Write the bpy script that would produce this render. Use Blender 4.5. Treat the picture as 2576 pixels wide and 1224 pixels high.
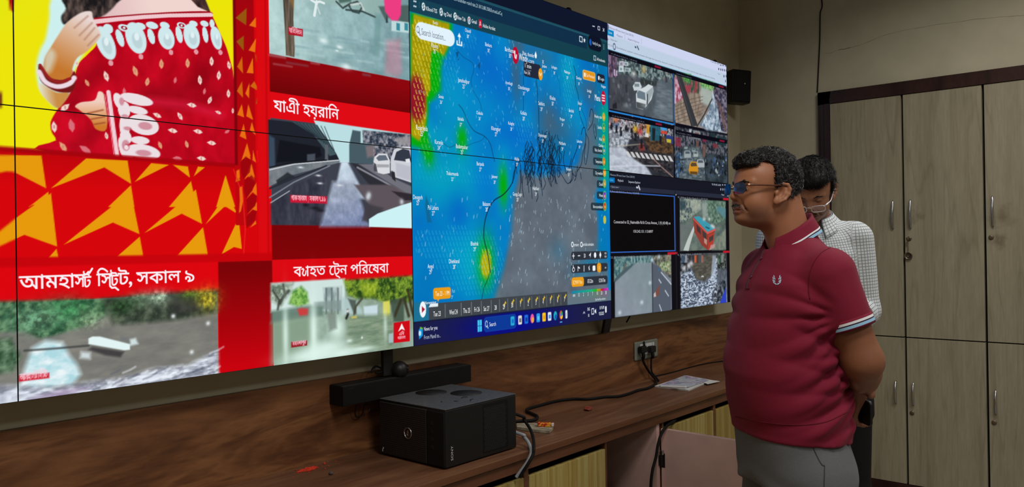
import bpy, bmesh, math, random
import numpy as np
from mathutils import Vector, Matrix
from mathutils.bvhtree import BVHTree

sc = bpy.context.scene
COL = sc.collection
for _o in list(bpy.data.objects):
    bpy.data.objects.remove(_o)

# ------------------------------------------------------------------ camera, world, lights, exposure
W, H = 2576, 1224
YAW, PITCH, ROLL = (math.radians(a) for a in (49.0717, 0.1671, -0.8460))
FOC = 2008.95                                   # focal length in pixels of the 2576 wide frame
EYE = np.array([0.0, -2.0723, 1.45])
_f = np.array([math.sin(YAW) * math.cos(PITCH), math.cos(YAW) * math.cos(PITCH), math.sin(PITCH)])
_r = np.array([math.cos(YAW), -math.sin(YAW), 0.0])
_u = np.cross(_r, _f)
_c, _s = math.cos(ROLL), math.sin(ROLL)
_r, _u = _c * _r + _s * _u, -_s * _r + _c * _u
cam_data = bpy.data.cameras.new('camera')
cam_data.sensor_fit = 'HORIZONTAL'
cam_data.sensor_width = 36.0
cam_data.lens = FOC / W * 36.0
cam_data.clip_start = 0.05
cam = bpy.data.objects.new('camera', cam_data)
COL.objects.link(cam)
cam.matrix_world = Matrix(((_r[0], _u[0], -_f[0], EYE[0]), (_r[1], _u[1], -_f[1], EYE[1]),
                           (_r[2], _u[2], -_f[2], EYE[2]), (0, 0, 0, 1)))
sc.camera = cam

sc.view_settings.view_transform = 'Standard'
sc.view_settings.look = 'None'
sc.view_settings.gamma = 1.0
sc.view_settings.use_curve_mapping = False
sc.view_settings.exposure = 0.0
sc.cycles.max_bounces = 6
sc.cycles.use_denoising = True

world = bpy.data.worlds.new('world')
sc.world = world
world.use_nodes = True
world.node_tree.nodes['Background'].inputs['Color'].default_value = (0.9, 0.95, 1.0, 1)
world.node_tree.nodes['Background'].inputs['Strength'].default_value = 0.05

def area_lamp(name, loc, size, power, color=(1, 0.97, 0.92), rot=(0, 0, 0)):
    l = bpy.data.lights.new(name, 'AREA')
    l.shape = 'RECTANGLE'
    l.size, l.size_y = size
    l.energy = power
    l.spread = math.radians(150)               # beam narrowed so less light reaches the upper walls
    l.color = color
    o = bpy.data.objects.new(name, l)
    o.location = loc
    o.rotation_euler = rot
    COL.objects.link(o)
    return o
# the room's ceiling panels (all of them above the picture)
for lx, ly, pw in ((3.5, -1.6, 19), (1.0, -1.9, 25), (3.3, -3.6, 22), (0.9, -3.6, 26), (-1.2, -2.5, 12)):
    area_lamp('ceiling_lamp', (lx, ly, 3.16), (0.6, 0.6), pw)

# ------------------------------------------------------------------ helpers
def ray(px, py):
    return _f + _r * (px - W / 2) / FOC + _u * (H / 2 - py) / FOC
def on_y(px, py, y):
    d = ray(px, py); return EYE + d * (y - EYE[1]) / d[1]
def on_x(px, py, x):
    d = ray(px, py); return EYE + d * (x - EYE[0]) / d[0]
def on_z(px, py, z):
    d = ray(px, py); return EYE + d * (z - EYE[2]) / d[2]
def at_depth(px, py, dep):
    return EYE + ray(px, py) * dep

def lin(c):
    c = np.asarray(c, float) / 255.0
    return np.where(c <= 0.04045, c / 12.92, ((c + 0.055) / 1.055) ** 2.4)
def rgba(c):
    return (*[float(v) for v in lin(c)], 1.0)

def mesh_obj(name, verts, faces, mat=None, parent=None, smooth=False):
    me = bpy.data.meshes.new(name)
    me.from_pydata([tuple(map(float, v)) for v in verts], [], [tuple(map(int, f)) for f in faces])
    me.validate()
    if smooth:
        me.polygons.foreach_set('use_smooth', [True] * len(me.polygons))
    me.update()
    return link(name, me, mat, parent)

def link(name, me, mat=None, parent=None):
    o = bpy.data.objects.new(name, me)
    COL.objects.link(o)
    if mat:
        for m in (mat if isinstance(mat, (list, tuple)) else [mat]):
            me.materials.append(m)
    if parent is not None:
        o.parent = parent
        root = Vector((0, 0, 0)); p = parent
        while p is not None:
            root += p.location; p = p.parent
        o.location = -root                     # meshes keep world coordinates
    return o

def tag(o, label=None, cat=None, group=None, kind=None):
    if label: o['label'] = label
    if cat: o['category'] = cat
    if group: o['group'] = group
    if kind: o['kind'] = kind
    return o

def thing(name, label, cat, loc, group=None):
    o = bpy.data.objects.new(name, None)
    o.empty_display_size = 0.1
    o.location = loc
    COL.objects.link(o)
    return tag(o, label, cat, group)

class MB:
    """collects shapes into one mesh (world coordinates)"""
    def __init__(self):
        self.v = []; self.f = []; self.sm = []; self.mi = []
    def add(self, verts, faces, smooth=False, mi=0):
        n = len(self.v)
        self.v += [tuple(map(float, p)) for p in verts]
        self.f += [tuple(int(i) + n for i in f) for f in faces]
        self.sm += [smooth] * len(faces); self.mi += [mi] * len(faces)
        return self
    def box(self, lo, hi, bevel=0.0, M=None, mi=0, seg=2):
        bm = bmesh.new()
        bmesh.ops.create_cube(bm, size=1.0)
        lo, hi = Vector(lo), Vector(hi)
        for v in bm.verts:
            v.co = Vector([(lo[i] + hi[i]) / 2 + v.co[i] * (hi[i] - lo[i]) for i in range(3)])
        if bevel:
            bmesh.ops.bevel(bm, geom=list(bm.edges), offset=bevel, segments=seg, profile=0.5, affect='EDGES')
        if M is not None:
            bmesh.ops.transform(bm, matrix=M, verts=bm.verts)
        bm.verts.index_update()
        self.add([v.co for v in bm.verts], [[v.index for v in f.verts] for f in bm.faces], False, mi)
        bm.free()
        return self
    def tube(self, pts, r, seg=8, mi=0, cap=True):
        pts = [Vector(p) for p in pts]
        rr = r if isinstance(r, (list, tuple)) else [r] * len(pts)
        rings = []; up = None
        for i, p in enumerate(pts):
            t = (pts[min(i + 1, len(pts) - 1)] - pts[max(i - 1, 0)]).normalized()
            if up is None:
                up = t.orthogonal().normalized()
            up = (up - t * up.dot(t))
            up = up.normalized() if up.length > 1e-6 else t.orthogonal().normalized()
            b = t.cross(up)
            rings.append([p + (up * math.cos(a) + b * math.sin(a)) * rr[i] for a in [2 * math.pi * k / seg for k in range(seg)]])
        V = [q for ring in rings for q in ring]
        F = [(i * seg + k, i * seg + (k + 1) % seg, (i + 1) * seg + (k + 1) % seg, (i + 1) * seg + k)
             for i in range(len(pts) - 1) for k in range(seg)]
        if cap:
            F.append(tuple(range(seg))[::-1]); F.append(tuple((len(pts) - 1) * seg + k for k in range(seg)))
        return self.add(V, F, True, mi)
    def lathe(self, prof, origin, axis, seg=24, mi=0, smooth=True):
        """prof: (radius, distance along the axis) pairs"""
        a = Vector(axis).normalized(); u = a.orthogonal().normalized(); w = a.cross(u); o = Vector(origin)
        V = []; F = []
        for (rad, h) in prof:
            for k in range(seg):
                t = 2 * math.pi * k / seg
                V.append(o + a * h + (u * math.cos(t) + w * math.sin(t)) * max(rad, 1e-5))
        n = len(prof)
        for i in range(n - 1):
            for k in range(seg):
                F.append((i * seg + k, i * seg + (k + 1) % seg, (i + 1) * seg + (k + 1) % seg, (i + 1) * seg + k))
        F.append(tuple(range(seg))[::-1]); F.append(tuple((n - 1) * seg + k for k in range(seg)))
        return self.add(V, F, smooth, mi)
    def prism(self, poly, d, mi=0):
        """poly: 3-D points of a planar outline, pushed along d"""
        n = len(poly); d = Vector(d)
        V = [Vector(p) for p in poly] + [Vector(p) + d for p in poly]
        F = [tuple(range(n)), tuple(range(2 * n - 1, n - 1, -1))] + [(i, i + n, (i + 1) % n + n, (i + 1) % n) for i in range(n)]
        return self.add(V, F, False, mi)
    def build(self, name, mat=None, parent=None, fix=True):
        me = bpy.data.meshes.new(name)
        me.from_pydata(self.v, [], self.f)
        me.polygons.foreach_set('use_smooth', self.sm)
        me.polygons.foreach_set('material_index', self.mi)
        if fix:
            bm = bmesh.new(); bm.from_mesh(me)
            bmesh.ops.recalc_face_normals(bm, faces=bm.faces)
            bm.to_mesh(me); bm.free()
        me.update()
        return link(name, me, mat, parent)

def spline(pts, n=8):
    """Catmull-Rom through the points"""
    P = [np.asarray(p, float) for p in pts]
    P = [2 * P[0] - P[1]] + P + [2 * P[-1] - P[-2]]
    out = []
    for i in range(1, len(P) - 2):
        for k in range(n):
            t = k / n
            out.append(0.5 * ((2 * P[i]) + (-P[i - 1] + P[i + 1]) * t + (2 * P[i - 1] - 5 * P[i] + 4 * P[i + 1] - P[i + 2]) * t * t
                              + (-P[i - 1] + 3 * P[i] - 3 * P[i + 1] + P[i + 2]) * t ** 3))
    out.append(P[-2])
    return out

# ------------------------------------------------------------------ materials
class Nodes:
    def __init__(self, name):
        self.m = bpy.data.materials.new(name); self.m.use_nodes = True
        self.t = self.m.node_tree; self.b = self.t.nodes['Principled BSDF']
    def n(self, typ, **kw):
        x = self.t.nodes.new(typ)
        for k, v in kw.items():
            if k.startswith('i_'):
                x.inputs[k[2:].replace('_', ' ')].default_value = v
            else:
                setattr(x, k, v)
        return x
    def l(self, a, b): self.t.links.new(a, b)
    def ramp(self, fac, stops):
        r = self.n('ShaderNodeValToRGB'); e = r.color_ramp.elements
        while len(e) < len(stops): e.new(0.5)
        for el, (p, c) in zip(e, stops):
            el.position = p; el.color = rgba(c)
        self.l(fac, r.inputs['Fac']); return r.outputs['Color']
    def coords(self, scale=(1, 1, 1), rot=(0, 0, 0), kind='Object'):
        tc = self.n('ShaderNodeTexCoord'); mp = self.n('ShaderNodeMapping')
        mp.inputs['Scale'].default_value = scale; mp.inputs['Rotation'].default_value = rot
        self.l(tc.outputs[kind], mp.inputs['Vector']); return mp.outputs['Vector']
    def noise(self, vec, scale, detail=4, rough=0.55, dist=0.0):
        x = self.n('ShaderNodeTexNoise'); self.l(vec, x.inputs['Vector'])
        x.inputs['Scale'].default_value = scale; x.inputs['Detail'].default_value = detail
        x.inputs['Roughness'].default_value = rough; x.inputs['Distortion'].default_value = dist
        return x.outputs['Fac']
    def mix(self, fac, a, b, mode='MIX'):
        x = self.n('ShaderNodeMix', data_type='RGBA', blend_type=mode)
        for s, v in ((0, fac), (6, a), (7, b)):
            if hasattr(v, 'links'): self.l(v, x.inputs[s])
            elif s == 0: x.inputs[0].default_value = v
            else: x.inputs[s].default_value = rgba(v)
        return x.outputs[2]
    def math(self, op, a, b=0.0, clamp=False):
        x = self.n('ShaderNodeMath', operation=op, use_clamp=clamp)
        for i, v in enumerate((a, b)):
            if hasattr(v, 'links'): self.l(v, x.inputs[i])
            else: x.inputs[i].default_value = v
        return x.outputs[0]
    def bump(self, height, strength=0.2, dist=0.01):
        x = self.n('ShaderNodeBump'); x.inputs['Strength'].default_value = strength; x.inputs['Distance'].default_value = dist
        self.l(height, x.inputs['Height']); self.l(x.outputs['Normal'], self.b.inputs['Normal'])
    def base(self, c):
        if hasattr(c, 'links'): self.l(c, self.b.inputs['Base Color'])
        else: self.b.inputs['Base Color'].default_value = rgba(c)
    def set(self, rough=0.5, spec=0.5, metal=0.0, coat=0.0):
        self.b.inputs['Roughness'].default_value = rough
        self.b.inputs['Specular IOR Level'].default_value = spec
        self.b.inputs['Metallic'].default_value = metal
        self.b.inputs['Coat Weight'].default_value = coat
        return self.m

def plain(name, c, rough=0.5, spec=0.5, metal=0.0, var=0.06, scale=30.0, bump=0.0):
    """a plain colour with a little procedural variation"""
    k = Nodes(name); v = k.coords()
    nz = k.noise(v, scale)
    c = np.asarray(c, float)
    k.base(k.ramp(nz, [(0.3, np.clip(c * (1 - var), 0, 255)), (0.7, np.clip(c * (1 + var), 0, 255))]))
    if bump: k.bump(nz, bump, 0.002)
    return k.set(rough, spec, metal)

def wood(name, dark, mid, light, axis='X', stretch=9.0, scale=3.0, rough=0.4, figure=2.2, streak=0.35, spec=0.4):
    k = Nodes(name)
    s = {'X': (1 / stretch, 1, 1), 'Y': (1, 1 / stretch, 1), 'Z': (1, 1, 1 / stretch)}[axis]
    v = k.coords(s)
    big = k.noise(v, scale * 1.4, 3, 0.6, figure)
    fine = k.noise(v, scale * 22, 4, 0.7, 0.4)
    col = k.ramp(big, [(0.28, dark), (0.45, mid), (0.58, light), (0.66, mid), (0.8, dark)])
    fcol = k.ramp(fine, [(0.25, np.asarray(dark) * 0.8), (0.75, light)])
    k.base(k.mix(streak, col, fcol))
    k.bump(fine, 0.06, 0.002)
    return k.set(rough, spec)

M_wall = plain('cream_wall_paint', (188, 181, 157), 0.85, 0.2, var=0.03, scale=6, bump=0.03)
M_floor = plain('floor_tile', (120, 112, 104), 0.35, 0.5, var=0.08, scale=4)
M_ceiling = plain('ceiling_paint', (205, 203, 196), 0.9, 0.1, var=0.02, scale=5)
M_back = wood('walnut_laminate', (50, 28, 18), (104, 64, 40), (146, 98, 62), 'X', 6.0, 3.0, 0.42, 3.0, 0.32)
M_top = wood('worktop_laminate', (74, 47, 34), (106, 70, 50), (132, 92, 66), 'X', 7.0, 3.2, 0.38, 1.8, 0.35)
M_edge = wood('worktop_edge', (80, 48, 32), (106, 66, 44), (124, 82, 54), 'X', 10.0, 4.0, 0.4, 1.0, 0.3)
M_frame = wood('dark_polished_frame', (30, 14, 14), (46, 24, 23), (60, 34, 30), 'Z', 10.0, 5.0, 0.35, 0.8, 0.3)
M_zebra = wood('striped_laminate', (112, 80, 28), (164, 134, 62), (188, 176, 112), 'Z', 60.0, 16.0, 0.45, 0.2, 0.4)
M_pink = plain('pink_laminate', (208, 172, 163), 0.55, 0.3, var=0.04, scale=8)
M_black = plain('black_plastic', (20, 19, 20), 0.5, 0.4, var=0.1)
M_matte = plain('matte_black', (13, 12, 13), 0.7, 0.25, var=0.1)
M_steel = plain('black_steel', (26, 24, 25), 0.45, 0.4, var=0.1)
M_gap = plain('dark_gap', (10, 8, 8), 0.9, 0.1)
M_chrome = plain('brushed_chrome', (190, 190, 194), 0.25, 0.5, 1.0, var=0.05)
M_brass = plain('aged_brass', (118, 104, 84), 0.4, 0.5, 0.8, var=0.15)
M_white = plain('white_plastic', (205, 206, 208), 0.4, 0.4, var=0.02)
M_greyplate = plain('grey_plate', (122, 126, 116), 0.45, 0.4, var=0.03)
M_greycable = plain('grey_cable', (150, 152, 158), 0.45, 0.4, var=0.03)
# ------------------------------------------------------------------ the video wall: pictures on eight LCD panels
PW, PH = 1.22, 0.6825                      # panel pitch
VX0, VZM = 0.6428, 1.7898                  # first full seam, middle seam
VZB, VZT = VZM - PH, VZM + PH
BEZ = 0.0013

def P(px, py):
    q = on_y(px, py, 0.0); return (q[0], q[2])
def crop(x0, y0, s):
    def K(*a):
        if len(a) == 2 and not isinstance(a[0], (tuple, list)):
            return P(x0 + a[0] / s, y0 + a[1] / s)
        return [P(x0 + p[0] / s, y0 + p[1] / s) for p in a]
    return K
C1 = crop(0, 0, 2.3531); C2 = crop(0, 500, 2.1109); C3 = crop(560, 0, 2.448); C4 = crop(640, 480, 2.55)
C5 = crop(1030, 0, 2.6608); C6 = crop(1030, 420, 2.6608); C7 = crop(1510, 40, 3.06); C8 = crop(1510, 420, 3.06)
Z1 = crop(1030, 0, 5.1); Z2 = crop(1280, 20, 5.1); Z3 = crop(1280, 240, 5.1); Z4 = crop(1280, 560, 5.1)
Z5 = crop(1030, 680, 6.119); Z6 = crop(1520, 50, 8.161); Z7 = crop(1680, 120, 7.2); Z8 = crop(560, 380, 4.371)
PX = crop(0, 0, 1.0)

class Lattice:
    """value noise with a fixed seed"""
    def __init__(self, seed):
        self.g = np.random.RandomState(seed).rand(64, 64).astype(np.float32)
    def __call__(self, x, z):
        xi = np.floor(x).astype(int); zi = np.floor(z).astype(int)
        fx = x - xi; fz = z - zi
        fx = fx * fx * (3 - 2 * fx); fz = fz * fz * (3 - 2 * fz)
        g = self.g
        a = g[zi % 64, xi % 64]; b = g[zi % 64, (xi + 1) % 64]; c = g[(zi + 1) % 64, xi % 64]; d = g[(zi + 1) % 64, (xi + 1) % 64]
        return (a * (1 - fx) + b * fx) * (1 - fz) + (c * (1 - fx) + d * fx) * fz
_LAT = [Lattice(i) for i in range(12)]
def fbm(X, Z, sx, sz=None, oct=4, seed=0):
    sz = sx if sz is None else sz
    out = 0; amp = 0.5; tot = 0
    for o in range(oct):
        out = out + amp * _LAT[(seed + o) % 12](X * sx * 2 ** o + 17.3 * o, Z * sz * 2 ** o + 5.1 * o)
        tot += amp; amp *= 0.55
    return out / tot

def rounded(pts, n=4):
    q = [np.asarray(v, float) for v in pts]; m = len(q); out = []
    for i in range(m):
        a, b, c, d = q[i - 1], q[i], q[(i + 1) % m], q[(i + 2) % m]
        for k in range(n):
            t = k / n
            out.append(0.5 * (2 * b + (c - a) * t + (2 * a - 5 * b + 4 * c - d) * t * t + (3 * b - a - 3 * c + d) * t ** 3))
    return out

class Canvas:
    def __init__(self, x0, x1, z0, z1, sx, sz, y=0.0):
        nx = max(2, int(round((x1 - x0) / sx)) + 1); nz = max(2, int(round((z1 - z0) / sz)) + 1)
        self.x = np.linspace(x0, x1, nx); self.z = np.linspace(z0, z1, nz); self.y = y
        self.sx = self.x[1] - self.x[0]; self.sz = self.z[1] - self.z[0]
        self.C = np.zeros((nz, nx, 3), np.float32)
        self.A = np.ones((nz, nx), np.float32) if y == 0 else None
    def win(self, x0, x1, z0, z1):
        i0 = max(0, int(np.searchsorted(self.x, x0)) - 1); i1 = min(len(self.x), int(np.searchsorted(self.x, x1)) + 1)
        j0 = max(0, int(np.searchsorted(self.z, z0)) - 1); j1 = min(len(self.z), int(np.searchsorted(self.z, z1)) + 1)
        if i1 <= i0 or j1 <= j0: return None
        return slice(j0, j1), slice(i0, i1)
    def blend(self, w, alpha, color):
        js, is_ = w
        X, Z = np.meshgrid(self.x[is_], self.z[js])
        c = color(X, Z) if callable(color) else np.asarray(color, np.float32)[None, None, :]
        a = np.clip(alpha, 0, 1)[..., None]
        self.C[js, is_] = self.C[js, is_] * (1 - a) + c * a

class Picture:
    """draws once on every canvas the picture spans"""
    def __init__(self, canvases): self.cv = canvases
    def _each(self, x0, x1, z0, z1, fn, color, a):
        for c in self.cv:
            w = c.win(x0, x1, z0, z1)
            if w is None: continue
            X, Z = np.meshgrid(c.x[w[1]], c.z[w[0]])
            al = fn(X, Z, c) * (a(X, Z) if callable(a) else a)
            c.blend(w, al, color)
    def fill(self, color, a=1.0):
        self._each(-9, 9, -9, 9, lambda X, Z, c: np.ones_like(X), color, a)
    def rect(self, x0, x1, z0, z1, color, a=1.0, soft=0.0):
        def fn(X, Z, c):
            s = max(soft, 0.6 * c.sx); t = max(soft, 0.6 * c.sz)
            return np.clip((X - x0) / s + .5, 0, 1) * np.clip((x1 - X) / s + .5, 0, 1) * np.clip((Z - z0) / t + .5, 0, 1) * np.clip((z1 - Z) / t + .5, 0, 1)
        self._each(x0 - soft, x1 + soft, z0 - soft, z1 + soft, fn, color, a)
    def poly(self, pts, color, a=1.0, soft=0.0, grow=0.0, curve=0):
        soft *= .6
        if curve: pts = rounded(pts, curve)
        p = np.asarray(pts, float); q = np.roll(p, -1, 0)
        def fn(X, Z, c):
            ins = np.zeros(X.shape, bool); d2 = np.full(X.shape, 1e9)
            for (x0, z0), (x1, z1) in zip(p, q):
                if z0 != z1:
                    cr = (Z < z0) != (Z < z1)
                    xi = x0 + (Z - z0) / (z1 - z0) * (x1 - x0)
                    ins ^= cr & (X < xi)
                dx, dz = x1 - x0, z1 - z0; L = dx * dx + dz * dz + 1e-12
                t = np.clip(((X - x0) * dx + (Z - z0) * dz) / L, 0, 1)
                d2 = np.minimum(d2, (X - x0 - t * dx) ** 2 + (Z - z0 - t * dz) ** 2)
            d = np.where(ins, 1, -1) * np.sqrt(d2) + grow
            s = max(soft, 0.5 * max(c.sx, c.sz))
            return np.clip(d / (2 * s) + .5, 0, 1)
        m = soft + grow + 0.004
        self._each(p[:, 0].min() - m, p[:, 0].max() + m, p[:, 1].min() - m, p[:, 1].max() + m, fn, color, a)
    def line(self, pts, w, color, a=1.0, soft=0.0):
        p = np.asarray(pts, float)
        def fn(X, Z, c):
            d2 = np.full(X.shape, 1e9)
            for (x0, z0), (x1, z1) in zip(p[:-1], p[1:]):
                dx, dz = x1 - x0, z1 - z0; L = dx * dx + dz * dz + 1e-12
                t = np.clip(((X - x0) * dx + (Z - z0) * dz) / L, 0, 1)
                d2 = np.minimum(d2, (X - x0 - t * dx) ** 2 + (Z - z0 - t * dz) ** 2)
            s = max(soft, 0.5 * max(c.sx, c.sz))
            return np.clip((w / 2 - np.sqrt(d2)) / (2 * s) + .5, 0, 1)
        m = w + soft + 0.004
        self._each(p[:, 0].min() - m, p[:, 0].max() + m, p[:, 1].min() - m, p[:, 1].max() + m, fn, color, a)
    def ell(self, cx, cz, rx, rz, color, a=1.0, soft=0.0, rot=0.0):
        co, si = math.cos(rot), math.sin(rot)
        def fn(X, Z, c):
            u = (X - cx) * co + (Z - cz) * si; v = -(X - cx) * si + (Z - cz) * co
            k = np.sqrt((u / rx) ** 2 + (v / rz) ** 2)
            s = max(soft, 0.6 * max(c.sx, c.sz)) / min(rx, rz)
            return np.clip((1 - k) / s + .5, 0, 1)
        m = max(rx, rz) + soft + 0.004
        self._each(cx - m, cx + m, cz - m, cz + m, fn, color, a)
    def glow(self, cx, cz, rx, rz, color, a=1.0):
        def fn(X, Z, c): return np.exp(-((X - cx) / rx) ** 2 - ((Z - cz) / rz) ** 2)
        self._each(cx - 3 * rx, cx + 3 * rx, cz - 3 * rz, cz + 3 * rz, fn, color, a)
    def rrect(self, x0, x1, z0, z1, r, color, a=1.0):
        def fn(X, Z, c):
            qx = np.abs(X - (x0 + x1) / 2) - (x1 - x0) / 2 + r; qz = np.abs(Z - (z0 + z1) / 2) - (z1 - z0) / 2 + r
            d = np.hypot(np.maximum(qx, 0), np.maximum(qz, 0)) + np.minimum(np.maximum(qx, qz), 0) - r
            return np.clip(-d / max(c.sx, c.sz) + .5, 0, 1)
        self._each(x0, x1, z0, z1, fn, color, a)
    def rr(self, A, B, r, color, a=1.0):     # rounded box between two opposite corners
        self.rrect(min(A[0], B[0]), max(A[0], B[0]), min(A[1], B[1]), max(A[1], B[1]), r, color, a)

def tex(c0, c1, sx, sz=None, seed=0, contrast=1.6, oct=4, warp=0.0):
    c0 = np.asarray(c0, np.float32); c1 = np.asarray(c1, np.float32)
    sx = sx * 1.7; sz = sz * 1.7 if sz else None
    def f(X, Z):
        if warp: X = X + warp * (fbm(X, Z, 9, 9, 2, seed + 5) - .5)
        n = np.clip((fbm(X, Z, sx, sz, oct, seed) - .5) * contrast + .5, 0, 1)[..., None]
        return c0 * (1 - n) + c1 * n
    return f
def grad(pa, ca, pb, cb, noise=0.0, ns=40, seed=0):
    ca = np.asarray(ca, np.float32); cb = np.asarray(cb, np.float32)
    dx, dz = pb[0] - pa[0], pb[1] - pa[1]; L = dx * dx + dz * dz
    def f(X, Z):
        t = np.clip(((X - pa[0]) * dx + (Z - pa[1]) * dz) / L, 0, 1)[..., None]
        c = ca * (1 - t) + cb * t
        if noise: c = c + noise * ((fbm(X, Z, ns, ns, 4, seed) - .5) * 2)[..., None]
        return c
    return f

# ---- outlines of letters (each glyph's splines flattened), drawn with the non-zero winding rule
def glyph_outlines(text):
    cu = bpy.data.curves.new('lettering', 'FONT'); cu.body = text; cu.size = 1.0
    ob = bpy.data.objects.new('lettering', cu); COL.objects.link(ob)
    bpy.context.view_layer.update()
    cc = ob.to_curve(bpy.context.evaluated_depsgraph_get())
    loops = []
    for s in cc.splines:
        pts = []
        bp = s.bezier_points
        for i in range(len(bp)):
            a, b = bp[i], bp[(i + 1) % len(bp)]
            p0, p1, p2, p3 = (np.array(v[:2]) for v in (a.co, a.handle_right, b.handle_left, b.co))
            for k in range(5):
                t = k / 5
                pts.append((1 - t) ** 3 * p0 + 3 * t * (1 - t) ** 2 * p1 + 3 * t * t * (1 - t) * p2 + t ** 3 * p3)
        if len(pts) > 2: loops.append(np.array(pts))
    ob.to_curve_clear()
    bpy.data.objects.remove(ob); bpy.data.curves.remove(cu)
    return loops
_glyphs = {}
def glyph(ch):
    if ch not in _glyphs: _glyphs[ch] = glyph_outlines(ch)
    return _glyphs[ch]

class Lettering:
    """composes Bengali words from single letters and pen strokes (in em units, y = 0 on the base line)"""
    def __init__(self): self.loops = []; self.strokes = []; self.x = 0.0
    def g(self, ch, sx=1.0, sy=1.0, dy=0.0, back=0.0, adv=None):
        L = glyph(ch)
        x0 = min(l[:, 0].min() for l in L); x1 = max(l[:, 0].max() for l in L)
        ox = self.x - back
        self.loops.append([np.stack([(l[:, 0] - x0) * sx + ox, l[:, 1] * sy + dy], 1) for l in L])
        self.x = max(self.x, ox + (x1 - x0) * sx) if adv is None else ox + adv
        return self
    def s(self, pts, w=0.07):
        self.strokes.append((np.array([(p[0] + self.x, p[1]) for p in pts]), w)); return self
    def gap(self, d): self.x += d; return self
    def draw(self, pic, x0, x1, zb, em, color, bold=0.0, soft=0.0):
        allp = np.concatenate([l for gl in self.loops for l in gl])
        a0, a1 = allp[:, 0].min(), allp[:, 0].max(); sx = (x1 - x0) / (a1 - a0)
        mp = lambda q: np.stack([x0 + (q[:, 0] - a0) * sx, zb + q[:, 1] * em], 1)
        for gl in self.loops:
            L = [mp(l) for l in gl]; al = np.concatenate(L); m = bold + 0.004
            def fn(X, Z, c):
                wn = np.zeros(X.shape, int); d2 = np.full(X.shape, 1e9)
                for l in L:
                    for (ax, az), (bx, bz) in zip(l, np.roll(l, -1, 0)):
                        cr = (bx - ax) * (Z - az) - (X - ax) * (bz - az)
                        wn += ((az <= Z) & (bz > Z) & (cr > 0)).astype(int) - ((az > Z) & (bz <= Z) & (cr < 0)).astype(int)
                        dx, dz = bx - ax, bz - az; LL = dx * dx + dz * dz + 1e-14
                        t = np.clip(((X - ax) * dx + (Z - az) * dz) / LL, 0, 1)
                        d2 = np.minimum(d2, (X - ax - t * dx) ** 2 + (Z - az - t * dz) ** 2)
                d = np.where(wn != 0, 1, -1) * np.sqrt(d2) + bold
                return np.clip(d / (2 * max(soft, .5 * max(c.sx, c.sz))) + .5, 0, 1)
            pic._each(al[:, 0].min() - m, al[:, 0].max() + m, al[:, 1].min() - m, al[:, 1].max() + m, fn, color, 1.0)
        for pts, w in self.strokes:
            pic.line(mp(pts), w * em + 2 * bold, color, 1.0, soft)

# ---- Latin lettering as flat geometry lying on the panel
_txt = {}
def text_tris(body):
    if body not in _txt:
        cu = bpy.data.curves.new('lettering', 'FONT'); cu.body = body; cu.size = 1.0; cu.resolution_u = 2
        ob = bpy.data.objects.new('lettering', cu); COL.objects.link(ob)
        bpy.context.view_layer.update()
        ev = ob.evaluated_get(bpy.context.evaluated_depsgraph_get())
        me = ev.to_mesh()
        V = np.array([v.co[:2] for v in me.vertices]).reshape(-1, 2)
        F = [tuple(p.vertices) for p in me.polygons]
        ev.to_mesh_clear(); bpy.data.objects.remove(ob); bpy.data.curves.remove(cu)
        _txt[body] = (V, F)
    return _txt[body]
class Text:
    items = []
def put(body, A, x1, h, color, center=False):
    """A: left end of the base line; x1: right end (None: natural width); h: capital height in metres"""
    V, F = text_tris(body)
    if not len(V): return
    w = V[:, 0].max() - V[:, 0].min()
    sz = h / 0.72
    sx = (x1 - A[0]) / w if x1 is not None else sz
    X = A[0] + (V[:, 0] - V[:, 0].min()) * sx - (w * sx / 2 if center else 0)
    Text.items.append((np.stack([X, A[1] + V[:, 1] * sz], 1), F, color))
def label(body, K, cx, cy, h, color=(235, 245, 250), narrow=0.8):
    narrow *= 0.6; h *= 0.9
    V, F = text_tris(body)
    A = K(cx, cy); w = (V[:, 0].max() - V[:, 0].min()) * h / 0.72 * narrow
    put(body, (A[0] - w / 2, A[1] - h / 2), A[0] + w / 2, h, color)
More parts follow.
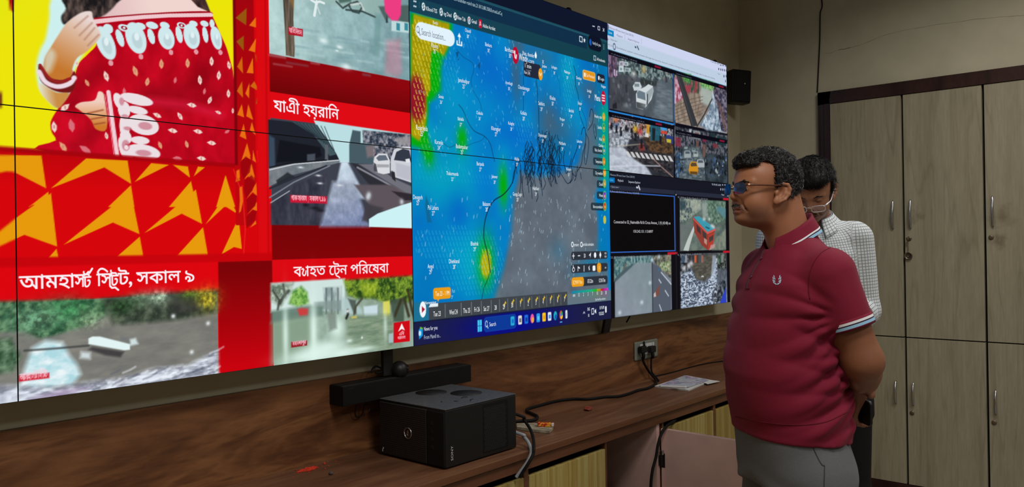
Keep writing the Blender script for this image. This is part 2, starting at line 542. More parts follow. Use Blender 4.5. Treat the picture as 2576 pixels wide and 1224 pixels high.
# ================================================================== picture: the news channel (four panels)
RED = (212, 2, 10); DRED = (122, 0, 4); WHITE = (250, 240, 245)
def paint_news(p):
    p.fill(RED)
    NX0 = VX0 - PW
    # ---- left programme picture
    ye = 1.197; yz = 1.691
    p.rect(NX0, ye, yz, 3, grad((0.60, 2.3), (208, 232, 40), (0.80, 2.1), (236, 228, 6)))
    p.poly(C1((40, -40), (85, -40), (80, 70), (62, 60)), (170, 20, 20), soft=.003)
    p.ell(*C1(-2, 590), .006, .02, (120, 60, 20), soft=.003)
    # the presenter: glow, arm, hair, neck, sari, hands
    arm = C1((330, -30), (640, -30), (640, 90), (540, 240), (440, 420), (430, 500), (420, 560), (350, 640), (280, 590), (232, 520), (214, 400), (235, 300), (268, 230), (290, 120))
    p.poly(arm, (205, 240, 238), soft=.008, curve=4)
    p.rect(1.06, 1.197, 1.691, 1.84, (190, 2, 26), soft=.001)
    p.poly(C1((640, -30), (1130, -30), (1175, 30), (1240, 75), (1000, 85), (820, 105), (680, 110), (560, 140)), grad(C1(640, 60), (225, 190, 190), C1(900, 40), (240, 212, 206)), soft=.002)
    p.poly(C1((385, -30), (715, -30), (690, 20), (655, 60), (600, 100), (545, 110), (500, 75), (440, 110), (380, 145), (362, 100), (390, 50)), tex((26, 22, 24), (96, 80, 74), 60, 25, 3, 2.2), soft=.004, curve=4)
    p.poly(C1((1105, -30), (1205, -30), (1248, 75), (1170, 40)), tex((40, 24, 26), (90, 60, 56), 50, 25, 4), soft=.003)
    sari = C1((545, 125), (600, 105), (720, 92), (860, 84), (1000, 72), (1235, 68), (1262, 105), (1300, 190), (1340, 280), (1366, 370), (1382, 450), (1392, 660), (1312, 730), (1315, 800), (1330, 880), (1400, 900), (1400, 1000),
              (290, 900), (330, 830), (305, 780), (300, 720), (345, 640), (390, 590), (430, 520), (445, 440), (470, 370), (520, 320), (575, 250))
    p.poly(sari, tex((172, 0, 22), (208, 6, 34), 14, 8, 2, 1.8), soft=.0015, curve=4)
    for (a, b, c, w) in (((880, 560), (1060, 560), (1240, 420), .05), ((1000, 640), (1180, 600), (1300, 560), .03), ((450, 860), (560, 770), (640, 740), .025), ((560, 420), (470, 520), (430, 620), .03)):
        p.line(C1(a, b, c), w, (120, 0, 14), .45, .02)
    p.line(C1((900, 600), (1100, 620), (1300, 680)), .02, (225, 30, 70), .6, .012)
    # borders of the sari
    p.line(C1((565, 128), (700, 112), (850, 100), (1000, 92), (1250, 88)), .011, (238, 200, 205))
    p.line(C1((560, 108), (700, 96), (850, 84), (1000, 76), (1240, 70)), .003, (150, 0, 20))
    p.line(C1((570, 150), (850, 118), (1000, 108), (1255, 104)), .004, (170, 0, 24))
    lt = (206, 232, 236)
    for (cx, cy, rx, rz, ro) in ((625, 255, .022, .042, .35), (805, 225, .026, .040, .25), (985, 225, .022, .030, .15), (1135, 215, .023, .034, .12), (1280, 225, .016, .032, .2)):
        A = C1(cx, cy)
        p.ell(A[0], A[1], rx, rz, lt, soft=.002, rot=ro)
        p.ell(A[0] + .003, A[1] - .006, rx * .5, rz * .5, (170, 190, 196), .5, .003, ro)
        p.ell(A[0] + .002, A[1] + .004, rx * .25, rz * .25, (225, 240, 242), soft=.002)
        p.ell(A[0] + .012, A[1] - rz - .006, .006, .007, (225, 150, 160), soft=.001)
    for (cx, cy, rx, rz, ro) in ((710, 225, .009, .022, .3), (735, 165, .015, .009, 0), (895, 215, .009, .02, .25), (900, 150, .016, .009, 0), (1060, 205, .009, .022, .2), (1075, 150, .013, .008, 0), (1215, 205, .008, .022, .15), (1210, 140, .012, .008, 0), (640, 170, .012, .012, 0), (830, 155, .014, .009, 0), (975, 150, .013, .009, 0), (1145, 140, .012, .008, 0), (1255, 140, .007, .012, 0)):
        A = C1(cx, cy); p.ell(A[0], A[1], rx, rz, lt, soft=.0012, rot=ro)
    for (cx, cy) in ((735, 165), (1075, 150)):
        A = C1(cx, cy); p.ell(A[0], A[1], .008, .005, (160, 0, 24), soft=.001); p.ell(A[0], A[1], .003, .003, lt)
    # little leaves all over
    for (cx, cy, s, ro, col) in ((628, 450, 1, .3, 0), (800, 420, 1.05, .35, 1), (955, 378, 1, 0, 1), (1110, 373, 1, 0, 1), (1252, 362, 1, 0, 0), (1355, 385, .9, .2, 0), (515, 490, .7, .5, 1), (872, 483, .9, -.2, 1), (1037, 474, .7, -.2, 2), (1183, 473, 1, .1, 0), (1295, 445, 1, -.1, 0), (735, 540, .7, 0, 2), (1210, 540, .7, -.2, 2), (1352, 553, .9, 0, 0), (1242, 592, .9, -.4, 0), (385, 635, 1, -.8, 0), (423, 742, 1.2, .15, 2), (320, 750, 1, .1, 0), (930, 682, .9, 1.2, 0), (1065, 687, .9, .6, 0), (1292, 665, .7, 1.3, 0), (630, 803, .7, .2, 0), (373, 868, 1, .6, 1), (505, 885, 1.2, 1.0, 2), (1022, 773, 1, 1.45, 0), (1172, 778, 1, 1.45, 0), (1345, 778, .7, -1.0, 2), (947, 858, .8, .4, 1), (1105, 853, .8, .3, 1), (1252, 846, 1, 1.5, 0), (1050, 938, 1, 1.5, 2), (1192, 937, 1, 1.5, 0), (1135, 622, 1.0, 1.5, 0), (1378, 655, .6, 0, 0), (455, 375, .6, 0, 0), (425, 430, .7, 0, 2)):
        A = C1(cx, cy); a = 0.0135 * s; w = 0.0062 * s
        q = [(0, a), (w, .2 * a), (w * .8, -.5 * a), (0, -a), (-w * .9, -.4 * a), (-w * .8, .3 * a)]
        co, si = math.cos(ro), math.sin(ro)
        p.poly([(A[0] + x * co - z * si, A[1] + x * si + z * co) for x, z in q], ((240, 214, 206), (226, 160, 120), (216, 110, 120))[col], soft=.001)
        if col < 2: p.ell(A[0], A[1], w * .35, a * .35, (200, 130, 110), .8, .001)
    # fore arm and raised hand
    p.poly(C1((400, 130), (480, 75), (540, 68), (552, 110), (592, 190), (590, 225), (520, 300), (455, 345), (425, 420), (420, 480), (320, 490), (262, 440), (262, 350), (300, 280), (350, 200)),
           grad(C1(520, 110), (232, 214, 210), C1(380, 420), (196, 118, 44)), soft=.003, curve=4)
    for a, b in (((545, 135), (470, 210)), ((560, 165), (500, 235)), ((585, 205), (520, 270)), ((520, 95), (440, 165))):
        p.line(C1(a, b), .004, (170, 120, 100), .6, .002)
    p.poly(C1((262, 330), (300, 290), (330, 330), (300, 420), (262, 420)), (214, 222, 210), .7, .012, curve=4)
    # bangles
    p.poly(C1((235, 380), (300, 460), (400, 470), (440, 420), (448, 490), (420, 545), (330, 540), (250, 490), (228, 430)), (112, 20, 22), soft=.002, curve=4)
    p.line(spline(C1((232, 425), (270, 485), (340, 512), (410, 495), (440, 460)), 5), .011, (236, 216, 226), soft=.0015)
    p.line(spline(C1((238, 385), (290, 460), (350, 485), (415, 465)), 5), .007, (150, 30, 32), soft=.001)
    p.poly(C1((232, 490), (330, 545), (405, 550), (390, 590), (345, 640), (285, 600), (240, 545)), grad(C1(240, 560), (226, 224, 200), C1(330, 560), (200, 140, 70)), soft=.003, curve=4)
    # lower hand and the embroidered end of the sari
    p.poly(C1((445, 628), (480, 605), (560, 592), (585, 540), (625, 580), (632, 760), (570, 765), (545, 720), (520, 690), (470, 650)), grad(C1(560, 600), (240, 205, 190), C1(580, 750), (206, 120, 40)), soft=.002, curve=4)
    for a, b in (((520, 670), (610, 650)), ((540, 705), (620, 690)), ((560, 735), (620, 725))):
        p.line(C1(a, b), .004, (150, 70, 40), .7, .0015)
    p.poly(C1((612, 545), (655, 540), (712, 920), (672, 925)), (190, 0, 30), soft=.001)
    p.line(C1((642, 545), (668, 740), (694, 920)), .010, (240, 205, 212))
    p.line(C1((620, 560), (655, 760), (676, 920)), .002, (235, 140, 150))
    for (cx, cy, rx, rz, ro) in ((810, 588, .042, .014, -.1), (815, 652, .026, .010, -.1), (850, 738, .040, .026, -.12), (830, 830, .024, .010, 0), (850, 898, .044, .019, -.08), (705, 600, .012, .022, .4), (735, 650, .015, .022, 0), (738, 745, .013, .03, 0), (745, 810, .014, .018, .3), (725, 870, .009, .026, .2), (765, 905, .016, .012, 0)):
        A = C1(cx, cy); p.ell(A[0], A[1], rx, rz, (235, 222, 226), soft=.0015, rot=ro)
    for (cx, cy, rx, rz) in ((860, 745, .018, .010), (850, 905, .02, .008), (720, 600, .006, .010), (740, 690, .009, .006), (755, 760, .010, .005), (745, 860, .010, .014)):
        A = C1(cx, cy); p.ell(A[0], A[1], rx, rz, (196, 110, 128), .7, .003)
    p.ell(*C1(748, 872), .005, .006, (240, 220, 225), soft=.001)
    # ---- arrow pattern under the presenter
    p.rect(NX0, 1.262, 1.44, yz, grad((.9, 1.69), (190, 0, 8), (.9, 1.60), (214, 2, 8)))
    p.rect(NX0, 1.20, yz - .008, yz + .004, (160, 0, 10), .8, .004)
    OR = grad((0, 1.70), (220, 132, 10), (.25, 1.46), (231, 153, 8))
    o2 = lambda *q: p.poly(C2(*q), OR, soft=.0008)
    o1 = lambda *q: p.poly(C1(*q), OR, soft=.0008)
    o1((-900, 905), (245, 920), (273, 1113), (80, 1015), (40, 1013), (-900, 1200))
    o1((510, 937), (755, 950), (776, 1087), (618, 990), (303, 1113))
    o1((895, 965), (1000, 975), (798, 1076)); o1((1025, 975), (1112, 985), (1124, 1050)); o1((1172, 985), (1212, 990), (1148, 1042))
    for q in (((270, -30), (303, 252), (130, 190), (0, 250), (-140, 330), (-140, 260), (0, 170), (100, 90)), ((694, -40), (740, 186), (600, 125), (340, 242)), ((1040, -50), (1073, 132), (965, 78), (768, 180)), ((1205, -30), (1259, 78), (1195, 38), (1093, 133)),
              ((300, 265), (310, 312), (258, 312)), ((742, 200), (761, 306), (622, 306)), ((1078, 150), (1104, 300), (940, 302)), ((1267, 100), (1284, 265), (1243, 255), (1177, 293))):
        o2(*q)
    o1((285, 1135), (300, 1260), (200, 1210), (170, 1224)); o1((775, 1095), (795, 1224), (640, 1224)); o1((1130, 1072), (1165, 1224), (1000, 1224)); o1((1335, 1035), (1392, 1224), (1280, 1224))
    for k in range(1, 5):                                            # the pattern goes on to the left
        for (a, b, c, d) in (((.62, 1.50), (.56, 1.60), (.50, 1.47), (.55, 1.50)),):
            p.poly([(x - .26 * k, z) for x, z in (a, b, c, d)], OR)
    # ---- narrow strip of little arrows and the bright post beside it
    p.rect(ye, 1.263, 1.52, 3, grad((1.2, 2.4), (150, 0, 12), (1.2, 1.6), (190, 2, 10)))
    p.rect(ye, 1.206, 1.69, 3, (110, 0, 8), .8, .004)
    dk = (150, 84, 12); mid = (206, 100, 14); br = (232, 110, 16)
    for q, col in ((((148, 50), (145, 155), (80, 110)), dk), (((130, 220), (130, 312), (85, 255)), dk), (((120, 350), (126, 452), (90, 410)), mid), (((222, 85), (216, 172), (163, 157)), br), (((206, 235), (200, 322), (160, 310)), br), (((186, 355), (190, 452), (148, 448)), br),
                   (((120, 500), (126, 602), (88, 560)), mid), (((165, 510), (163, 605), (140, 575)), br), (((195, 500), (228, 565), (170, 530)), mid), (((118, 640), (132, 722), (90, 706)), br), (((158, 640), (188, 738), (146, 715)), br), (((130, 762), (147, 858), (106, 838)), br), (((180, 750), (203, 830), (168, 800)), br),
                   (((150, 880), (172, 962), (118, 982)), br), (((188, 925), (206, 1000), (184, 985)), br), (((200, 330), (232, 390), (206, 380)), dk), (((210, 600), (244, 630), (205, 640)), dk), (((170, 1010), (200, 1120), (150, 1080)), mid), (((90, 1040), (108, 1110), (80, 1120)), mid)):
        p.poly(C3(*q), col, soft=.0012)
    for q in (((278, 0), (310, 90), (250, 60), (200, 110)), ((318, 140), (355, 290), (310, 250), (240, 310)), ((370, 350), (378, 490), (330, 450), (265, 520)), ((375, 560), (378, 655), (330, 640), (275, 690)), ((150, 220), (185, 200), (190, 290), (160, 300)), ((185, 390), (215, 390), (230, 530), (200, 660), (180, 680), (190, 540)), ((365, 760), (370, 800), (300, 840))):
        p.poly(Z8(*q), br, soft=.0012)
    for q in (((195, 120), (255, 55), (318, 110), (300, 230), (230, 310), (205, 230)), ((240, 320), (320, 265), (360, 330), (330, 430), (260, 520), (235, 430)), ((262, 530), (330, 470), (378, 490), (360, 600), (270, 690)), ((262, 720), (330, 650), (375, 660), (350, 760), (262, 850))):
        p.poly(Z8(*q), (150, 0, 8), .8, .002)
    for a, b in (((380, 0), (405, 250)), ((120, 200), (190, 400)), ((215, 380), (250, 860)), ((250, 860), (232, 1130)), ((400, 70), (450, 30)), ((415, 180), (450, 160))):
        p.line(Z8(a, b), .003, (240, 40, 30), .8, .001)
    p.poly(Z8((395, -800), (460, -800), (465, 320), (420, 310)), (170, 0, 10), .8, .006)
    p.rect(1.2695, 1.312, 1.43, 3, (218, 6, 14), 1, .004)
    p.rect(1.298, 1.304, 1.43, 3, (180, 0, 10), .6, .003)
    # ---- lower left: place name over a flooded street
    p.rect(NX0, 1.142, 1.335, 1.425, (220, 2, 12), 1, .001)
    p.rect(1.142, 1.312, 1.0, 1.418, grad((1.2, 1.40), DRED, (1.2, 1.12), (200, 0, 12)), 1, .003)
    p.rect(NX0, 1.312, 1.418, 1.44, (196, 0, 8), .9, .006)
    ph = lambda pts, col, a=1.0, s=.003: p.poly(C2(*pts), col, a, s)
    p.rect(NX0, 1.139, 1.0, 1.334, tex((112, 112, 108), (134, 132, 124), 10, 30, 1, 1.6))
    ph(((-900, 560), (560, 530), (560, 620), (480, 660), (400, 690), (300, 720), (220, 740), (120, 700), (-900, 760)), tex((30, 66, 44), (110, 150, 110), 46, 46, 6, 2.6), 1, .008)
    ph(((540, 530), (1158, 480), (1158, 600), (960, 640), (760, 660), (600, 670)), tex((34, 46, 36), (92, 104, 84), 34, 34, 2, 2.2), .9, .012)
    for (x, y, rx, rz, c) in ((840, 520, .035, .018, (170, 196, 170)), (740, 530, .03, .016, (120, 150, 120)), (1010, 515, .03, .014, (120, 180, 40)), (1100, 530, .035, .03, (190, 170, 40)), (640, 570, .04, .02, (40, 70, 40)), (470, 640, .03, .02, (150, 176, 140)), (350, 590, .05, .03, (60, 130, 80)), (180, 640, .06, .03, (96, 140, 110))):
        A = C2(x, y); p.glow(A[0], A[1], rx, rz, tex(np.array(c) * .6, np.minimum(np.array(c) * 1.3, 255), 70, 70, int(x) % 9, 2.4), .9)
    ph(((900, 500), (1040, 500), (1060, 600), (900, 620)), (52, 52, 50), .7, .02)
    ph(((-900, 760), (60, 740), (110, 840), (70, 920), (-900, 1000)), tex((36, 70, 44), (120, 150, 120), 40, 40, 3, 2.4), .95, .012)
    wt = tex((176, 222, 232), (240, 252, 255), 24, 40, 4, 2.0)
    ph(((170, 790), (240, 750), (330, 760), (370, 830), (410, 880), (430, 930), (380, 990), (200, 1010), (100, 1000), (130, 900)), wt, .95, .012)
    ph(((-900, 1010), (60, 990), (300, 1000), (480, 970), (640, 950), (820, 900), (1000, 880), (1158, 800), (1158, 1300), (-900, 1300)), tex((130, 134, 150), (230, 238, 250), 26, 70, 8, 2.6, warp=.12), .95, .014)
    ph(((-900, 1090), (300, 1040), (700, 1000), (1158, 930), (1158, 1300), (-900, 1300)), (232, 240, 252), .6, .02)
    ph(((150, 1060), (330, 1010), (480, 1000), (300, 1060)), (150, 120, 160), .6, .012)
    for i in range(26):                                             # ripples
        rr = random.Random(i); x = rr.uniform(420, 1140); y = 1010 - (x - 420) * .19 + rr.uniform(-60, 50); l = rr.uniform(20, 90)
        p.line(C2((x, y), (x + l * .6, y - l * .24), (x + l, y - l * .48)), rr.uniform(.003, .006), ((92, 96, 112), (244, 248, 255))[i % 2], .65, .003)
    ph(((470, 740), (490, 730), (530, 730), (690, 770), (690, 800), (660, 803), (470, 770)), (226, 244, 244), 1, .003)
    ph(((490, 785), (660, 810), (640, 840), (560, 830), (470, 800)), (60, 58, 60), .9, .006)
    ph(((690, 745), (720, 738), (735, 770), (690, 780)), (214, 232, 232), .9, .006); ph(((430, 810), (480, 815), (480, 850), (425, 845)), (214, 226, 230), .9, .008)
    ph(((640, 725), (680, 735), (690, 765), (640, 750)), (110, 116, 116), .8, .006)
    p.line(C2((130, 805), (300, 793), (470, 778)), .005, (60, 64, 64), .8, .002)
    for (x, y) in ((1105, 660), (1018, 812), (920, 622)):
        A = C2(x, y); p.glow(A[0], A[1], .006, .006, (220, 225, 225), 1)
    A, B = C2(98, 940), C2(262, 925)
    p.poly(C2((100, 938), (262, 922), (262, 950), (100, 970)), (206, 30, 50), 1, .003)
    # ---- right column: three pictures and two titles
    rx0, rx1 = 1.3125, 1.864
    p.rect(1.312, 1.9, 1.912, 2.03, grad((1.5, 2.0), (140, 2, 10), (1.5, 1.92), (112, 0, 4)))
    p.rect(1.312, 1.9, 1.836, 1.914, (222, 6, 18), 1, .001)
    p.rect(1.312, 1.9, 1.4185, 1.5235, grad((1.5, 1.50), (120, 0, 4), (1.5, 1.43), (128, 0, 4)), 1, .002)
    p.rect(1.312, 1.9, 1.34, 1.4195, (220, 6, 16), 1, .001)
    # top: flooded pavement
    p.rect(rx0, 1.9, 2.0265, 3, grad((1.33, 2.2), (176, 206, 204), (1.8, 2.1), (124, 160, 166), 26, 30, 2))
    v = lambda pts, col, a=1.0, s=.003: p.poly(C3(*pts), col, a, s)
    for i in range(40):
        rr = random.Random(100 + i); x = rr.uniform(290, 1100); y = rr.uniform(130, 430) + (x - 290) * .1; l = rr.uniform(40, 140)
        p.line(C3((x, y), (x + l, y + l * .16)), rr.uniform(.003, .007), ((110, 150, 158), (196, 220, 220))[i % 2], .4, .004)
    v(((440, -40), (1000, -40), (960, 100), (760, 40), (600, 20)), (150, 180, 172), .7, .012)
    v(((370, -40), (440, -40), (436, 120), (445, 300), (442, 352), (390, 340), (384, 200)), tex((60, 52, 46), (140, 124, 104), 60, 6, 2, 2), 1, .002)
    v(((400, -40), (440, -40), (436, 60)), (150, 110, 60), .7, .006)
    p.line(C3((545, 0), (570, 15), (600, 10), (625, 20)), .007, (226, 238, 238)); p.line(C3((580, 10), (565, 95)), .009, (226, 238, 238)); p.line(C3((583, 40), (600, 85)), .005, (200, 214, 214))
    for q in (((700, 10), (740, 50), (790, 20)), ((760, 60), (860, 70), (940, 105)), ((800, 20), (830, 10), (860, 40), (840, 80), (800, 70), (780, 40), (800, 20))):
        p.line(C3(*q), .006, (46, 60, 60), .9, .002)
    p.line(C3((790, 30), (850, 20), (870, 60)), .007, (200, 214, 210), .9, .002)
    v(((700, -40), (800, -40), (790, 10), (720, 20)), (60, 90, 80), .8, .006)
    v(((960, 40), (1165, 30), (1165, 150), (1020, 110), (1010, 140)), (70, 92, 88), .9, .006)
    v(((1040, 125), (1165, 140), (1165, 205), (1040, 190)), (196, 222, 222), .9, .004)
    for x in (1070, 1120): v(((x, 140), (x + 22, 145), (x + 22, 190), (x, 185)), (40, 130, 150), .9, .003)
    v(((990, -40), (1100, -40), (1098, 90), (1080, 128), (1040, 125), (1000, 70)), (236, 60, 130), 1, .006)
    v(((1010, 90), (1020, 140), (1005, 140)), (40, 50, 60), .8, .003)
    v(((1010, 250), (1095, 240), (1105, 440), (1080, 480), (1000, 450)), (196, 130, 150), .6, .02)
    v(((940, 80), (975, 90), (965, 350), (930, 340)), (110, 150, 150), .6, .01)
    for (x, y, r) in ((705, 312, .006), (760, 410, .02), (720, 290, .012), (620, 250, .015)):
        A = C3(x, y); p.glow(A[0], A[1], r, r * .5, (225, 240, 240), .9)
    v(((405, 163), (495, 180), (495, 226), (405, 212)), (178, 20, 40), 1, .002)
    # middle: wet road beside the flyover
    m4 = lambda pts, col, a=1.0, s=.002: p.poly(C4(*pts), col, a, s)
    p.rect(rx0, 1.9, 1.5225, 1.8375, (60, 64, 76))
    v(((560, 740), (1180, 830), (1180, 1000), (700, 1000), (640, 900)), (186, 222, 226), 1, .003)
    v(((800, 800), (850, 808), (850, 880), (930, 890), (930, 1010), (780, 1000), (780, 890)), (70, 90, 100), 1, .004)
    v(((860, 800), (1180, 830), (1180, 1000), (930, 1000), (930, 890), (865, 880)), tex((40, 50, 66), (150, 150, 160), 60, 60, 5, 2.6), 1, .004)
    v(((1060, 850), (1180, 830), (1180, 900), (1080, 890)), (156, 152, 156), .8, .006)
    v(((880, 900), (930, 890), (940, 960), (890, 970)), (170, 130, 130), .5, .008)
    v(((280, 735), (580, 768), (640, 850), (700, 945), (722, 990), (640, 1000), (500, 1000), (285, 1060)), (30, 34, 44), 1, .002)
    v(((430, 750), (580, 768), (700, 950), (660, 960), (560, 830)), (70, 92, 100), .9, .002)
    for k in range(9): p.line(C3((452 + k * 22, 755 + k * 3), (560 + k * 16, 830 + k * 12)), .003, (30, 40, 48), .7, .001)
    v(((350, 860), (600, 905), (610, 960), (520, 990), (330, 1000)), (18, 20, 28), 1, .004)
    v(((630, 890), (650, 890), (650, 990), (630, 990)), (90, 96, 104), 1, .003); v(((520, 950), (570, 945), (570, 1000), (520, 1000)), (76, 84, 96), .9, .004)
    v(((285, 830), (320, 850), (325, 1040), (285, 1060)), (64, 84, 104), .8, .006)
    v(((285, 1035), (400, 1010), (720, 985), (720, 1000), (420, 1080), (285, 1150)), tex((100, 110, 118), (130, 134, 140), 40, 40, 1), 1, .003)
    p.line(C3((290, 1045), (440, 1010), (720, 985)), .003, (210, 216, 222)); p.line(C3((290, 1030), (420, 1003), (640, 985)), .004, (20, 22, 26))
    v(((330, 1110), (400, 1060), (450, 1090), (400, 1110), (340, 1140)), (36, 40, 48), .9, .004)
    p.line(C3((290, 1160), (430, 1100), (640, 1020)), .005, (40, 44, 54)); p.line(C3((290, 1215), (440, 1120), (660, 1020)), .004, (120, 126, 140))
    m4(((105, 80), (200, 10), (250, -40), (470, -120), (440, 220), (105, 215)), tex((40, 42, 56), (74, 74, 88), 30, 14, 7), 1, .006)
    p.line(C4((105, 75), (225, 0)), .003, (176, 182, 190), .9, .001)
    v(((730, 995), (770, 995), (890, 1224), (680, 1224)), grad(C3(750, 1000), (206, 222, 236), C3(780, 1224), (158, 170, 190), 24, 50, 3), 1, .008)
    m4(((500, -60), (640, -60), (740, 230), (420, 230), (470, 60)), grad(C4(560, 0), (160, 170, 190), C4(620, 210), (120, 132, 168), 30, 60, 3), 1, .012)
    v(((790, 1000), (830, 1010), (1000, 1120), (1170, 1230), (1170, 1300), (1000, 1240), (880, 1110)), (44, 44, 52), 1, .004)
    v(((840, 1010), (940, 1010), (1040, 1090), (1170, 1150), (1170, 1210), (1000, 1110)), (112, 112, 122), 1, .004)
    p.line(C3((830, 1030), (960, 1100), (1170, 1215)), .006, (150, 152, 162), .9, .002)
    m4(((640, -40), (880, -40), (1020, 40), (1020, 90), (860, 130), (760, 120)), (92, 84, 90), 1, .006)
    m4(((720, 80), (830, 110), (740, 200), (690, 190)), (64, 60, 68), .9, .008); m4(((880, 0), (1020, 20), (1020, 60), (960, 60)), (40, 36, 42), .9, .004)
    for (x, y) in ((735, 25), (728, 40), (945, 70)):
        A = C4(x, y); p.glow(A[0], A[1], .009, .010, (206, 212, 220), .9)
    for (x, y, w) in ((390, 110, .02), (420, 125, .015), (330, 90, .012)):
        A = C4(x, y); p.glow(A[0], A[1], w, .005, (26, 26, 34), .9)
    for (x, y) in ((600, 1128), (720, 1140), (590, 1080), (480, 1030)):
        A = C3(x, y); p.glow(A[0], A[1], .010, .003, (214, 220, 226), 1)
    # two white cars coming the other way
    v(((935, 965), (960, 945), (1010, 945), (1030, 985), (1030, 1065), (990, 1072), (945, 1060), (928, 1010)), (216, 218, 222), 1, .002)
    v(((945, 972), (965, 955), (1005, 955), (1020, 985), (960, 990)), (96, 106, 120), 1, .002)
    v(((950, 1010), (1025, 1012), (1025, 1030), (950, 1030)), (150, 152, 158), .8, .003); v(((930, 1000), (945, 1010), (955, 1062), (932, 1050)), (60, 60, 68), .9, .003)
    v(((1035, 980), (1055, 920), (1110, 900), (1180, 905), (1180, 1130), (1060, 1090), (1035, 1050)), (206, 208, 216), 1, .002)
    v(((1055, 985), (1070, 935), (1110, 915), (1150, 925), (1165, 1000), (1100, 990)), (50, 56, 70), 1, .002)
    v(((1065, 1000), (1180, 1030), (1180, 1120), (1070, 1085)), (184, 186, 198), .9, .006); v(((1040, 1050), (1060, 1060), (1066, 1118), (1044, 1100)), (40, 40, 46), 1, .003)
    v(((1125, 980), (1150, 975), (1158, 1000), (1130, 1000)), (226, 228, 232), 1, .002)
    m4(((735, 230), (735, 180), (790, 145), (860, 120), (940, 92), (1030, 66), (1030, 240)), (204, 242, 246), 1, .003)
    m4(((230, 25), (465, 35), (465, 82), (230, 74)), (200, 24, 54), 1, .003)
    # bottom: flooded lane
    p.rect(rx0, 1.9, 1.0, 1.3435, grad((1.35, 1.25), (150, 176, 160), (1.8, 1.13), (138, 158, 140), 20, 40, 4))
    f = lambda pts, col, a=1.0, s=.004: p.poly(C4(*pts), col, a, s)
    f(((105, 590), (580, 560), (580, 760), (105, 780)), (206, 226, 222), 1, .006)
    f(((105, 600), (250, 590), (230, 650), (170, 740), (105, 700)), tex((70, 90, 70), (180, 190, 170), 60, 60, 3, 2.6), .8, .012)
    for q in (((150, 760), (160, 700), (120, 640)), ((165, 720), (195, 660), (185, 600)), ((160, 710), (220, 640))): p.line(C4(*q), .007, (60, 64, 56), .9, .003)
    f(((220, 720), (245, 640), (300, 610), (340, 650), (350, 720), (280, 745)), tex((70, 130, 50), (150, 200, 100), 60, 60, 5, 2.4), 1, .010)
    f(((440, 620), (560, 610), (560, 770), (450, 770)), tex((120, 140, 140), (190, 206, 204), 50, 20, 6, 2), .9, .006)
    for x in (455, 490, 530): f(((x, 620), (x + 12, 620), (x + 12, 790), (x, 790)), (90, 104, 104), .7, .003)
    f(((570, 570), (1030, 540), (1030, 700), (960, 720), (850, 720), (760, 690), (660, 690), (600, 670)), tex((36, 66, 24), (130, 160, 50), 46, 46, 7, 2.6), 1, .010)
    f(((680, 590), (790, 580), (780, 670), (700, 680)), tex((120, 150, 30), (180, 200, 60), 60, 60, 2, 2), .9, .012)
    f(((380, 712), (560, 700), (560, 760), (380, 760)), (130, 150, 146), .8, .006)
    f(((105, 770), (360, 730), (440, 740), (440, 800), (105, 850)), (98, 124, 112), .9, .010)
    f(((560, 680), (640, 700), (690, 760), (700, 800), (560, 800)), (176, 200, 200), .9, .01)
    f(((600, 690), (650, 700), (655, 790), (640, 790)), (60, 70, 60), .8, .006); p.line(C4((640, 790), (650, 740), (690, 690)), .008, (70, 70, 56), .9, .003)
    f(((700, 740), (790, 730), (790, 800), (705, 810)), (206, 226, 236), .9, .006); f(((825, 710), (870, 700), (870, 820), (825, 820)), (214, 210, 90), 1, .006)
    f(((870, 700), (960, 680), (960, 840), (890, 840)), (66, 84, 70), .9, .008)
    for q in (((985, 640), (1010, 760), (1030, 830)), ((940, 700), (900, 800)), ((960, 690), (990, 800))): p.line(C4(*q), .012, (56, 52, 36), .95, .004)
    f(((580, 800), (890, 790), (890, 1020), (600, 1010)), tex((106, 130, 106), (142, 160, 134), 16, 60, 2, 2), .9, .014)
    f(((110, 850), (360, 800), (380, 1000), (110, 1110)), (132, 156, 132), .9, .02)
    for (x, y, rx, rz, a) in ((200, 920, .010, .10, .8), (380, 900, .014, .11, .9), (405, 1040, .06, .03, .8), (530, 880, .03, .035, .9), (560, 1040, .08, .02, .9), (480, 1000, .06, .02, .8), (700, 1010, .05, .008, .8), (330, 1060, .08, .02, .8), (690, 940, .004, .004, 1), (610, 960, .012, .006, .8), (840, 860, .008, .05, .6)):
        A = C4(x, y); p.glow(A[0], A[1], rx, rz, (222, 246, 236), a)
    f(((465, 780), (520, 770), (530, 880), (480, 900)), (120, 134, 124), .8, .01)
    f(((275, 760), (300, 750), (345, 755), (340, 795), (290, 800)), (206, 60, 60), .95, .007)
    p.line(C4((598, 765), (600, 790), (590, 815)), .009, (40, 44, 44), 1, .003); p.glow(*C4(598, 770), .008, .006, (225, 230, 230), 1)
    f(((620, 805), (655, 800), (658, 815), (625, 818)), (200, 190, 90), .9, .004)
    f(((862, 915), (890, 910), (890, 970), (862, 975)), (170, 190, 196), .9, .004); f(((955, 960), (1030, 850), (1030, 1010), (960, 1010)), (150, 176, 168), .6, .02)
    f(((236, 968), (338, 958), (338, 990), (236, 1004)), (150, 26, 36), 1, .002)
    f(((238, 975), (336, 963), (336, 968), (238, 980)), (214, 60, 70), .8, .001)
    f(((893, 845), (996, 830), (997, 963), (893, 975)), (206, 8, 22), 1, .0008)
    f(((945, 848), (965, 893), (945, 884), (922, 902)), (250, 240, 240), 1, .0006)

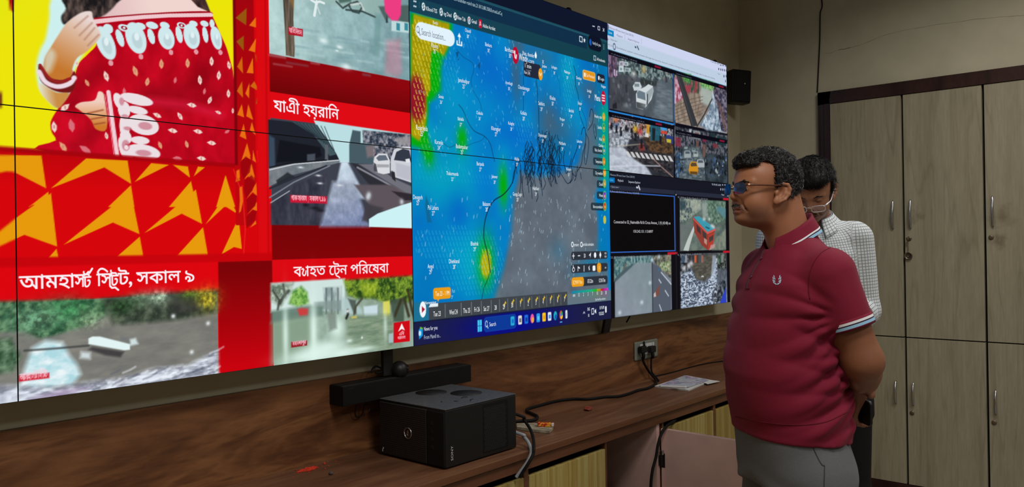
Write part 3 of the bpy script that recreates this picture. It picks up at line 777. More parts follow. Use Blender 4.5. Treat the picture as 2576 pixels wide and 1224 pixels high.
def bengali(p):
    jo = [(.02, .46), (.10, .50), (.16, .42), (.10, .30), (.06, .18), (.12, .06), (.22, .04), (.30, .14), (.33, .34)]
    ra = [(-.36, -.02), (-.28, -.10), (-.16, -.13), (-.06, -.22)]
    reph = [(-.20, .66), (-.13, .74), (-.08, .68), (.06, .90)]
    L = Lettering().g('যাএী').gap(.28).g('হয়রািন')
    L.draw(p, 1.324, 1.559, C3(330, 684)[1], .050, WHITE, .0006)
    L = Lettering().g('ব').s(jo).gap(.36).g('া', back=.04).g('হত').gap(.28).g('েট').s(ra).g('ন', back=.04).gap(.28).g('পিরেষবা')
    L.draw(p, 1.384, 1.755, C4(270, 548)[1], .046, WHITE, .0005)
    L = Lettering().g('আমহা').g('স', .74, back=.03).g('ট', .68, .92, -.06, .10).s(reph).gap(.28)
    L.g('িস', .82).g('ট', .74, .92, -.04, .10).s([(-.44, -.04), (-.34, -.14), (-.18, -.12), (-.02, -.26)]).g('ট', back=.03).g(',', 1.2, 1.2).gap(.25).g('সকাল').gap(.28).g('৯')
    L.draw(p, .648, 1.071, C2(110, 480)[1], .048, WHITE, .0006)
    # little place tags
    def small(word, K, a, b, h):
        A, B = K(*a), K(*b); l = Lettering()
        for k_, w in enumerate(word.split(' ')):
            (l.gap(.2) if k_ else l).g(w)
        l.draw(p, A[0], B[0], (A[1] + B[1]) / 2, h, (250, 205, 215), .0004)
    small('আমহাসট িসটট', C2, (106, 962), (252, 943), .022)
    small('ষািতিনতন', C3, (410, 200), (488, 212), .020)
    small('পাক সাকাস', C4, (238, 60), (335, 60), .022); small('সকাল ৭.১১', C4, (355, 62), (455, 66), .022)
    p.line(C4((346, 36), (346, 78)), .0012, (240, 150, 170), .8)
    small('মহানদাপুর', C4, (246, 988), (330, 980), .016)
    small('এিব', C4, (930, 925), (960, 920), .014); small('আননদ', C4, (920, 952), (968, 944), .014)
# ================================================================== picture: desktop with the weather map (two panels)
MX0, MX1 = VX0 + PW, VX0 + 2 * PW
LB = (232, 244, 250)
def paint_map(p):
    p.fill((0, 118, 196))
    zt, zb = 2.268, 1.191
    # rain field
    p.fill(lambda X, Z: tex((0, 110, 190), (0, 138, 200), 5, 4, 3, 2.2)(X, Z), .8)
    g = lambda K, x, y, rx, rz, c, a: p.glow(*K(x, y), rx, rz, c, a)
    for (K, x, y, rx, rz, c, a) in ((C5, 330, 660, .10, .12, (0, 150, 200), .8), (C5, 480, 700, .14, .10, (0, 142, 200), .6), (C5, 130, 900, .12, .05, (0, 165, 190), .7), (C6, 200, 60, .22, .10, (0, 165, 190), .8), (C6, 330, 90, .14, .12, (0, 160, 190), .6),
                                    (C5, 250, 720, .05, .16, (0, 150, 190), .5), (C5, 760, 830, .12, .05, (0, 150, 200), .6), (C5, 1060, 480, .07, .12, (0, 160, 190), .7), (C5, 1100, 770, .09, .10, (0, 150, 200), .6), (C5, 720, 900, .14, .06, (0, 100, 200), .7), (C5, 560, 480, .12, .1, (0, 105, 200), .7),
                                    (C6, 330, 330, .06, .09, (0, 92, 196), .7), (C6, 100, 480, .10, .10, (0, 104, 190), .6), (C6, 250, 560, .14, .08, (0, 150, 200), .6), (C6, 430, 640, .10, .12, (0, 168, 196), .8), (C6, 620, 100, .05, .14, (0, 150, 210), .7), (C6, 500, 100, .07, .10, (0, 120, 210), .6)):
        g(K, x, y, rx, rz, c, a)
    gy = (92, 104, 116)
    p.poly(C6((740, 30), (700, 180), (690, 300), (680, 430), (655, 560), (630, 680), (590, 800), (560, 900), (1330, 900), (1330, 640), (1270, 560), (1262, 330), (1240, 200), (1290, 60), (1200, -40), (1000, 40), (860, 60)), tex((86, 96, 108), (104, 116, 128), 8, 8, 5), 1, .028)
    p.poly(C5((1180, 900), (1210, 730), (1270, 760), (1290, 1200), (1100, 1200)), gy, .9, .03)
    for (x, y, rx, rz, a) in ((930, 800, .07, .10, .75), (720, 520, .03, .12, .6), (730, 300, .05, .06, .7), (1000, 880, .12, .08, .6), (880, 380, .10, .05, .5), (1190, 600, .10, .05, .5), (1220, 640, .05, .08, .5), (700, 420, .02, .1, .4)):
        g(C5, x, y, rx, rz, (70, 92, 112), a)
    for (x, y, rx, rz, a) in ((1020, 1000, .10, .05, .6), (1290, 700, .05, .3, .8)): g(C5, x, y, rx, rz, (0, 110, 160), a)
    for (K, x, y, rx, rz, a) in ((C6, 1290, 560, .04, .06, .9), (C6, 1220, 640, .08, .04, .6), (C6, 1150, 700, .08, .04, .4), (C6, 1300, 250, .03, .2, .9), (C6, 90, 800, .08, .08, .35), (C6, 1000, 560, .06, .05, .2)):
        g(K, x, y, rx, rz, (0, 120, 176), a)
    for (x, y) in ((1315, 780), (1318, 950), (1318, 1120)): g(C5, x, y, .05, .07, (0, 170, 120), .8)
    # heavy rain in the west
    gr = (0, 168, 10); ye = tex((150, 140, 0), (180, 160, 10), 20, 20, 2)
    p.poly(C5((10, 90), (290, 165), (285, 215), (260, 340), (225, 400), (215, 470), (215, 600), (180, 650), (135, 690), (130, 760), (118, 850), (130, 930), (155, 1010), (140, 1075), (115, 1060), (60, 990), (10, 980)), (0, 160, 60), .95, .018)
    p.poly(C5((10, 90), (280, 165), (275, 215), (240, 330), (200, 390), (195, 600), (160, 640), (120, 690), (110, 850), (120, 960), (60, 975), (10, 960)), gr, 1, .012)
    p.poly(C5((30, 105), (260, 165), (255, 300), (225, 360), (185, 330), (140, 335), (130, 480), (135, 590), (105, 650), (108, 760), (95, 860), (60, 930), (20, 900), (20, 150)), ye, 1, .010, grow=.006)
    p.poly(C5((10, 90), (28, 95), (24, 160), (10, 160)), (0, 150, 30), .8, .006)
    A = C5(50, 660); p.ell(A[0], A[1], .040, .080, (142, 12, 40), .95, .018)
    for (K, x, y, rx, rz) in ((C5, 352, 930, .022, .042), (C6, 628, 125, .022, .066), (C6, 510, 640, .040, .085)):
        g(K, x, y, rx * 1.3, rz * 1.2, (0, 165, 110), 1); g(K, x, y, rx, rz, gr, 1)
    A = C6(512, 650); p.ell(A[0], A[1], .030, .052, (176, 170, 10), 1, .016)
    g(C5, 130, 1050, .03, .04, gr, .8)
    # wind marks (a lattice of little strokes)
    def hatch(poly, color, a, sx=.0175, sz=.0205, w=.0030, h=.013, slant=.005):
        q = np.array(poly); n = 0
        z = q[:, 1].min(); r = 0
        while z < q[:, 1].max():
            x = q[:, 0].min() + (r % 2) * sx / 2
            while x < q[:, 0].max():
                ins = False
                for (x0, z0), (x1, z1) in zip(q, np.roll(q, -1, 0)):
                    if (z < z0) != (z < z1) and x < x0 + (z - z0) / (z1 - z0) * (x1 - x0): ins = not ins
                if ins: p.line([(x, z + h / 2), (x + slant * .2, z), (x + slant, z - h / 2)], w, color, a, .0012)
                x += sx
            z += sz; r += 1
    hatch(C5((22, 105), (250, 165), (250, 300), (210, 360), (150, 340), (140, 480), (135, 600), (105, 650), (100, 850), (60, 930), (22, 900)), (226, 222, 70), .9)
    hatch(C5((140, 350), (250, 370), (205, 470), (205, 600), (140, 630)), (120, 220, 70), .6)
    hatch(C5((60, 940), (120, 900), (140, 1060), (60, 1000)), (130, 220, 80), .6)
    hatch(C6((480, 560), (545, 560), (545, 740), (480, 740)), (226, 222, 70), .8)
    hatch(C6((30, 430), (330, 390), (560, 450), (640, 600), (560, 830), (420, 880), (230, 760), (150, 620), (40, 560)), (60, 200, 220), .45)
    hatch(C5((220, 420), (330, 360), (330, 560), (230, 640)), (60, 180, 230), .45)
    hatch(C5((330, 220), (440, 230), (440, 330), (340, 330)), (60, 180, 230), .4)
    hatch(C5((1010, 380), (1080, 380), (1110, 600), (1060, 740), (1110, 900), (1040, 760)), (60, 200, 220), .5)
    hatch(C5((690, 780), (800, 780), (820, 980), (720, 940)), (60, 190, 230), .4)
    hatch(C5((30, 1040), (330, 1120), (560, 1170), (560, 1224), (30, 1224)), (40, 180, 220), .3)
    # drifting rain strokes
    rr = random.Random(7)
    for i in range(330):
        x = rr.uniform(60, 1300); y = rr.uniform(230, 1190); l = rr.uniform(8, 22)
        p.line(C5((x, y), (x + rr.uniform(-4, 7), y + l)), .0026, (130, 196, 230), rr.uniform(.35, .8), .0012)
    for i in range(230):
        x = rr.uniform(40, 1300); y = rr.uniform(180, 800); l = rr.uniform(10, 26)
        if x < 560 and rr.random() < .5: continue
        p.line(C6((x, y), (x + rr.uniform(-5, 4), y + l)), .0026, (180, 206, 220), rr.uniform(.5, .95), .0012)
    # borders, coast and rivers
    ink = (14, 34, 56)
    ln = lambda K, q, w=.004, a=.9: p.line(spline(K(*q), 4), w * .75, ink, a, .0010)
    ln(C5, ((315, 330), (360, 380), (420, 420), (430, 470), (412, 540), (430, 610), (470, 680), (485, 740)), .0025, .6)
    ln(C5, ((330, 700), (360, 740), (400, 830), (440, 880), (500, 910), (540, 960), (560, 1040), (570, 1080)), .004, .7)
    ln(C5, ((505, 910), (480, 940), (420, 960), (330, 1000)), .002, .5); ln(C5, ((230, 960), (270, 985), (320, 960)), .003, .5)
    ln(C5, ((763, 500), (763, 740)), .0030, .8); ln(C5, ((850, 520), (862, 700), (868, 900)), .0030, .8)
    ln(C5, ((845, 540), (855, 600), (860, 680), (866, 760), (868, 930)), .0035, .7)
    ln(C5, ((1100, 440), (1115, 500), (1110, 560), (1130, 640), (1140, 760), (1170, 850)), .005, .75); ln(C5, ((1140, 700), (1180, 800), (1185, 860)), .003, .6)
    ln(C5, ((960, 450), (1000, 540), (1010, 640)), .002, .5); ln(C5, ((1240, 420), (1250, 560), (1210, 640)), .002, .4)
    for q in (((310, 350), (330, 345), (320, 400), (335, 385), (325, 410)), ((455, 440), (475, 410), (470, 465))): p.poly(C5(*q), (10, 70, 120), .8, .002)
    p.poly(C6((110, 190), (130, 240), (140, 330), (150, 370), (120, 370), (105, 260)), (20, 90, 120), .6, .004)
    ln(C6, ((712, -30), (705, 40), (690, 100), (660, 150), (620, 190), (570, 220), (535, 270), (510, 340), (498, 420), (500, 480), (520, 570), (535, 650), (540, 700)), .006)
    ln(C6, ((540, 700), (520, 760), (498, 810), (485, 880)), .004, .7)
    # delta: winding channels
    rr = random.Random(11)
    for i in range(30):
        x = rr.uniform(760, 1020); top = 850 + abs(x - 930) * .55 + rr.uniform(0, 120); bot = 1090 + rr.uniform(20, 190) - max(0, x - 900) * .5
        q = []; y = top; ph = rr.uniform(0, 6)
        while y < bot:
            q.append((x + 8 * math.sin(y * .06 + ph) + rr.uniform(-4, 4), y)); y += 18
        if len(q) > 2: p.line(C5(*q), .0036, ink, .9, .001)
    for i in range(16):
        x = rr.uniform(770, 1010); y = rr.uniform(1020, 1200); h = rr.uniform(25, 60)
        q = [(x + 9 * math.cos(t), y + h * math.sin(t)) for t in np.linspace(0, 6.28, 14)]
        p.line(C5(*q), .0034, ink, .9, .001)
    for q in (((720, 1160), (712, 1080), (735, 1060), (745, 1130), (752, 1224)), ((735, 1080), (700, 1150), (690, 1224)), ((1130, 960), (1120, 1000), (1090, 1080), (1085, 1140), (1115, 1180), (1125, 1110)), ((1085, 1060), (1070, 1120), (1050, 1160), (1040, 1120), (1030, 1070), (1038, 1010)),
              ((1150, 900), (1160, 860), (1175, 860), (1180, 940), (1160, 1030), (1150, 1100), (1120, 1150)), ((1180, 890), (1200, 940), (1195, 1020), (1180, 1100), (1170, 1040), (1180, 960)), ((1205, 780), (1215, 730), (1230, 750), (1225, 820), (1195, 870)), ((1240, 830), (1250, 880), (1245, 930), (1235, 880), (1230, 830)), ((1090, 1150), (1095, 1190), (1075, 1224))):
        p.line(spline(C5(*q), 4), .0038, ink, .9, .001)
    for q in (((1000, 20), (1030, 70), (1060, 110), (1085, 80), (1090, 20)), ((740, 20), (745, 100), (735, 190)), ((770, 10), (790, 90), (800, 170)), ((830, 30), (840, 110), (860, 190), (850, 230)), ((880, 10), (885, 120), (890, 190)), ((920, 0), (925, 60), (950, 130), (940, 60)), ((965, 0), (975, 60), (985, 110)), ((1110, 30), (1115, 70), (1105, 90)), ((1145, 40), (1150, 80)), ((760, 60), (755, 130), (765, 200)), ((810, 20), (815, 130), (822, 210))):
        p.line(spline(C6(*q), 4), .0038, ink, .9, .001)
    # ---- browser chrome
    EW = .56
    def disc(A, r, col, k=1.0): p.ell(A[0], A[1], r * EW * k, r, col, soft=.0012)
    def box(A, hw, hh, r, col): p.rrect(A[0] - hw, A[0] + hw, A[1] - hh, A[1] + hh, r, col)
    p.rect(MX0, MX1 + .1, zt, 3, grad((1.9, 2.3), (22, 66, 84), (3.0, 2.3), (16, 62, 74)))
    p.rect(MX0, Z2(1000, 450)[0], Z1(400, 55)[1] - .002, Z1(900, 5)[1], (14, 46, 72), 1, .002)
    zline = Z2(400, 155)[1]
    p.rect(MX0, MX1 + .1, zline, 3, (12, 20, 42), 1, .002)
    p.rect(MX0, MX1 + .1, zline - .004, zline + .006, (30, 84, 100), .9, .002)
    A = Z2(1105, 455); box(A, Z2(1190, 455)[0] - A[0], .033, .024, (12, 18, 36)); disc(Z2(1048, 440), .015, (20, 90, 190))
    put('Verify it\'s you', Z2(1070, 465), Z2(1175, 490)[0], .014, (210, 225, 235))
    for y in (475, 500, 525): disc(Z2(1219, y), .0025, (150, 175, 185), 1.6)
    p.line(Z2((1075, 232), (1100, 238)), .004, (235, 240, 245))
    A = Z2(1155, 260); box(A, .009, .009, .003, (225, 232, 240)); box(A, .006, .006, .002, (14, 24, 46))
    p.line(Z2((1208, 262), (1224, 300)), .003, (235, 240, 245)); p.line(Z2((1224, 268), (1208, 298)), .003, (235, 240, 245))
    A = Z2(925, 400); box(A, .012, .013, .003, (225, 235, 240)); box(A, .008, .009, .002, (14, 46, 72))
    A = Z2(970, 415); p.poly([(A[0] + (.009 if k % 2 == 0 else .0045) * math.sin(k * math.pi / 5), A[1] + (.012 if k % 2 == 0 else .006) * math.cos(k * math.pi / 5)) for k in range(10)], (225, 235, 240))
    A = Z2(1103, 642); box(A, .009, .011, .002, (225, 235, 240)); box(A, .006, .008, .002, (18, 62, 76))
    put('All bookmarks', Z2(1128, 672), Z2(1232, 700)[0], .014, LB)
    put('/rain-thunder-rain?rain,21.813,88.358,8,m:eaLaiCq', (Z1(545, 20)[0], Z1(1180, 195)[1]), Z1(1185, 190)[0], .0145, (170, 200, 210))
    for (x, y) in ((60, 15), (80, 20), (60, 78), (80, 84)): p.rr(Z1(x - 8, y - 14), Z1(x + 8, y + 14), .003, LB)
    p.line(Z1((126, 30), (126, 100)), .002, (60, 100, 116))
    for i, (x, y) in enumerate(((180, 85), (407, 152), (587, 210), (766, 262))):
        A = Z1(x, y); disc(A, .0145, (228, 240, 244))
        if i < 3: p.line([(A[0] + .003, A[1] + .008), (A[0] - .003, A[1] + .004), (A[0] + .003, A[1] - .004), (A[0] - .003, A[1] - .008)], .003, (20, 60, 70))
        else: disc(A, .010, (180, 70, 80)); p.ell(A[0] + .001, A[1] - .002, .005, .008, (110, 160, 190)); disc(A, .004, (228, 240, 244))
    for (s, xa, xb, y) in (('Kllood-TSS', 212, 352, 132), ('og Died', 437, 535, 195), ('New Tab', 612, 716, 247), ('Gmail', 795, 860, 292), ('Adobe Acrobat', 937, 1098, 348)): put(s, Z1(xa, y), Z1(xb, y)[0], .0150, LB)
    A = Z1(908, 304); box(A, .0085, .016, .004, (196, 10, 50)); p.line([(A[0] - .004, A[1] - .007), (A[0], A[1] + .009), (A[0] + .004, A[1] - .005), (A[0] - .002, A[1] - .003)], .0025, (250, 230, 235))
    # ---- controls on the map
    A, B = Z1(76, 275), Z1(582, 600); zc = (Z1(90, 390)[1] + Z1(560, 488)[1]) / 2
    p.rrect(A[0], B[0], zc - .0305, zc + .0305, .030, (226, 242, 252))
    A = Z1(110, 378); disc(A, .0125, (80, 90, 110)); disc(A, .0095, (226, 242, 252)); p.line([(A[0] + .004, A[1] - .008), (A[0] + .010, A[1] - .018)], .0032, (80, 90, 110))
    put('Search location...', Z1(152, 446), Z1(462, 520)[0], .0245, (96, 104, 126))
    A = Z1(640, 505); c_ = (246, 250, 252)
    p.line([(A[0] - .012, A[1] - .008), (A[0] - .012, A[1] - .021), (A[0] + .012, A[1] - .021), (A[0] + .012, A[1] - .008)], .005, c_); p.line([(A[0], A[1] - .014), (A[0], A[1] + .014)], .005, c_); p.poly([(A[0] - .009, A[1] + .009), (A[0], A[1] + .024), (A[0] + .009, A[1] + .009)], c_)
    for (s, x, y, t, h) in (('Bankura', 528, 300, '30°', .020), ('Jamshedpur', 362, 540, '25°', .022), ('Sonua', 210, 645, '26°', .018), ('Bahalda', 342, 795, '27°', .018), ('Chakulia', 468, 755, '26°', .018), ('Kharagpur', 578, 860, '27°', .022), ('Kolaghat', 680, 825, '28°', .018), ('Arambagh', 665, 555, '30°', .018), ('Chandannagar', 765, 587, '31°', .022), ('Kolkata', 763, 755, '28°', .022),
                              ('Satkhira', 882, 692, '29°', .022), ('Khulna', 957, 655, '30°', .024), ('Lohagara', 968, 450, '30°', .018), ('Jessore', 902, 442, '31°', .018), ('Madaripur', 1055, 482, '30°', .018), ('Barishal', 1082, 740, '29°', .020), ('Pirojpur', 1022, 797, '29°', .018), ('Shyamnagar', 890, 905, '30°', .020), ('Mathbaria', 1022, 958, '29°', .020), ('Lalmohan', 1137, 945, '30°', .018), ('Chandpur', 1133, 522, '30°', .018), ('Raipur', 1140, 690, '30°', .020),
                              ('Senbagh', 1202, 608, '30°', .018), ('Haldia', 718, 1062, '29°', .020), ('Kalapara', 1065, 1130, '30°', .018), ('Chandil', 390, 205, '28°', .018), ('Khunti', 168, 305, '25°', .022), ('Rourkela', 82, 855, '25°', .026), ('Karanjia', 196, 950, '24°', .022), ('Badampahar', 350, 980, '25°', .022), ('Baripada', 473, 1095, '27°', .020), ('Thakurmunda', 286, 1160, '25°', .019), ('Jaleswar', 568, 1180, '28°', .018), ('Bardhaman', 672, 335, '30°', .024), ('Ranchi', 172, 152, '', .016)):
        label(s, C5, x, y, h * .82, narrow=.95); t and label(t, C5, x + 1, y + 38, h * .82, narrow=.85)
    for (s, x, y, t, h) in (('Deogarh', 55, 200, '25°', .022), ('Pal Lahara', 158, 270, '27°', .022), ('Balasore', 515, 245, '28°', .022), ('Bhadrak', 435, 510, '29°', .022), ('Dhenkanal', 298, 628, '28°', .022), ('Angul', 140, 662, '29°', .022), ('Ganga Sagar', 722, 180, '28°', .020), ('Haldibari', 845, 142, '29°', .020)):
        label(s, C6, x, y, h * .82, narrow=.95); label(t, C6, x + 1, y + 38, h * .82, narrow=.85)
    # the round badge, its name and the picker
    A = Z2(85, 607); disc(A, .034, (186, 6, 44)); p.line([(A[0] - .004, A[1] + .016), (A[0] - .003, A[1] - .008), (A[0] + .003, A[1] - .012), (A[0] + .006, A[1] + .002)], .006, (250, 232, 238))
    B, Cc = Z2(190, 690), Z2(400, 915)
    p.rrect(B[0], Cc[0] + .005, Z2(190, 870)[1], B[1] + .004, .010, (34, 40, 58))
    A = Z2(407, 850); disc(A, .025, (236, 160, 30)); p.line([(A[0] - .007, A[1] + .005), (A[0], A[1] - .006), (A[0] + .007, A[1] + .005)], .004, (255, 240, 210))
    put('Windy', Z2(128, 668), Z2(240, 690)[0], .029, c_); put('.com', (Z2(240, 690)[0], Z2(128, 668)[1]), Z2(322, 720)[0], .019, (214, 226, 236))
    put('Rain, thunder', Z2(176, 600), Z2(325, 620)[0], .0165, (240, 246, 250))
    A = Z2(345, 610); p.poly([(A[0] + x, A[1] + z) for x, z in ((0, .018), (.007, .002), (.005, -.009), (0, -.012), (-.005, -.009), (-.007, .002))], c_)
    put('1 min', Z2(205, 762), Z2(285, 780)[0], .018, (230, 236, 242)); put('Rain (24)', Z2(196, 840), Z2(270, 865)[0], .013, (220, 226, 236))
    p.line(Z2((222, 795), (285, 808)), .0015, (170, 178, 190)); put('X', Z2(425, 712), Z2(446, 712)[0], .016, c_)
    A, B = Z2(948, 850), Z2(1110, 890); zc = (A[1] + B[1]) / 2; p.rrect(A[0], B[0], zc - .0215, zc + .0215, .010, (224, 190, 120)); p.rrect(A[0] + .004, B[0] - .004, zc - .019, zc + .019, .008, (226, 148, 24))
    put('Go Premium', (Z2(992, 880)[0], zc - .0075), Z2(1095, 900)[0], .015, (255, 240, 210)); box((Z2(975, 862)[0], zc), .006, .009, .002, (250, 240, 225))
    A = Z2(1181, 907); box(A, Z2(1230, 907)[0] - A[0], .0205, .010, (26, 34, 48)); put('Login', (Z2(1172, 915)[0], A[1] - .007), Z2(1220, 930)[0], .014, LB); p.ell(Z2(1155, 897)[0], A[1] + .001, .006, .010, LB)
    label('Noagaon', Z2, 1212, 1005, .015, narrow=.9); label('Menu', Z2, 1135, 1150, .033, (250, 252, 254), .8)
    A = Z2(1213, 1155); disc(A, .033, (192, 12, 52))
    for dz in (.012, 0, -.012): box((A[0], A[1] + dz), .012, .0030, .002, (250, 225, 232))
    for (K, s, xa, xb, y, xi, yi, c, dark) in ((Z3, 'Weather radar', 1095, 1190, 262, 1218, 275, (224, 150, 30), 0), (Z3, 'Satellite', 1138, 1190, 405, 1218, 410, (60, 140, 90), 0), (Z3, 'Wind', 1156, 1192, 558, 1216, 558, (170, 120, 60), 0), (Z3, 'Clothes', 1150, 1208, 638, 1222, 650, (0, 130, 150), 0), (Z3, 'Rain, thunder', 1102, 1195, 695, 1222, 700, (20, 140, 190), 1), (Z3, 'Temperature', 1108, 1198, 842, 1220, 845, (226, 110, 30), 1), (Z3, 'City weather', 1106, 1202, 990, 1228, 990, (230, 150, 60), 1), (Z3, 'Clouds', 1155, 1203, 1135, 1228, 1125, (170, 150, 90), 1),
                                               (C6, 'Waves', 1268, 1294, 188, 1307, 190, (130, 50, 190), 1), (C6, 'Rain accumulation', 1228, 1292, 263, 1308, 262, (214, 60, 30), 1)):
        A, B = K(xa, y), K(xb, y)
        if dark: p.rrect(A[0] - .016, B[0] + .028, A[1] - .017, A[1] + .017, .010, (30, 48, 58), .85)
        put(s, (A[0], A[1] - .007), B[0], .0145, LB)
        A = K(xi, yi); disc(A, .022, (70, 190, 110), 1.1); disc(A, .0165, c, 1.1); p.ell(A[0] + .001, A[1] - .003, .005, .007, (240, 190, 90), .9, .002)
    disc(C6(1307, 352), .019, (190, 190, 80), 1.1)
    # right-hand tool rows
    put('pressure', Z4(834, 300), Z4(895, 300)[0], .015, LB); put('particles animation', Z4(946, 296), Z4(1086, 296)[0], .015, LB)
    for x in (816, 932): disc(Z4(x, 278), .012, (240, 246, 250), 1.3); disc(Z4(x, 278), .007, (80, 100, 116), 1.3)
    for (y0, y1, yr0, yr1) in ((372, 478, 358, 462), (532, 648, 515, 618), (700, 820, 680, 788)):
        A, B = Z4(800, y0), Z4(1268, yr1); z1 = (Z4(810, y0)[1] + Z4(1260, yr0)[1]) / 2; z0 = (Z4(810, y1)[1] + Z4(1260, yr1)[1]) / 2
        p.rrect(A[0], B[0], z0, z1, .012, (44, 50, 60))
    wc = (240, 244, 248)
    for x, k in ((829, '+'), (901, '-'), (971, '3D'), (1042, '<'), (1107, 'O'), (1174, '*')):
        A = Z4(x, 425 - (x - 829) * .04)
        if k == '3D': label('3D', Z4, x, 420, .020, wc, .8)
        elif k == 'O': p.ell(A[0], A[1], .009, .0125, wc)
        elif k == '*': p.poly([(A[0], A[1] + .016), (A[0] + .008, A[1]), (A[0], A[1] - .016), (A[0] - .008, A[1])], wc)
        elif k == '<': p.poly([(A[0] - .009, A[1]), (A[0] + .008, A[1] + .013), (A[0] + .003, A[1] - .013), (A[0], A[1] - .002)], wc)
        else:
            p.line([(A[0] - .007, A[1]), (A[0] + .007, A[1])], .004, wc); k == '+' and p.line([(A[0], A[1] + .009), (A[0], A[1] - .010)], .004, wc)
    for x, y in ((1238, 390), (1238, 432)): label('HIDE' if y < 400 else 'VIEW', Z4, x, y, .011, (220, 226, 232), .9)
    A, B = Z4(1130, 515), Z4(1186, 632); p.rrect(A[0], B[0], B[1], A[1], .014, (232, 156, 26)); label('X', Z4, 1157, 575, .018, (255, 240, 200))
    A = Z4(830, 600); p.ell(A[0], A[1], .009, .0105, wc); p.ell(A[0], A[1], .006, .007, (44, 50, 60)); p.line([(A[0], A[1] + .008), (A[0] - .003, A[1] + .018)], .004, wc)
    p.poly(Z4((885, 555), (912, 575), (912, 590), (890, 580), (890, 622), (884, 622)), wc); p.line(Z4((965, 552), (965, 620)), .004, wc)
    p.poly(Z4((1038, 545), (1022, 570), (1030, 610), (1040, 600), (1032, 575)), wc); box(Z4(1093, 582), .011, .012, .006, wc)
    label('auto', Z4, 1238, 570, .012, (220, 226, 232))
    A, B = Z4(802, 695), Z4(965, 828); p.rrect(A[0], B[0], Z4(885, 818)[1], Z4(885, 697)[1], .014, (232, 156, 26)); label('ECMWF 9km', Z4, 880, 760, .020, (255, 236, 170), .85)
    label('GFS 22km', Z4, 1042, 745, .020, wc, .7); label('ICON 7km', Z4, 1195, 735, .020, wc, .75)
    zc0, zc1 = Z4(1030, 968)[1], Z4(1030, 855)[1]; xs = [Z4(x, 910)[0] for x in (806, 1080, 1130, 1180, 1215, 1275)]
    p.rrect(xs[0], xs[5], zc0, zc1, .010, (20, 130, 170))
    for i, (c0, c1) in enumerate((((20, 130, 170), (30, 180, 120)), ((30, 180, 60), (40, 180, 30)), ((150, 170, 20), (190, 130, 20)), ((190, 60, 50), (170, 30, 80)), ((180, 30, 130), (220, 40, 190)))):
        p.rect(xs[i], xs[i + 1], zc0, zc1, grad((xs[i], 0), c0, (xs[i + 1], 0), c1), 1)
    for s, x in (('mm', 834), ('1.5', 896), ('2', 955), ('3', 1014), ('7', 1072), ('10', 1133), ('20', 1188), ('30', 1243)): label(s, Z4, x, 925 - (x - 834) * .08, .018, (235, 244, 246), .85)
    label('OpenStreetMap contributors', Z4, 1172, 975, .012, (220, 230, 236), .78)
    # time line
    t0 = Z5(295, 620)[0]; t1 = Z4(752, 960)[0]; tz1 = 1.2495; tz0 = zb
    p.rect(MX0, t0, zb, tz1 + .01, (40, 110, 130), .7, .01)
    p.rect(t0, t1, zb, tz1, (62, 68, 74)); p.rect(t1, MX1, zb, tz1 - .01, (104, 116, 124), .9, .006)
    for x in (550, 797, 955, 1108, 1260, 1388, 1515): X = Z5(x, 600)[0]; p.line([(X, tz0 + .006), (X, tz1 - .008)], .003, (120, 128, 134))
    for x in (95, 195, 295, 390, 485, 578, 668): X = Z4(x, 1000)[0]; p.line([(X, tz0 + .006), (X, tz1 - .008)], .003, (110, 118, 124))
    for s, x, y in (('Tue 23', 422, 662), ('Wed 24', 675, 634), ('Thu 25', 878, 612), ('Fri 26', 1036, 594), ('Sat 27', 1182, 582), ('28', 1322, 566), ('29', 1450, 556)): label(s, Z5, x, y, .0205, (244, 246, 248), .85)
    bolt = lambda A: p.poly([(A[0] + .003, A[1] + .012), (A[0] + .009, A[1] + .002), (A[0] + .003, A[1] + .002), (A[0] - .003, A[1] - .013), (A[0] - .009, A[1] + .001), (A[0] - .003, A[1] + .002)], (226, 190, 60))
    for i, x in enumerate((40, 145, 245, 345, 437, 530, 622, 712)):
        label(str((30, 1, 2, 3, 4, 5, 6, 7)[i]), Z4, x, 1060 - x * .11, .0205, (244, 246, 248), .8); bolt(Z4(x + 14, 1018 - x * .105))
    bolt(Z5(1470, 515))
    A = Z5(207, 598); disc(A, .028, (240, 246, 250), .98); p.poly([(A[0] - .005, A[1] + .012), (A[0] + .010, A[1]), (A[0] - .005, A[1] - .012)], (170, 10, 50))
    p.poly(Z5((295, 565), (325, 510), (440, 500), (440, 553)), (226, 238, 244)); put('Narayanpur', Z5(235, 520), Z5(410, 495)[0], .011, LB)
    A, B = Z5(365, 262), Z5(638, 445); z1 = (Z5(370, 270)[1] + Z5(630, 252)[1]) / 2; z0 = (Z5(370, 448)[1] + Z5(630, 428)[1]) / 2
    p.rrect(A[0], B[0], z0, z1, .010, (232, 156, 24)); p.poly([(Z5(425, 440)[0], z0 + .002), (Z5(460, 440)[0], z0 + .002), (Z5(440, 470)[0], z0 - .010)], (232, 156, 24))
    put('Tue 23 - 1 PM', (Z5(396, 385)[0], (z0 + z1) / 2 - .0085), Z5(612, 370)[0], .0170, (255, 248, 226))
    label('Puri', Z5, 675, 312, .016, (120, 210, 240)); label('29°', Z5, 655, 405, .014, (120, 210, 240))
    # ---- task bar
    def bar(X, Z):
        g = np.exp(-((X - 2.38) / .30) ** 2 - ((Z - 1.145) / .07) ** 2)[..., None]
        return np.array((28, 30, 66.)) * (1 - g) + np.array((4, 8, 140.)) * g
    p.rect(MX0, MX1 + .1, 1.0, zb, bar)
    p.rect(MX0, MX1 + .1, zb - .004, zb + .001, (20, 24, 50), .8, .003)
    p.poly(Z5((140, 920), (160, 890), (205, 900), (205, 1000), (150, 1060)), (20, 150, 220), 1, .001); p.poly(Z5((165, 865), (205, 880), (205, 905), (160, 895)), (110, 190, 60)); p.ell(*Z5(160, 965), .006, .009, (190, 230, 245))
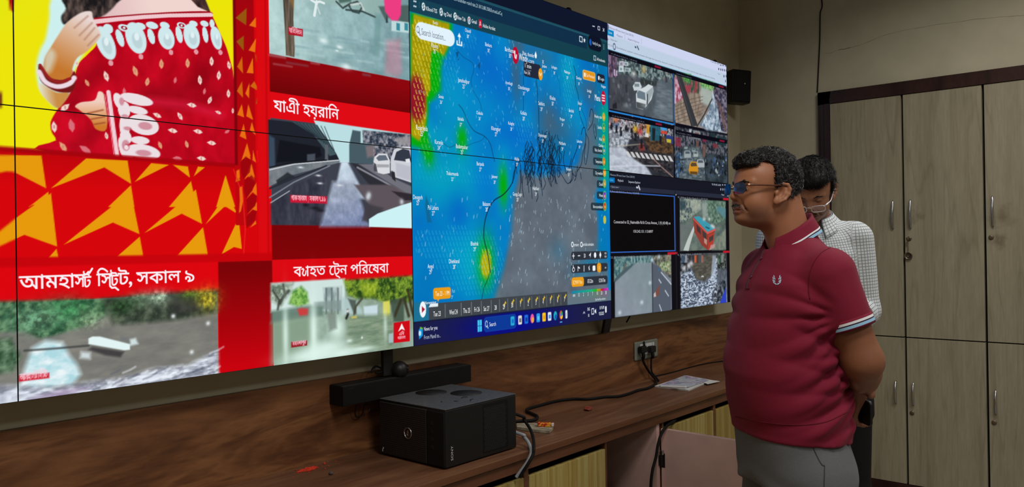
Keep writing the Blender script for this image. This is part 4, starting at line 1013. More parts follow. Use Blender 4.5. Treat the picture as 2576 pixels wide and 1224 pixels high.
    put('News for you', Z5(222, 930), Z5(428, 905)[0], .0150, (226, 232, 242)); put('From Mandi to...', Z5(222, 1058), Z5(476, 1020)[0], .0150, (180, 188, 206))
    A = (Z5(1082, 852)[0], 1.150)
    for dx in (-1, 1):
        for dz in (-1, 1): p.rr((A[0] + dx * .0008, A[1] + dz * .0008), (A[0] + dx * .0118, A[1] + dz * .0222), .001, (60, 200, 240))
    x0_, x1_ = Z5(1145, 820)[0], Z4(95, 1160)[0]; zc = 1.151
    p.rrect(x0_, x1_, zc - .028, zc + .029, .016, (20, 70, 170)); p.rrect(x0_ + .002, x1_ - .002, zc - .026, zc + .027, .015, (10, 56, 150))
    A = (Z5(1185, 825)[0], zc + .003); disc(A, .0125, LB); disc(A, .0095, (10, 56, 150)); p.line([(A[0] + .004, A[1] - .008), (A[0] + .009, A[1] - .017)], .003, LB)
    put('Search', (Z5(1228, 860)[0], zc - .008), Z5(1328, 850)[0], .0165, (226, 236, 248))
    for i, (x, c, c2) in enumerate(((690, (40, 170, 210), (20, 110, 200)), (740, (220, 220, 216), (110, 110, 110)), (782, (30, 110, 220), (10, 60, 150)), (822, (230, 90, 160), (240, 170, 60)), (862, (40, 150, 230), (90, 200, 240)), (901, (245, 196, 30), (230, 160, 20)), (938, (226, 232, 238), (60, 140, 210)), (977, (30, 170, 190), (20, 90, 170)), (1015, (220, 60, 50), (250, 200, 40)), (1051, (226, 232, 240), (200, 206, 216)))):
        X = C6(x, 1000)[0]; zc = 1.153; w = .0115
        if i in (3, 7, 8):
            p.ell(X, zc, w, .019, c, soft=.001); p.ell(X + .003, zc - .006, w * .7, .011, c2, soft=.002)
            if i == 8: p.ell(X + .004, zc + .006, w * .6, .009, (40, 170, 80), soft=.002); p.ell(X, zc, .005, .007, (60, 130, 230))
        else: box((X, zc), w * (.6 if i == 9 else 1), .018, .005, c); box((X + .001, zc - .001), w * .55, .008, .002, c2)
    box((C6(1015, 1042)[0], 1.123), .008, .002, .001, (110, 190, 250))
    label('ENG', Z4, 1022, 1105, .016, LB, .8); label('IN', Z4, 1022, 1185, .016, LB, .8); p.line(Z4((955, 1162), (965, 1140), (976, 1160)), .003, LB)
    A = Z4(1077, 1135); box(A, .010, .014, .003, LB); box(A, .0065, .010, .002, (28, 30, 66)); p.poly(Z4((1102, 1125), (1118, 1100), (1122, 1165), (1102, 1145)), LB)
    label('8:19 AM', Z4, 1192, 1085, .0175, LB, .8); label('9/23/2025', Z4, 1186, 1160, .0175, LB, .75); box(Z4(1245, 1110), .006, .015, .005, (236, 242, 246))

# ================================================================== picture: street cameras (two panels, one desktop each)
DX0, DX1 = VX0 + 2 * PW, VX0 + 3 * PW
def scatter(p, K, box, n, seed, cols, w=(3, 9), h=(4, 12), a=.8, soft=.004):
    rr = random.Random(seed)
    for i in range(n):
        x = rr.uniform(box[0], box[2]); y = rr.uniform(box[1], box[3]); A = K(x, y)
        p.ell(A[0], A[1], rr.uniform(*w) * .0014, rr.uniform(*h) * .0010, cols[rr.randrange(len(cols))], a * rr.uniform(.5, 1), soft, rr.uniform(-.5, .5))

def paint_cams_upper(p):
    put = lambda b, A, x, h, c: globals()['put'](b, A, x, h * .5, c)
    p.fill((10, 10, 22))
    f = lambda q, c, a=1.0, s=.003: p.poly(C7(*q), c, a, s)
    # light header
    p.rect(DX0, DX1, Z6(60, 585)[1], 3, (190, 206, 226)); zt = VZT
    p.rect(DX0, DX1, zt - .05, 3, (206, 212, 240), .9, .01); p.rect(DX0, DX1, Z6(60, 590)[1] - .002, Z6(60, 575)[1], (160, 220, 245), .8, .002)
    A, B = Z6(48, 190), Z6(200, 350); zz0, zz1 = Z6(120, 330)[1], Z6(120, 205)[1]; p.rect(A[0], B[0], zz0, zz1, (10, 130, 190))
    dk = (70, 80, 104)
    put('Live', (Z6(85, 280)[0], Z6(120, 285)[1]), Z6(155, 300)[0], .022, (200, 236, 250)); put('Milestone XProtect Smart Client 2023 R2', (Z6(105, 165)[0], Z6(105, 178)[1]), Z6(598, 320)[0], .020, dk)
    p.ell(*Z6(68, 140), .012, .014, (90, 100, 130)); put('Playback', (Z6(255, 325)[0], Z6(255, 332)[1]), Z6(375, 360)[0], .019, dk); put('Sequence Explorer', (Z6(482, 398)[0], Z6(482, 405)[1]), Z6(718, 470)[0], .019, dk)
    put('< Select view >', (Z6(110, 405)[0], Z6(110, 410)[1]), Z6(268, 450)[0], .018, dk); p.line(Z6((68, 380), (82, 400), (68, 410)), .004, (150, 80, 130))
    for q in (((425, 300), (425, 400)), ((765, 400), (765, 490))): p.line(Z6(*q), .002, (150, 166, 190))
    p.line(Z6((635, 555), (650, 565)), .008, (50, 60, 80)); p.line(Z6((680, 545), (705, 605)), .008, (60, 70, 90))
    put('PTZ 101', (Z6(75, 520)[0], Z6(75, 528)[1]), Z6(160, 550)[0], .018, dk); p.ell(*Z6(207, 548), .012, .016, (50, 60, 90)); p.ell(*Z6(207, 548), .008, .011, (190, 206, 226))
    put('Surveillance system communicates through the security network contact, it brings devices online and the plan, else it is also the solution', (Z6(248, 572)[0], Z6(248, 580)[1]), Z7(850, 550)[0], .017, (80, 94, 120))
    put('9:20:06 AM', (Z7(770, 250)[0], Z7(770, 258)[1]), Z7(930, 310)[0], .026, (60, 70, 100))
    for x, y in ((960, 315), (1000, 320), (1048, 332)): A = Z7(x, y); p.rr((A[0] - .008, A[1] - .004), (A[0] + .008, A[1] + .004), .002, (96, 104, 140))
    for x, y in ((922, 385), (960, 395), (993, 400), (1028, 408), (1062, 415)): A = Z7(x, y); p.rr((A[0] - .006, A[1] - .006), (A[0] + .006, A[1] + .006), .002, (70, 84, 110))
    put('View', (Z7(900, 470)[0], Z7(900, 480)[1]), Z7(942, 485)[0], .016, dk); p.rr(Z7(1045, 490), Z7(1068, 540), .006, (110, 120, 150)); p.ell(*Z7(1018, 515), .006, .008, dk); p.ell(*Z7(1045, 603), .006, .008, dk)
    # tile 1: flooded crossing with a white van
    zs = C7(55, 730)[1]; xm = C7(565, 500)[0]; z1t = C7(55, 268)[1] - .012
    p.rect(DX0 + .012, xm - .012, zs + .012, z1t, grad(C7(60, 500), (66, 68, 76), C7(560, 640), (92, 104, 112), 24, 16, 2))
    f(((55, 275), (130, 295), (140, 430), (120, 470), (55, 470)), tex((56, 44, 62), (150, 120, 150), 40, 30, 3, 2.4), .95, .006)
    f(((130, 300), (560, 420), (560, 480), (400, 500), (250, 460), (130, 440)), tex((40, 54, 58), (140, 160, 160), 44, 44, 5, 2.6), .95, .012)
    f(((310, 480), (440, 500), (430, 540), (310, 530)), (40, 48, 48), .8, .012)
    for q, c in ((((145, 350), (180, 345), (180, 390), (145, 390)), (196, 190, 206)), (((182, 350), (215, 355), (215, 385), (180, 382)), (190, 206, 214)), (((143, 388), (180, 390), (180, 430), (143, 430)), (206, 226, 230)), (((185, 395), (235, 400), (235, 430), (190, 428)), (170, 190, 190)), (((105, 410), (115, 410), (115, 460), (105, 460)), (200, 180, 210)), (((120, 420), (132, 420), (132, 460), (120, 460)), (190, 170, 200))):
        f(q, c, .9, .003); f([((x + q[0][0]) / 2 + 8, (y + q[0][1]) / 2 + 10) for x, y in q], (70, 70, 84), .5, .004)
    p.glow(*C7(335, 415), .02, .02, (190, 170, 110), .9); p.glow(*C7(258, 445), .02, .014, (206, 206, 200), .9)
    scatter(p, C7, (60, 450, 300, 700), 26, 3, ((46, 44, 52), (130, 130, 140), (110, 96, 110)), a=.6)
    scatter(p, C7, (330, 430, 550, 520), 30, 4, ((40, 52, 54), (150, 166, 166), (110, 96, 90)), a=.7)
    f(((250, 540), (270, 508), (305, 510), (320, 545), (310, 570), (260, 575)), (196, 206, 210), 1, .004); f(((262, 520), (300, 522), (300, 545), (265, 545)), (100, 116, 124), .8, .004)
    f(((275, 600), (290, 570), (345, 545), (370, 525), (405, 540), (410, 580), (395, 640), (360, 690), (330, 720), (278, 705)), (206, 214, 218), 1, .003)
    f(((282, 590), (298, 572), (345, 590), (350, 650), (285, 630)), (104, 120, 132), 1, .003); f(((278, 660), (350, 680), (340, 720), (280, 705)), (60, 64, 66), .9, .004); f(((352, 590), (405, 545), (408, 590), (365, 680)), (150, 162, 168), .9, .004); f(((360, 600), (368, 600), (366, 680), (356, 690)), (50, 56, 60), .9, .003)
    f(((190, 530), (208, 525), (210, 590), (195, 590)), (50, 50, 58), .9, .005); f(((95, 680), (125, 665), (130, 712), (95, 715)), (30, 30, 36), .9, .006); f(((500, 470), (515, 465), (520, 510), (500, 515)), (60, 60, 70), .9, .004); f(((415, 470), (430, 470), (425, 540), (415, 540)), (56, 60, 66), .8, .004)
    f(((440, 520), (560, 560), (560, 810), (400, 780), (430, 650)), tex((84, 94, 104), (124, 138, 146), 10, 60, 6, 2), .6, .02)
    for x in (200, 340, 470): p.glow(*C7(x, 690), .03, .012, (150, 160, 170), .5)
    # tile 2: road behind a leaning post
    x2 = C7(575, 500)[0]; zs2 = C7(575, 838)[1]
    p.rect(x2, DX1 - .006, zs + .012, z1t, tex((120, 106, 96), (156, 142, 130), 12, 40, 4, 2))
    f(((570, 470), (620, 480), (640, 640), (570, 680)), tex((150, 60, 80), (206, 190, 210), 50, 30, 6, 2.4), 1, .006)
    f(((620, 440), (760, 480), (760, 600), (660, 600)), tex((40, 80, 60), (150, 90, 100), 50, 40, 7, 2.6), 1, .008)
    f(((640, 440), (700, 450), (690, 520), (640, 500)), tex((40, 120, 50), (110, 170, 90), 60, 60, 2, 2.4), .9, .01); f(((760, 480), (880, 510), (870, 580), (830, 570), (780, 560)), tex((60, 130, 60), (150, 190, 120), 60, 60, 3, 2.4), 1, .01)
    f(((650, 540), (700, 530), (690, 600), (650, 610)), (170, 60, 76), .8, .008); f(((725, 490), (745, 495), (740, 590), (725, 590)), (150, 60, 60), .8, .006); f(((755, 500), (762, 500), (760, 580), (752, 580)), (60, 66, 66), .9, .003)
    f(((780, 540), (870, 580), (840, 700), (760, 660), (770, 580)), (170, 186, 180), .8, .02)
    f(((570, 690), (680, 590), (770, 600), (780, 700), (700, 840), (570, 800)), tex((112, 96, 84), (160, 146, 132), 40, 14, 5, 2), .8, .012)
    for k in range(6): p.line(C7((570, 700 + 26 * k), (700, 640 + 30 * k), (790, 620 + 26 * k)), .004, (84, 70, 62), .6, .002)
    f(((860, 600), (930, 590), (980, 620), (980, 900), (820, 880), (760, 840), (830, 740)), tex((90, 110, 130), (190, 206, 220), 30, 30, 8, 2.6), 1, .012)
    f(((880, 530), (980, 540), (980, 900), (930, 880), (900, 700), (870, 590)), tex((40, 40, 56), (130, 120, 140), 40, 40, 9, 2.8), .95, .010)
    for k in range(8): p.line(C7((890 + 8 * k, 640 + 10 * k), (930 + 6 * k, 760 + 10 * k), (960, 890)), .005, ((150, 110, 90), (60, 50, 66))[k % 2], .8, .003)
    p.line(C7((860, 640), (800, 760), (745, 850)), .010, (46, 48, 52), .9, .003); p.line(C7((865, 590), (880, 700)), .012, (196, 206, 216), .8, .008)
    f(((575, 420), (617, 440), (752, 845), (700, 850)), (52, 54, 58), 1, .002); p.line(C7((590, 440), (715, 845)), .010, (74, 76, 80), .7, .006)
    # tile 3: wet market street with a zebra crossing
    zb0 = VZM + BEZ
    p.rect(DX0 + .012, xm - .012, 1.0, zs - .02, grad(C7(60, 900), (60, 62, 70), C7(560, 1150), (44, 46, 54), 16, 24, 2))
    f(((55, 760), (560, 835), (560, 930), (380, 930), (250, 950), (150, 940), (55, 880)), tex((30, 30, 38), (170, 170, 176), 50, 50, 4, 3), 1, .008)
    f(((55, 850), (240, 900), (200, 1020), (130, 1040), (55, 1020)), tex((110, 116, 126), (206, 214, 224), 40, 60, 7, 2.4), .9, .014)
    f(((55, 1010), (200, 1010), (330, 1120), (400, 1230), (200, 1230), (55, 1230)), tex((160, 166, 180), (196, 204, 216), 20, 40, 3, 2), 1, .012)
    f(((180, 1010), (330, 990), (560, 1080), (560, 1224), (420, 1200), (260, 1100)), tex((26, 28, 34), (70, 66, 70), 30, 60, 5, 2.4), .95, .010)
    f(((330, 930), (560, 930), (560, 1070), (380, 1040)), tex((46, 34, 30), (110, 80, 50), 30, 60, 6, 2.4), .9, .012)
    for k in range(10):
        x = 195 + k * 36; y = 1040 + k * 4
        f(((x, y), (x + 20, y + 2), (x + 46, y + 46), (x + 22, y + 42)), (206, 206, 206), .95, .003)
    p.line(C7((55, 1160), (300, 1150), (460, 1155)), .006, (206, 212, 222), .8, .003); p.line(C7((400, 1090), (470, 1160), (560, 1240)), .006, (190, 150, 140), .8, .003); p.line(C7((150, 1000), (330, 985)), .005, (180, 170, 150), .7, .003)
    for q, c in ((((357, 805), (380, 810), (378, 930), (355, 925)), (206, 150, 40)), (((385, 815), (465, 830), (465, 960), (385, 960)), (30, 90, 110)), (((470, 835), (515, 842), (512, 885), (468, 878)), (60, 150, 220)), (((468, 880), (512, 888), (512, 912), (468, 905)), (206, 70, 50)), (((505, 915), (560, 925), (560, 985), (508, 970)), (40, 60, 130)), (((510, 945), (545, 950), (545, 978), (512, 972)), (206, 190, 40)), (((345, 900), (372, 905), (372, 935), (345, 930)), (220, 220, 220)), (((400, 860), (425, 865), (420, 960), (400, 955)), (26, 26, 32)), (((455, 920), (475, 925), (470, 990), (455, 985)), (24, 24, 32))):
        f(q, c, .9, .004)
    for (x, y, c) in ((125, 830, (60, 110, 180)), (120, 800, (220, 120, 60)), (160, 850, (190, 190, 200)), (80, 800, (120, 110, 120)), (210, 830, (150, 140, 150)), (270, 870, (214, 170, 40)), (305, 890, (190, 60, 60)), (320, 1010, (190, 50, 40)), (330, 850, (170, 100, 60))):
        p.glow(*C7(x, y), .022, .016, c, .95)
    for (x, y, h) in ((125, 870, 60), (160, 890, 70), (85, 850, 50), (270, 930, 60), (318, 985, 70), (240, 880, 40), (200, 860, 40)):
        f(((x - 7, y - h / 2), (x + 8, y - h / 2), (x + 10, y + h / 2), (x - 9, y + h / 2)), (24, 26, 32), .9, .005)
    scatter(p, C7, (60, 770, 350, 880), 60, 8, ((30, 30, 38), (214, 214, 220), (170, 110, 100), (120, 130, 150)), (2, 6), (3, 8), .9, .003)
    # tile 4: jammed street with a yellow taxi
    p.rect(x2, DX1 - .006, 1.0, zs - .045, tex((34, 42, 50), (64, 76, 84), 12, 20, 3, 2))
    f(((570, 850), (980, 920), (980, 1080), (820, 1060), (740, 1000), (640, 1000), (570, 1080)), tex((30, 36, 44), (110, 110, 120), 40, 40, 5, 2.8), .95, .008)
    for q, c in ((((575, 930), (620, 940), (620, 1010), (575, 1000)), (130, 40, 60)), (((715, 880), (770, 890), (770, 950), (715, 940)), (150, 160, 160)), (((730, 895), (760, 900), (758, 920), (730, 915)), (110, 60, 60)), (((785, 930), (820, 920), (815, 970), (790, 970)), (140, 40, 70)), (((865, 980), (905, 985), (900, 1020), (870, 1015)), (130, 50, 60)), (((685, 870), (705, 870), (700, 900), (685, 895)), (200, 210, 214)), (((740, 960), (760, 960), (755, 1040), (740, 1040)), (116, 76, 66)), (((790, 985), (812, 990), (808, 1090), (790, 1085)), (120, 84, 70)), (((845, 900), (890, 905), (880, 980), (850, 970)), (24, 44, 50)), (((900, 920), (970, 935), (970, 1000), (900, 990)), (20, 46, 50))):
        f(q, c, .8, .006)
    f(((640, 1010), (760, 1010), (800, 1100), (810, 1300), (600, 1300), (620, 1120)), tex((60, 72, 80), (120, 132, 138), 20, 50, 7, 2), .9, .014)
    for (x, y, w, h, c) in ((672, 1060, 26, 40, (150, 162, 166)), (735, 1060, 18, 30, (160, 170, 170)), (772, 1130, 30, 44, (166, 174, 178)), (690, 1110, 24, 34, (110, 124, 130)), (720, 1030, 14, 20, (130, 146, 150)), (660, 1010, 12, 14, (150, 160, 160))):
        f(((x - w * .8, y - h * .6), (x + w * .7, y - h * .6), (x + w, y), (x + w, y + h * .8), (x - w, y + h * .8), (x - w, y)), c, 1, .003); f(((x - w * .6, y - h * .45), (x + w * .55, y - h * .45), (x + w * .7, y), (x - w * .7, y)), (66, 78, 88), .9, .003)
    f(((685, 1150), (700, 1120), (740, 1122), (752, 1160), (752, 1205), (735, 1222), (690, 1215), (680, 1190)), (206, 140, 30), 1, .003); f(((695, 1145), (705, 1128), (738, 1130), (745, 1155), (700, 1158)), (70, 60, 50), .9, .003); f(((690, 1195), (748, 1198), (746, 1220), (692, 1216)), (70, 50, 30), .8, .004)
    scatter(p, C7, (580, 1060, 640, 1230), 30, 5, ((40, 80, 140), (110, 150, 190), (20, 24, 30)), a=.9)
    scatter(p, C7, (800, 1080, 975, 1230), 60, 6, ((24, 28, 36), (60, 90, 140), (170, 180, 190), (16, 18, 24)), a=.9)
    # title strips and selection lines
    for (xa, xb, z0, z1) in ((DX0 + .006, xm, z1t - .004, z1t + .017), (x2 - .006, DX1 - .006, z1t - .004, z1t + .017), (DX0 + .006, xm, zs - .026, zs - .004), (x2 - .006, DX1 - .006, zs - .046, zs - .024)):
        p.rect(xa, xb, z0, z1, (8, 8, 20))
    for (x, z, s) in ((DX0 + .03, z1t + .001, '17_LR Sarani & Park St_1 (43.28.24)'), (x2 + .01, z1t + .001, '2_Park Circus_2 (43.21.3)'), (DX0 + .03, zs - .021, '17_LR Aya Rd & Rashbehari Avenue_2 (43.28.24)'), (x2 + .01, zs - .041, '34_LR Sealdah_1 (44.23)')):
        put(s, (x, z), x + .0058 * len(s) + .02, .0130, (104, 112, 132))
    for (x, z) in ((DX0 + .42, z1t + .003), (DX1 - .10, z1t + .003), (DX0 + .42, zs - .018), (DX1 - .10, zs - .04)): p.rect(x, x + .06, z, z + .010, (130, 20, 50))
    p.rect(DX0 + .004, xm, zs - .002, zs + .005, (40, 130, 210)); p.rect(xm - .006, xm, zs, z1t, (40, 120, 200), .8); p.rect(DX0 + .003, DX0 + .008, zs, z1t + .02, (60, 120, 210), .8)
    p.rect(xm + .004, xm + .010, VZM, z1t, (120, 150, 170), .5)

def paint_cams_lower(p):
    p.fill((14, 12, 18))
    f = lambda q, c, a=1.0, s=.003: p.poly(C8(*q), c, a, s)
    zz = lambda x, y: C8(x, y)[1]; xx = lambda x: C8(x, 400)[0]
    W1 = (190, 200, 214)
    p.rect(DX0, DX1, zz(65, 178), VZM, (20, 22, 34)); p.rect(DX0, DX1, zz(65, 172), zz(65, 135), (38, 42, 58)); p.rect(xx(63), xx(115), zz(90, 118), zz(90, 80), (10, 110, 180))
    put('Milestone XProtect Smart Client 2023 R2', (xx(80), zz(80, 66)), xx(268), 0.0099, (140, 150, 170)); put('Live', (xx(75), zz(90, 106)), xx(102), 0.0099, (80, 200, 240)); put('Playback', (xx(138), zz(138, 110)), xx(182), 0.0110, W1); put('Sequence Explorer', (xx(220), zz(220, 120)), xx(312), 0.0110, W1)
    put('< Select view >', (xx(80), zz(80, 158)), xx(148), 0.0099, (150, 160, 180)); p.line(C8((280, 155), (288, 158)), .008, (220, 226, 236)); p.line(C8((295, 145), (305, 172)), .008, (220, 226, 236))
    put('9:19:43 AM', (xx(862), zz(862, 140)), xx(930), 0.0110, W1)
    for x in (942, 960, 978): p.rr(C8(x - 4, 132), C8(x + 4, 142), .003, W1)
    for x in (928, 944, 958, 972, 986): p.rr(C8(x - 3, 162 + (x - 928) * .05), C8(x + 3, 180 + (x - 928) * .05), .004, W1)
    put('View', (xx(934), zz(934, 218)), xx(956), 0.0099, W1); p.rr(C8(977, 204), C8(988, 226), .006, W1)
    # tile: no picture
    a, b, c, d = xx(64), xx(576), zz(65, 662), zz(65, 183)
    p.rect(a, b, c, d, (50, 100, 190)); p.rect(a + .010, b - .010, c + .005, d - .005, (9, 7, 9))
    put('52_Nasiruddin Rd & Circus Avenue_1 (V) (43.48)', (xx(75), zz(75, 193)), xx(300), 0.0088, (150, 156, 166))
    put('Connected to 52_Nasiruddin Rd & Circus Avenue_1 (V) (43.48) on', (xx(102), zz(102, 432)), xx(538), 0.0149, (206, 206, 210)); put('150.242.151.113:8897', (xx(253), zz(102, 432) - .043), xx(403), 0.0138, (196, 196, 200))
    # tile: a red bus
    a, b, c, d = xx(613), xx(965), zz(613, 645), zz(613, 240)
    p.rect(a, b, c, d, tex((78, 92, 88), (110, 124, 116), 10, 20, 3, 2))
    f(((613, 240), (780, 250), (780, 320), (720, 370), (680, 400), (613, 440)), tex((60, 76, 84), (156, 166, 150), 44, 44, 4, 2.6), .95, .008)
    f(((690, 250), (775, 252), (775, 330), (720, 340), (690, 300)), (170, 176, 160), .7, .01); f(((613, 260), (660, 262), (650, 330), (613, 330)), (46, 66, 76), .8, .01)
    f(((800, 255), (965, 262), (965, 400), (900, 440), (840, 420), (800, 340)), tex((60, 86, 76), (120, 146, 126), 40, 40, 5, 2.4), .95, .010)
    f(((780, 280), (820, 260), (830, 380), (790, 400)), (150, 162, 156), .8, .02); f(((905, 300), (965, 320), (965, 400), (890, 330)), (86, 130, 140), .9, .006); f(((613, 440), (725, 430), (690, 640), (613, 645)), (104, 112, 110), .8, .012)
    f(((640, 640), (670, 560), (725, 440), (735, 450), (690, 600), (680, 645)), (196, 206, 200), .9, .004)
    f(((880, 560), (965, 480), (965, 640), (860, 640)), tex((96, 110, 100), (140, 146, 130), 20, 20, 6, 2), .9, .01)
    f(((712, 380), (760, 372), (890, 470), (880, 500), (830, 640), (780, 600), (725, 500)), (140, 60, 50), 1, .003)
    f(((715, 382), (760, 375), (888, 470), (825, 500)), (60, 150, 170), 1, .003); f(((712, 388), (825, 500), (888, 472), (890, 486), (826, 516), (714, 400)), (206, 90, 80), 1, .002)
    f(((830, 525), (880, 500), (870, 590), (830, 640)), (176, 60, 46), 1, .003); f(((838, 540), (872, 520), (868, 560), (838, 580)), (60, 60, 60), .9, .003); f(((740, 440), (770, 470), (775, 520), (745, 490)), (56, 50, 52), .9, .004); f(((785, 485), (815, 510), (818, 560), (790, 535)), (60, 54, 54), .9, .004); f(((850, 600), (885, 590), (880, 620), (840, 640)), (196, 150, 150), .8, .006)
    for (x, y) in ((860, 450), (872, 460), (800, 400), (840, 400)): p.glow(*C8(x, y), .018, .010, (206, 214, 210), .8)
    f(((812, 455), (845, 470), (835, 478), (808, 462)), (20, 70, 90), .8, .003); f(((800, 545), (822, 560), (820, 600), (800, 580)), (206, 196, 186), .6, .004)
    # tile: empty wide road
    a, b, c, d = xx(106), xx(541), zz(300, 1130), zz(106, 692)
    p.rect(a, b, c, d, grad(C8(200, 750), (104, 120, 126), C8(450, 1050), (116, 124, 136), 12, 20, 3))
    f(((106, 690), (400, 680), (390, 740), (280, 740), (180, 790), (106, 880)), tex((50, 90, 100), (120, 150, 146), 44, 44, 5, 2.6), 1, .008)
    f(((110, 860), (200, 770), (260, 740), (240, 770), (160, 840), (110, 890)), (70, 90, 96), .9, .006)
    f(((280, 735), (395, 735), (402, 1120), (114, 1155), (112, 890)), grad(C8(330, 760), (124, 140, 146), C8(200, 1100), (134, 144, 156), 8, 24, 2), 1, .006)
    f(((400, 680), (545, 672), (545, 860), (480, 800), (420, 740)), tex((60, 70, 66), (150, 140, 120), 44, 44, 7, 2.6), 1, .008); f(((450, 740), (540, 720), (540, 800), (470, 800)), tex((70, 110, 60), (190, 190, 160), 60, 60, 8, 2.4), .9, .010)
    f(((402, 740), (450, 760), (545, 900), (545, 1110), (405, 1120)), (84, 92, 106), 1, .006); p.line(C8((400, 735), (404, 1120)), .010, (58, 62, 68), 1, .003)
    for q in (((452, 865), (468, 890)), ((500, 950), (525, 990)), ((456, 1060), (472, 1105)), ((470, 810), (545, 900))): p.line(C8(*q), .007, (206, 214, 222), .9, .003)
    f(((442, 925), (458, 905), (455, 980), (420, 1005), (412, 985)), (120, 76, 66), 1, .004); f(((412, 975), (425, 960), (430, 995), (412, 1000)), (206, 196, 196), .9, .004)
    for (x, y) in ((383, 890), (452, 690), (398, 715), (320, 1040), (150, 1120)): p.glow(*C8(x, y), .014, .010, (206, 222, 230), .8)
    f(((445, 780), (455, 778), (455, 800), (447, 800)), (60, 110, 150), .9, .003); p.line(C8((180, 780), (200, 745)), .008, (110, 70, 60), .8, .004)
    for x in (240, 262, 285, 310, 340): p.line(C8((x, 690), (x + 4, 735)), .006, (166, 190, 190), .7, .004)
    # tile: flooded alley with people
    a, b, c, d = xx(617), xx(968), zz(800, 1075), zz(617, 668)
    p.rect(a, b, c, d, grad(C8(790, 700), (66, 70, 74), C8(790, 1080), (120, 134, 156), 30, 60, 3))
    f(((700, 680), (880, 675), (860, 820), (800, 880), (740, 860), (700, 760)), tex((66, 64, 56), (100, 96, 84), 20, 70, 4, 2.2), .9, .012)
    wt = tex((60, 70, 90), (206, 220, 236), 44, 90, 6, 3.4)
    f(((617, 800), (700, 780), (740, 870), (800, 890), (860, 840), (890, 700), (905, 700), (900, 860), (880, 1050), (620, 1085)), wt, .9, .010)
    f(((865, 680), (890, 680), (890, 880), (850, 870)), (170, 184, 200), .7, .012)
    f(((617, 670), (700, 668), (690, 800), (617, 830)), tex((18, 20, 26), (110, 120, 130), 40, 40, 7, 2.8), .95, .008); f(((900, 665), (965, 660), (968, 780), (900, 780)), tex((24, 30, 28), (120, 130, 120), 40, 40, 8, 2.8), .95, .008)
    f(((890, 900), (968, 860), (970, 1045), (870, 1060), (860, 980)), tex((20, 22, 30), (120, 130, 140), 36, 36, 9, 2.8), .95, .008); f(((920, 1050), (965, 925), (972, 1045)), (46, 66, 190), 1, .003)
    for (x, c) in ((732, (214, 90, 50)), (715, (40, 50, 60)), (750, (70, 60, 60)), (640, (60, 90, 120)), (660, (150, 150, 156)), (690, (50, 44, 50)), (770, (60, 80, 90)), (785, (150, 100, 90)), (925, (50, 90, 70)), (940, (130, 130, 130))):
        f(((x - 8, 678), (x + 8, 678), (x + 9, 735), (x - 9, 735)), c, .9, .005)
    for (x, y) in ((680, 760), (645, 780), (700, 740)): p.glow(*C8(x, y), .02, .014, (206, 206, 206), .9)
    rr = random.Random(5)
    for i in range(60):
        x = rr.uniform(630, 890); y = rr.uniform(840, 1070); l = rr.uniform(8, 22)
        p.line(C8((x, y), (x + l / 2, y - 5), (x + l, y)), .005, ((40, 46, 60), (226, 236, 246))[i % 2], .7, .002)
    for (x, y, s) in ((78, 686, '23_RP Rd & Local Gate Paower_2 (43.29.25)'), (595, 222, '52_Ballavar & Ara Guest St_1 (43.32.21)'), (595, 666, '8_Tolligr & Bura_1 (43.26.22)')):
        A = C8(x, y); put(s, (A[0], A[1] - .010), A[0] + .0078 * len(s) + .03, .0090, (130, 136, 148))
    for (x, y) in ((518, 665), (945, 245), (945, 652)): A = C8(x, y); p.rect(A[0], A[0] + .10, A[1] - .006, A[1] + .006, (190, 24, 44))
    for (x, y) in ((65, 182), (582, 213), (68, 680), (583, 660)): p.rr(C8(x - 3, y - 5), C8(x + 4, y + 5), .003, (226, 230, 236))
    p.rect(xx(577), xx(583), VZB, zz(580, 185), (30, 28, 36))

# ================================================================== the panels themselves
M_screen = None
def screen_material():
    k = Nodes('lcd_picture')
    at = k.n('ShaderNodeAttribute', attribute_name='picture')
    k.b.inputs['Base Color'].default_value = (0.001, 0.001, 0.001, 1)
    k.l(at.outputs['Color'], k.b.inputs['Emission Color'])
    k.b.inputs['Emission Strength'].default_value = 1.0
    return k.set(0.6, 0.04)

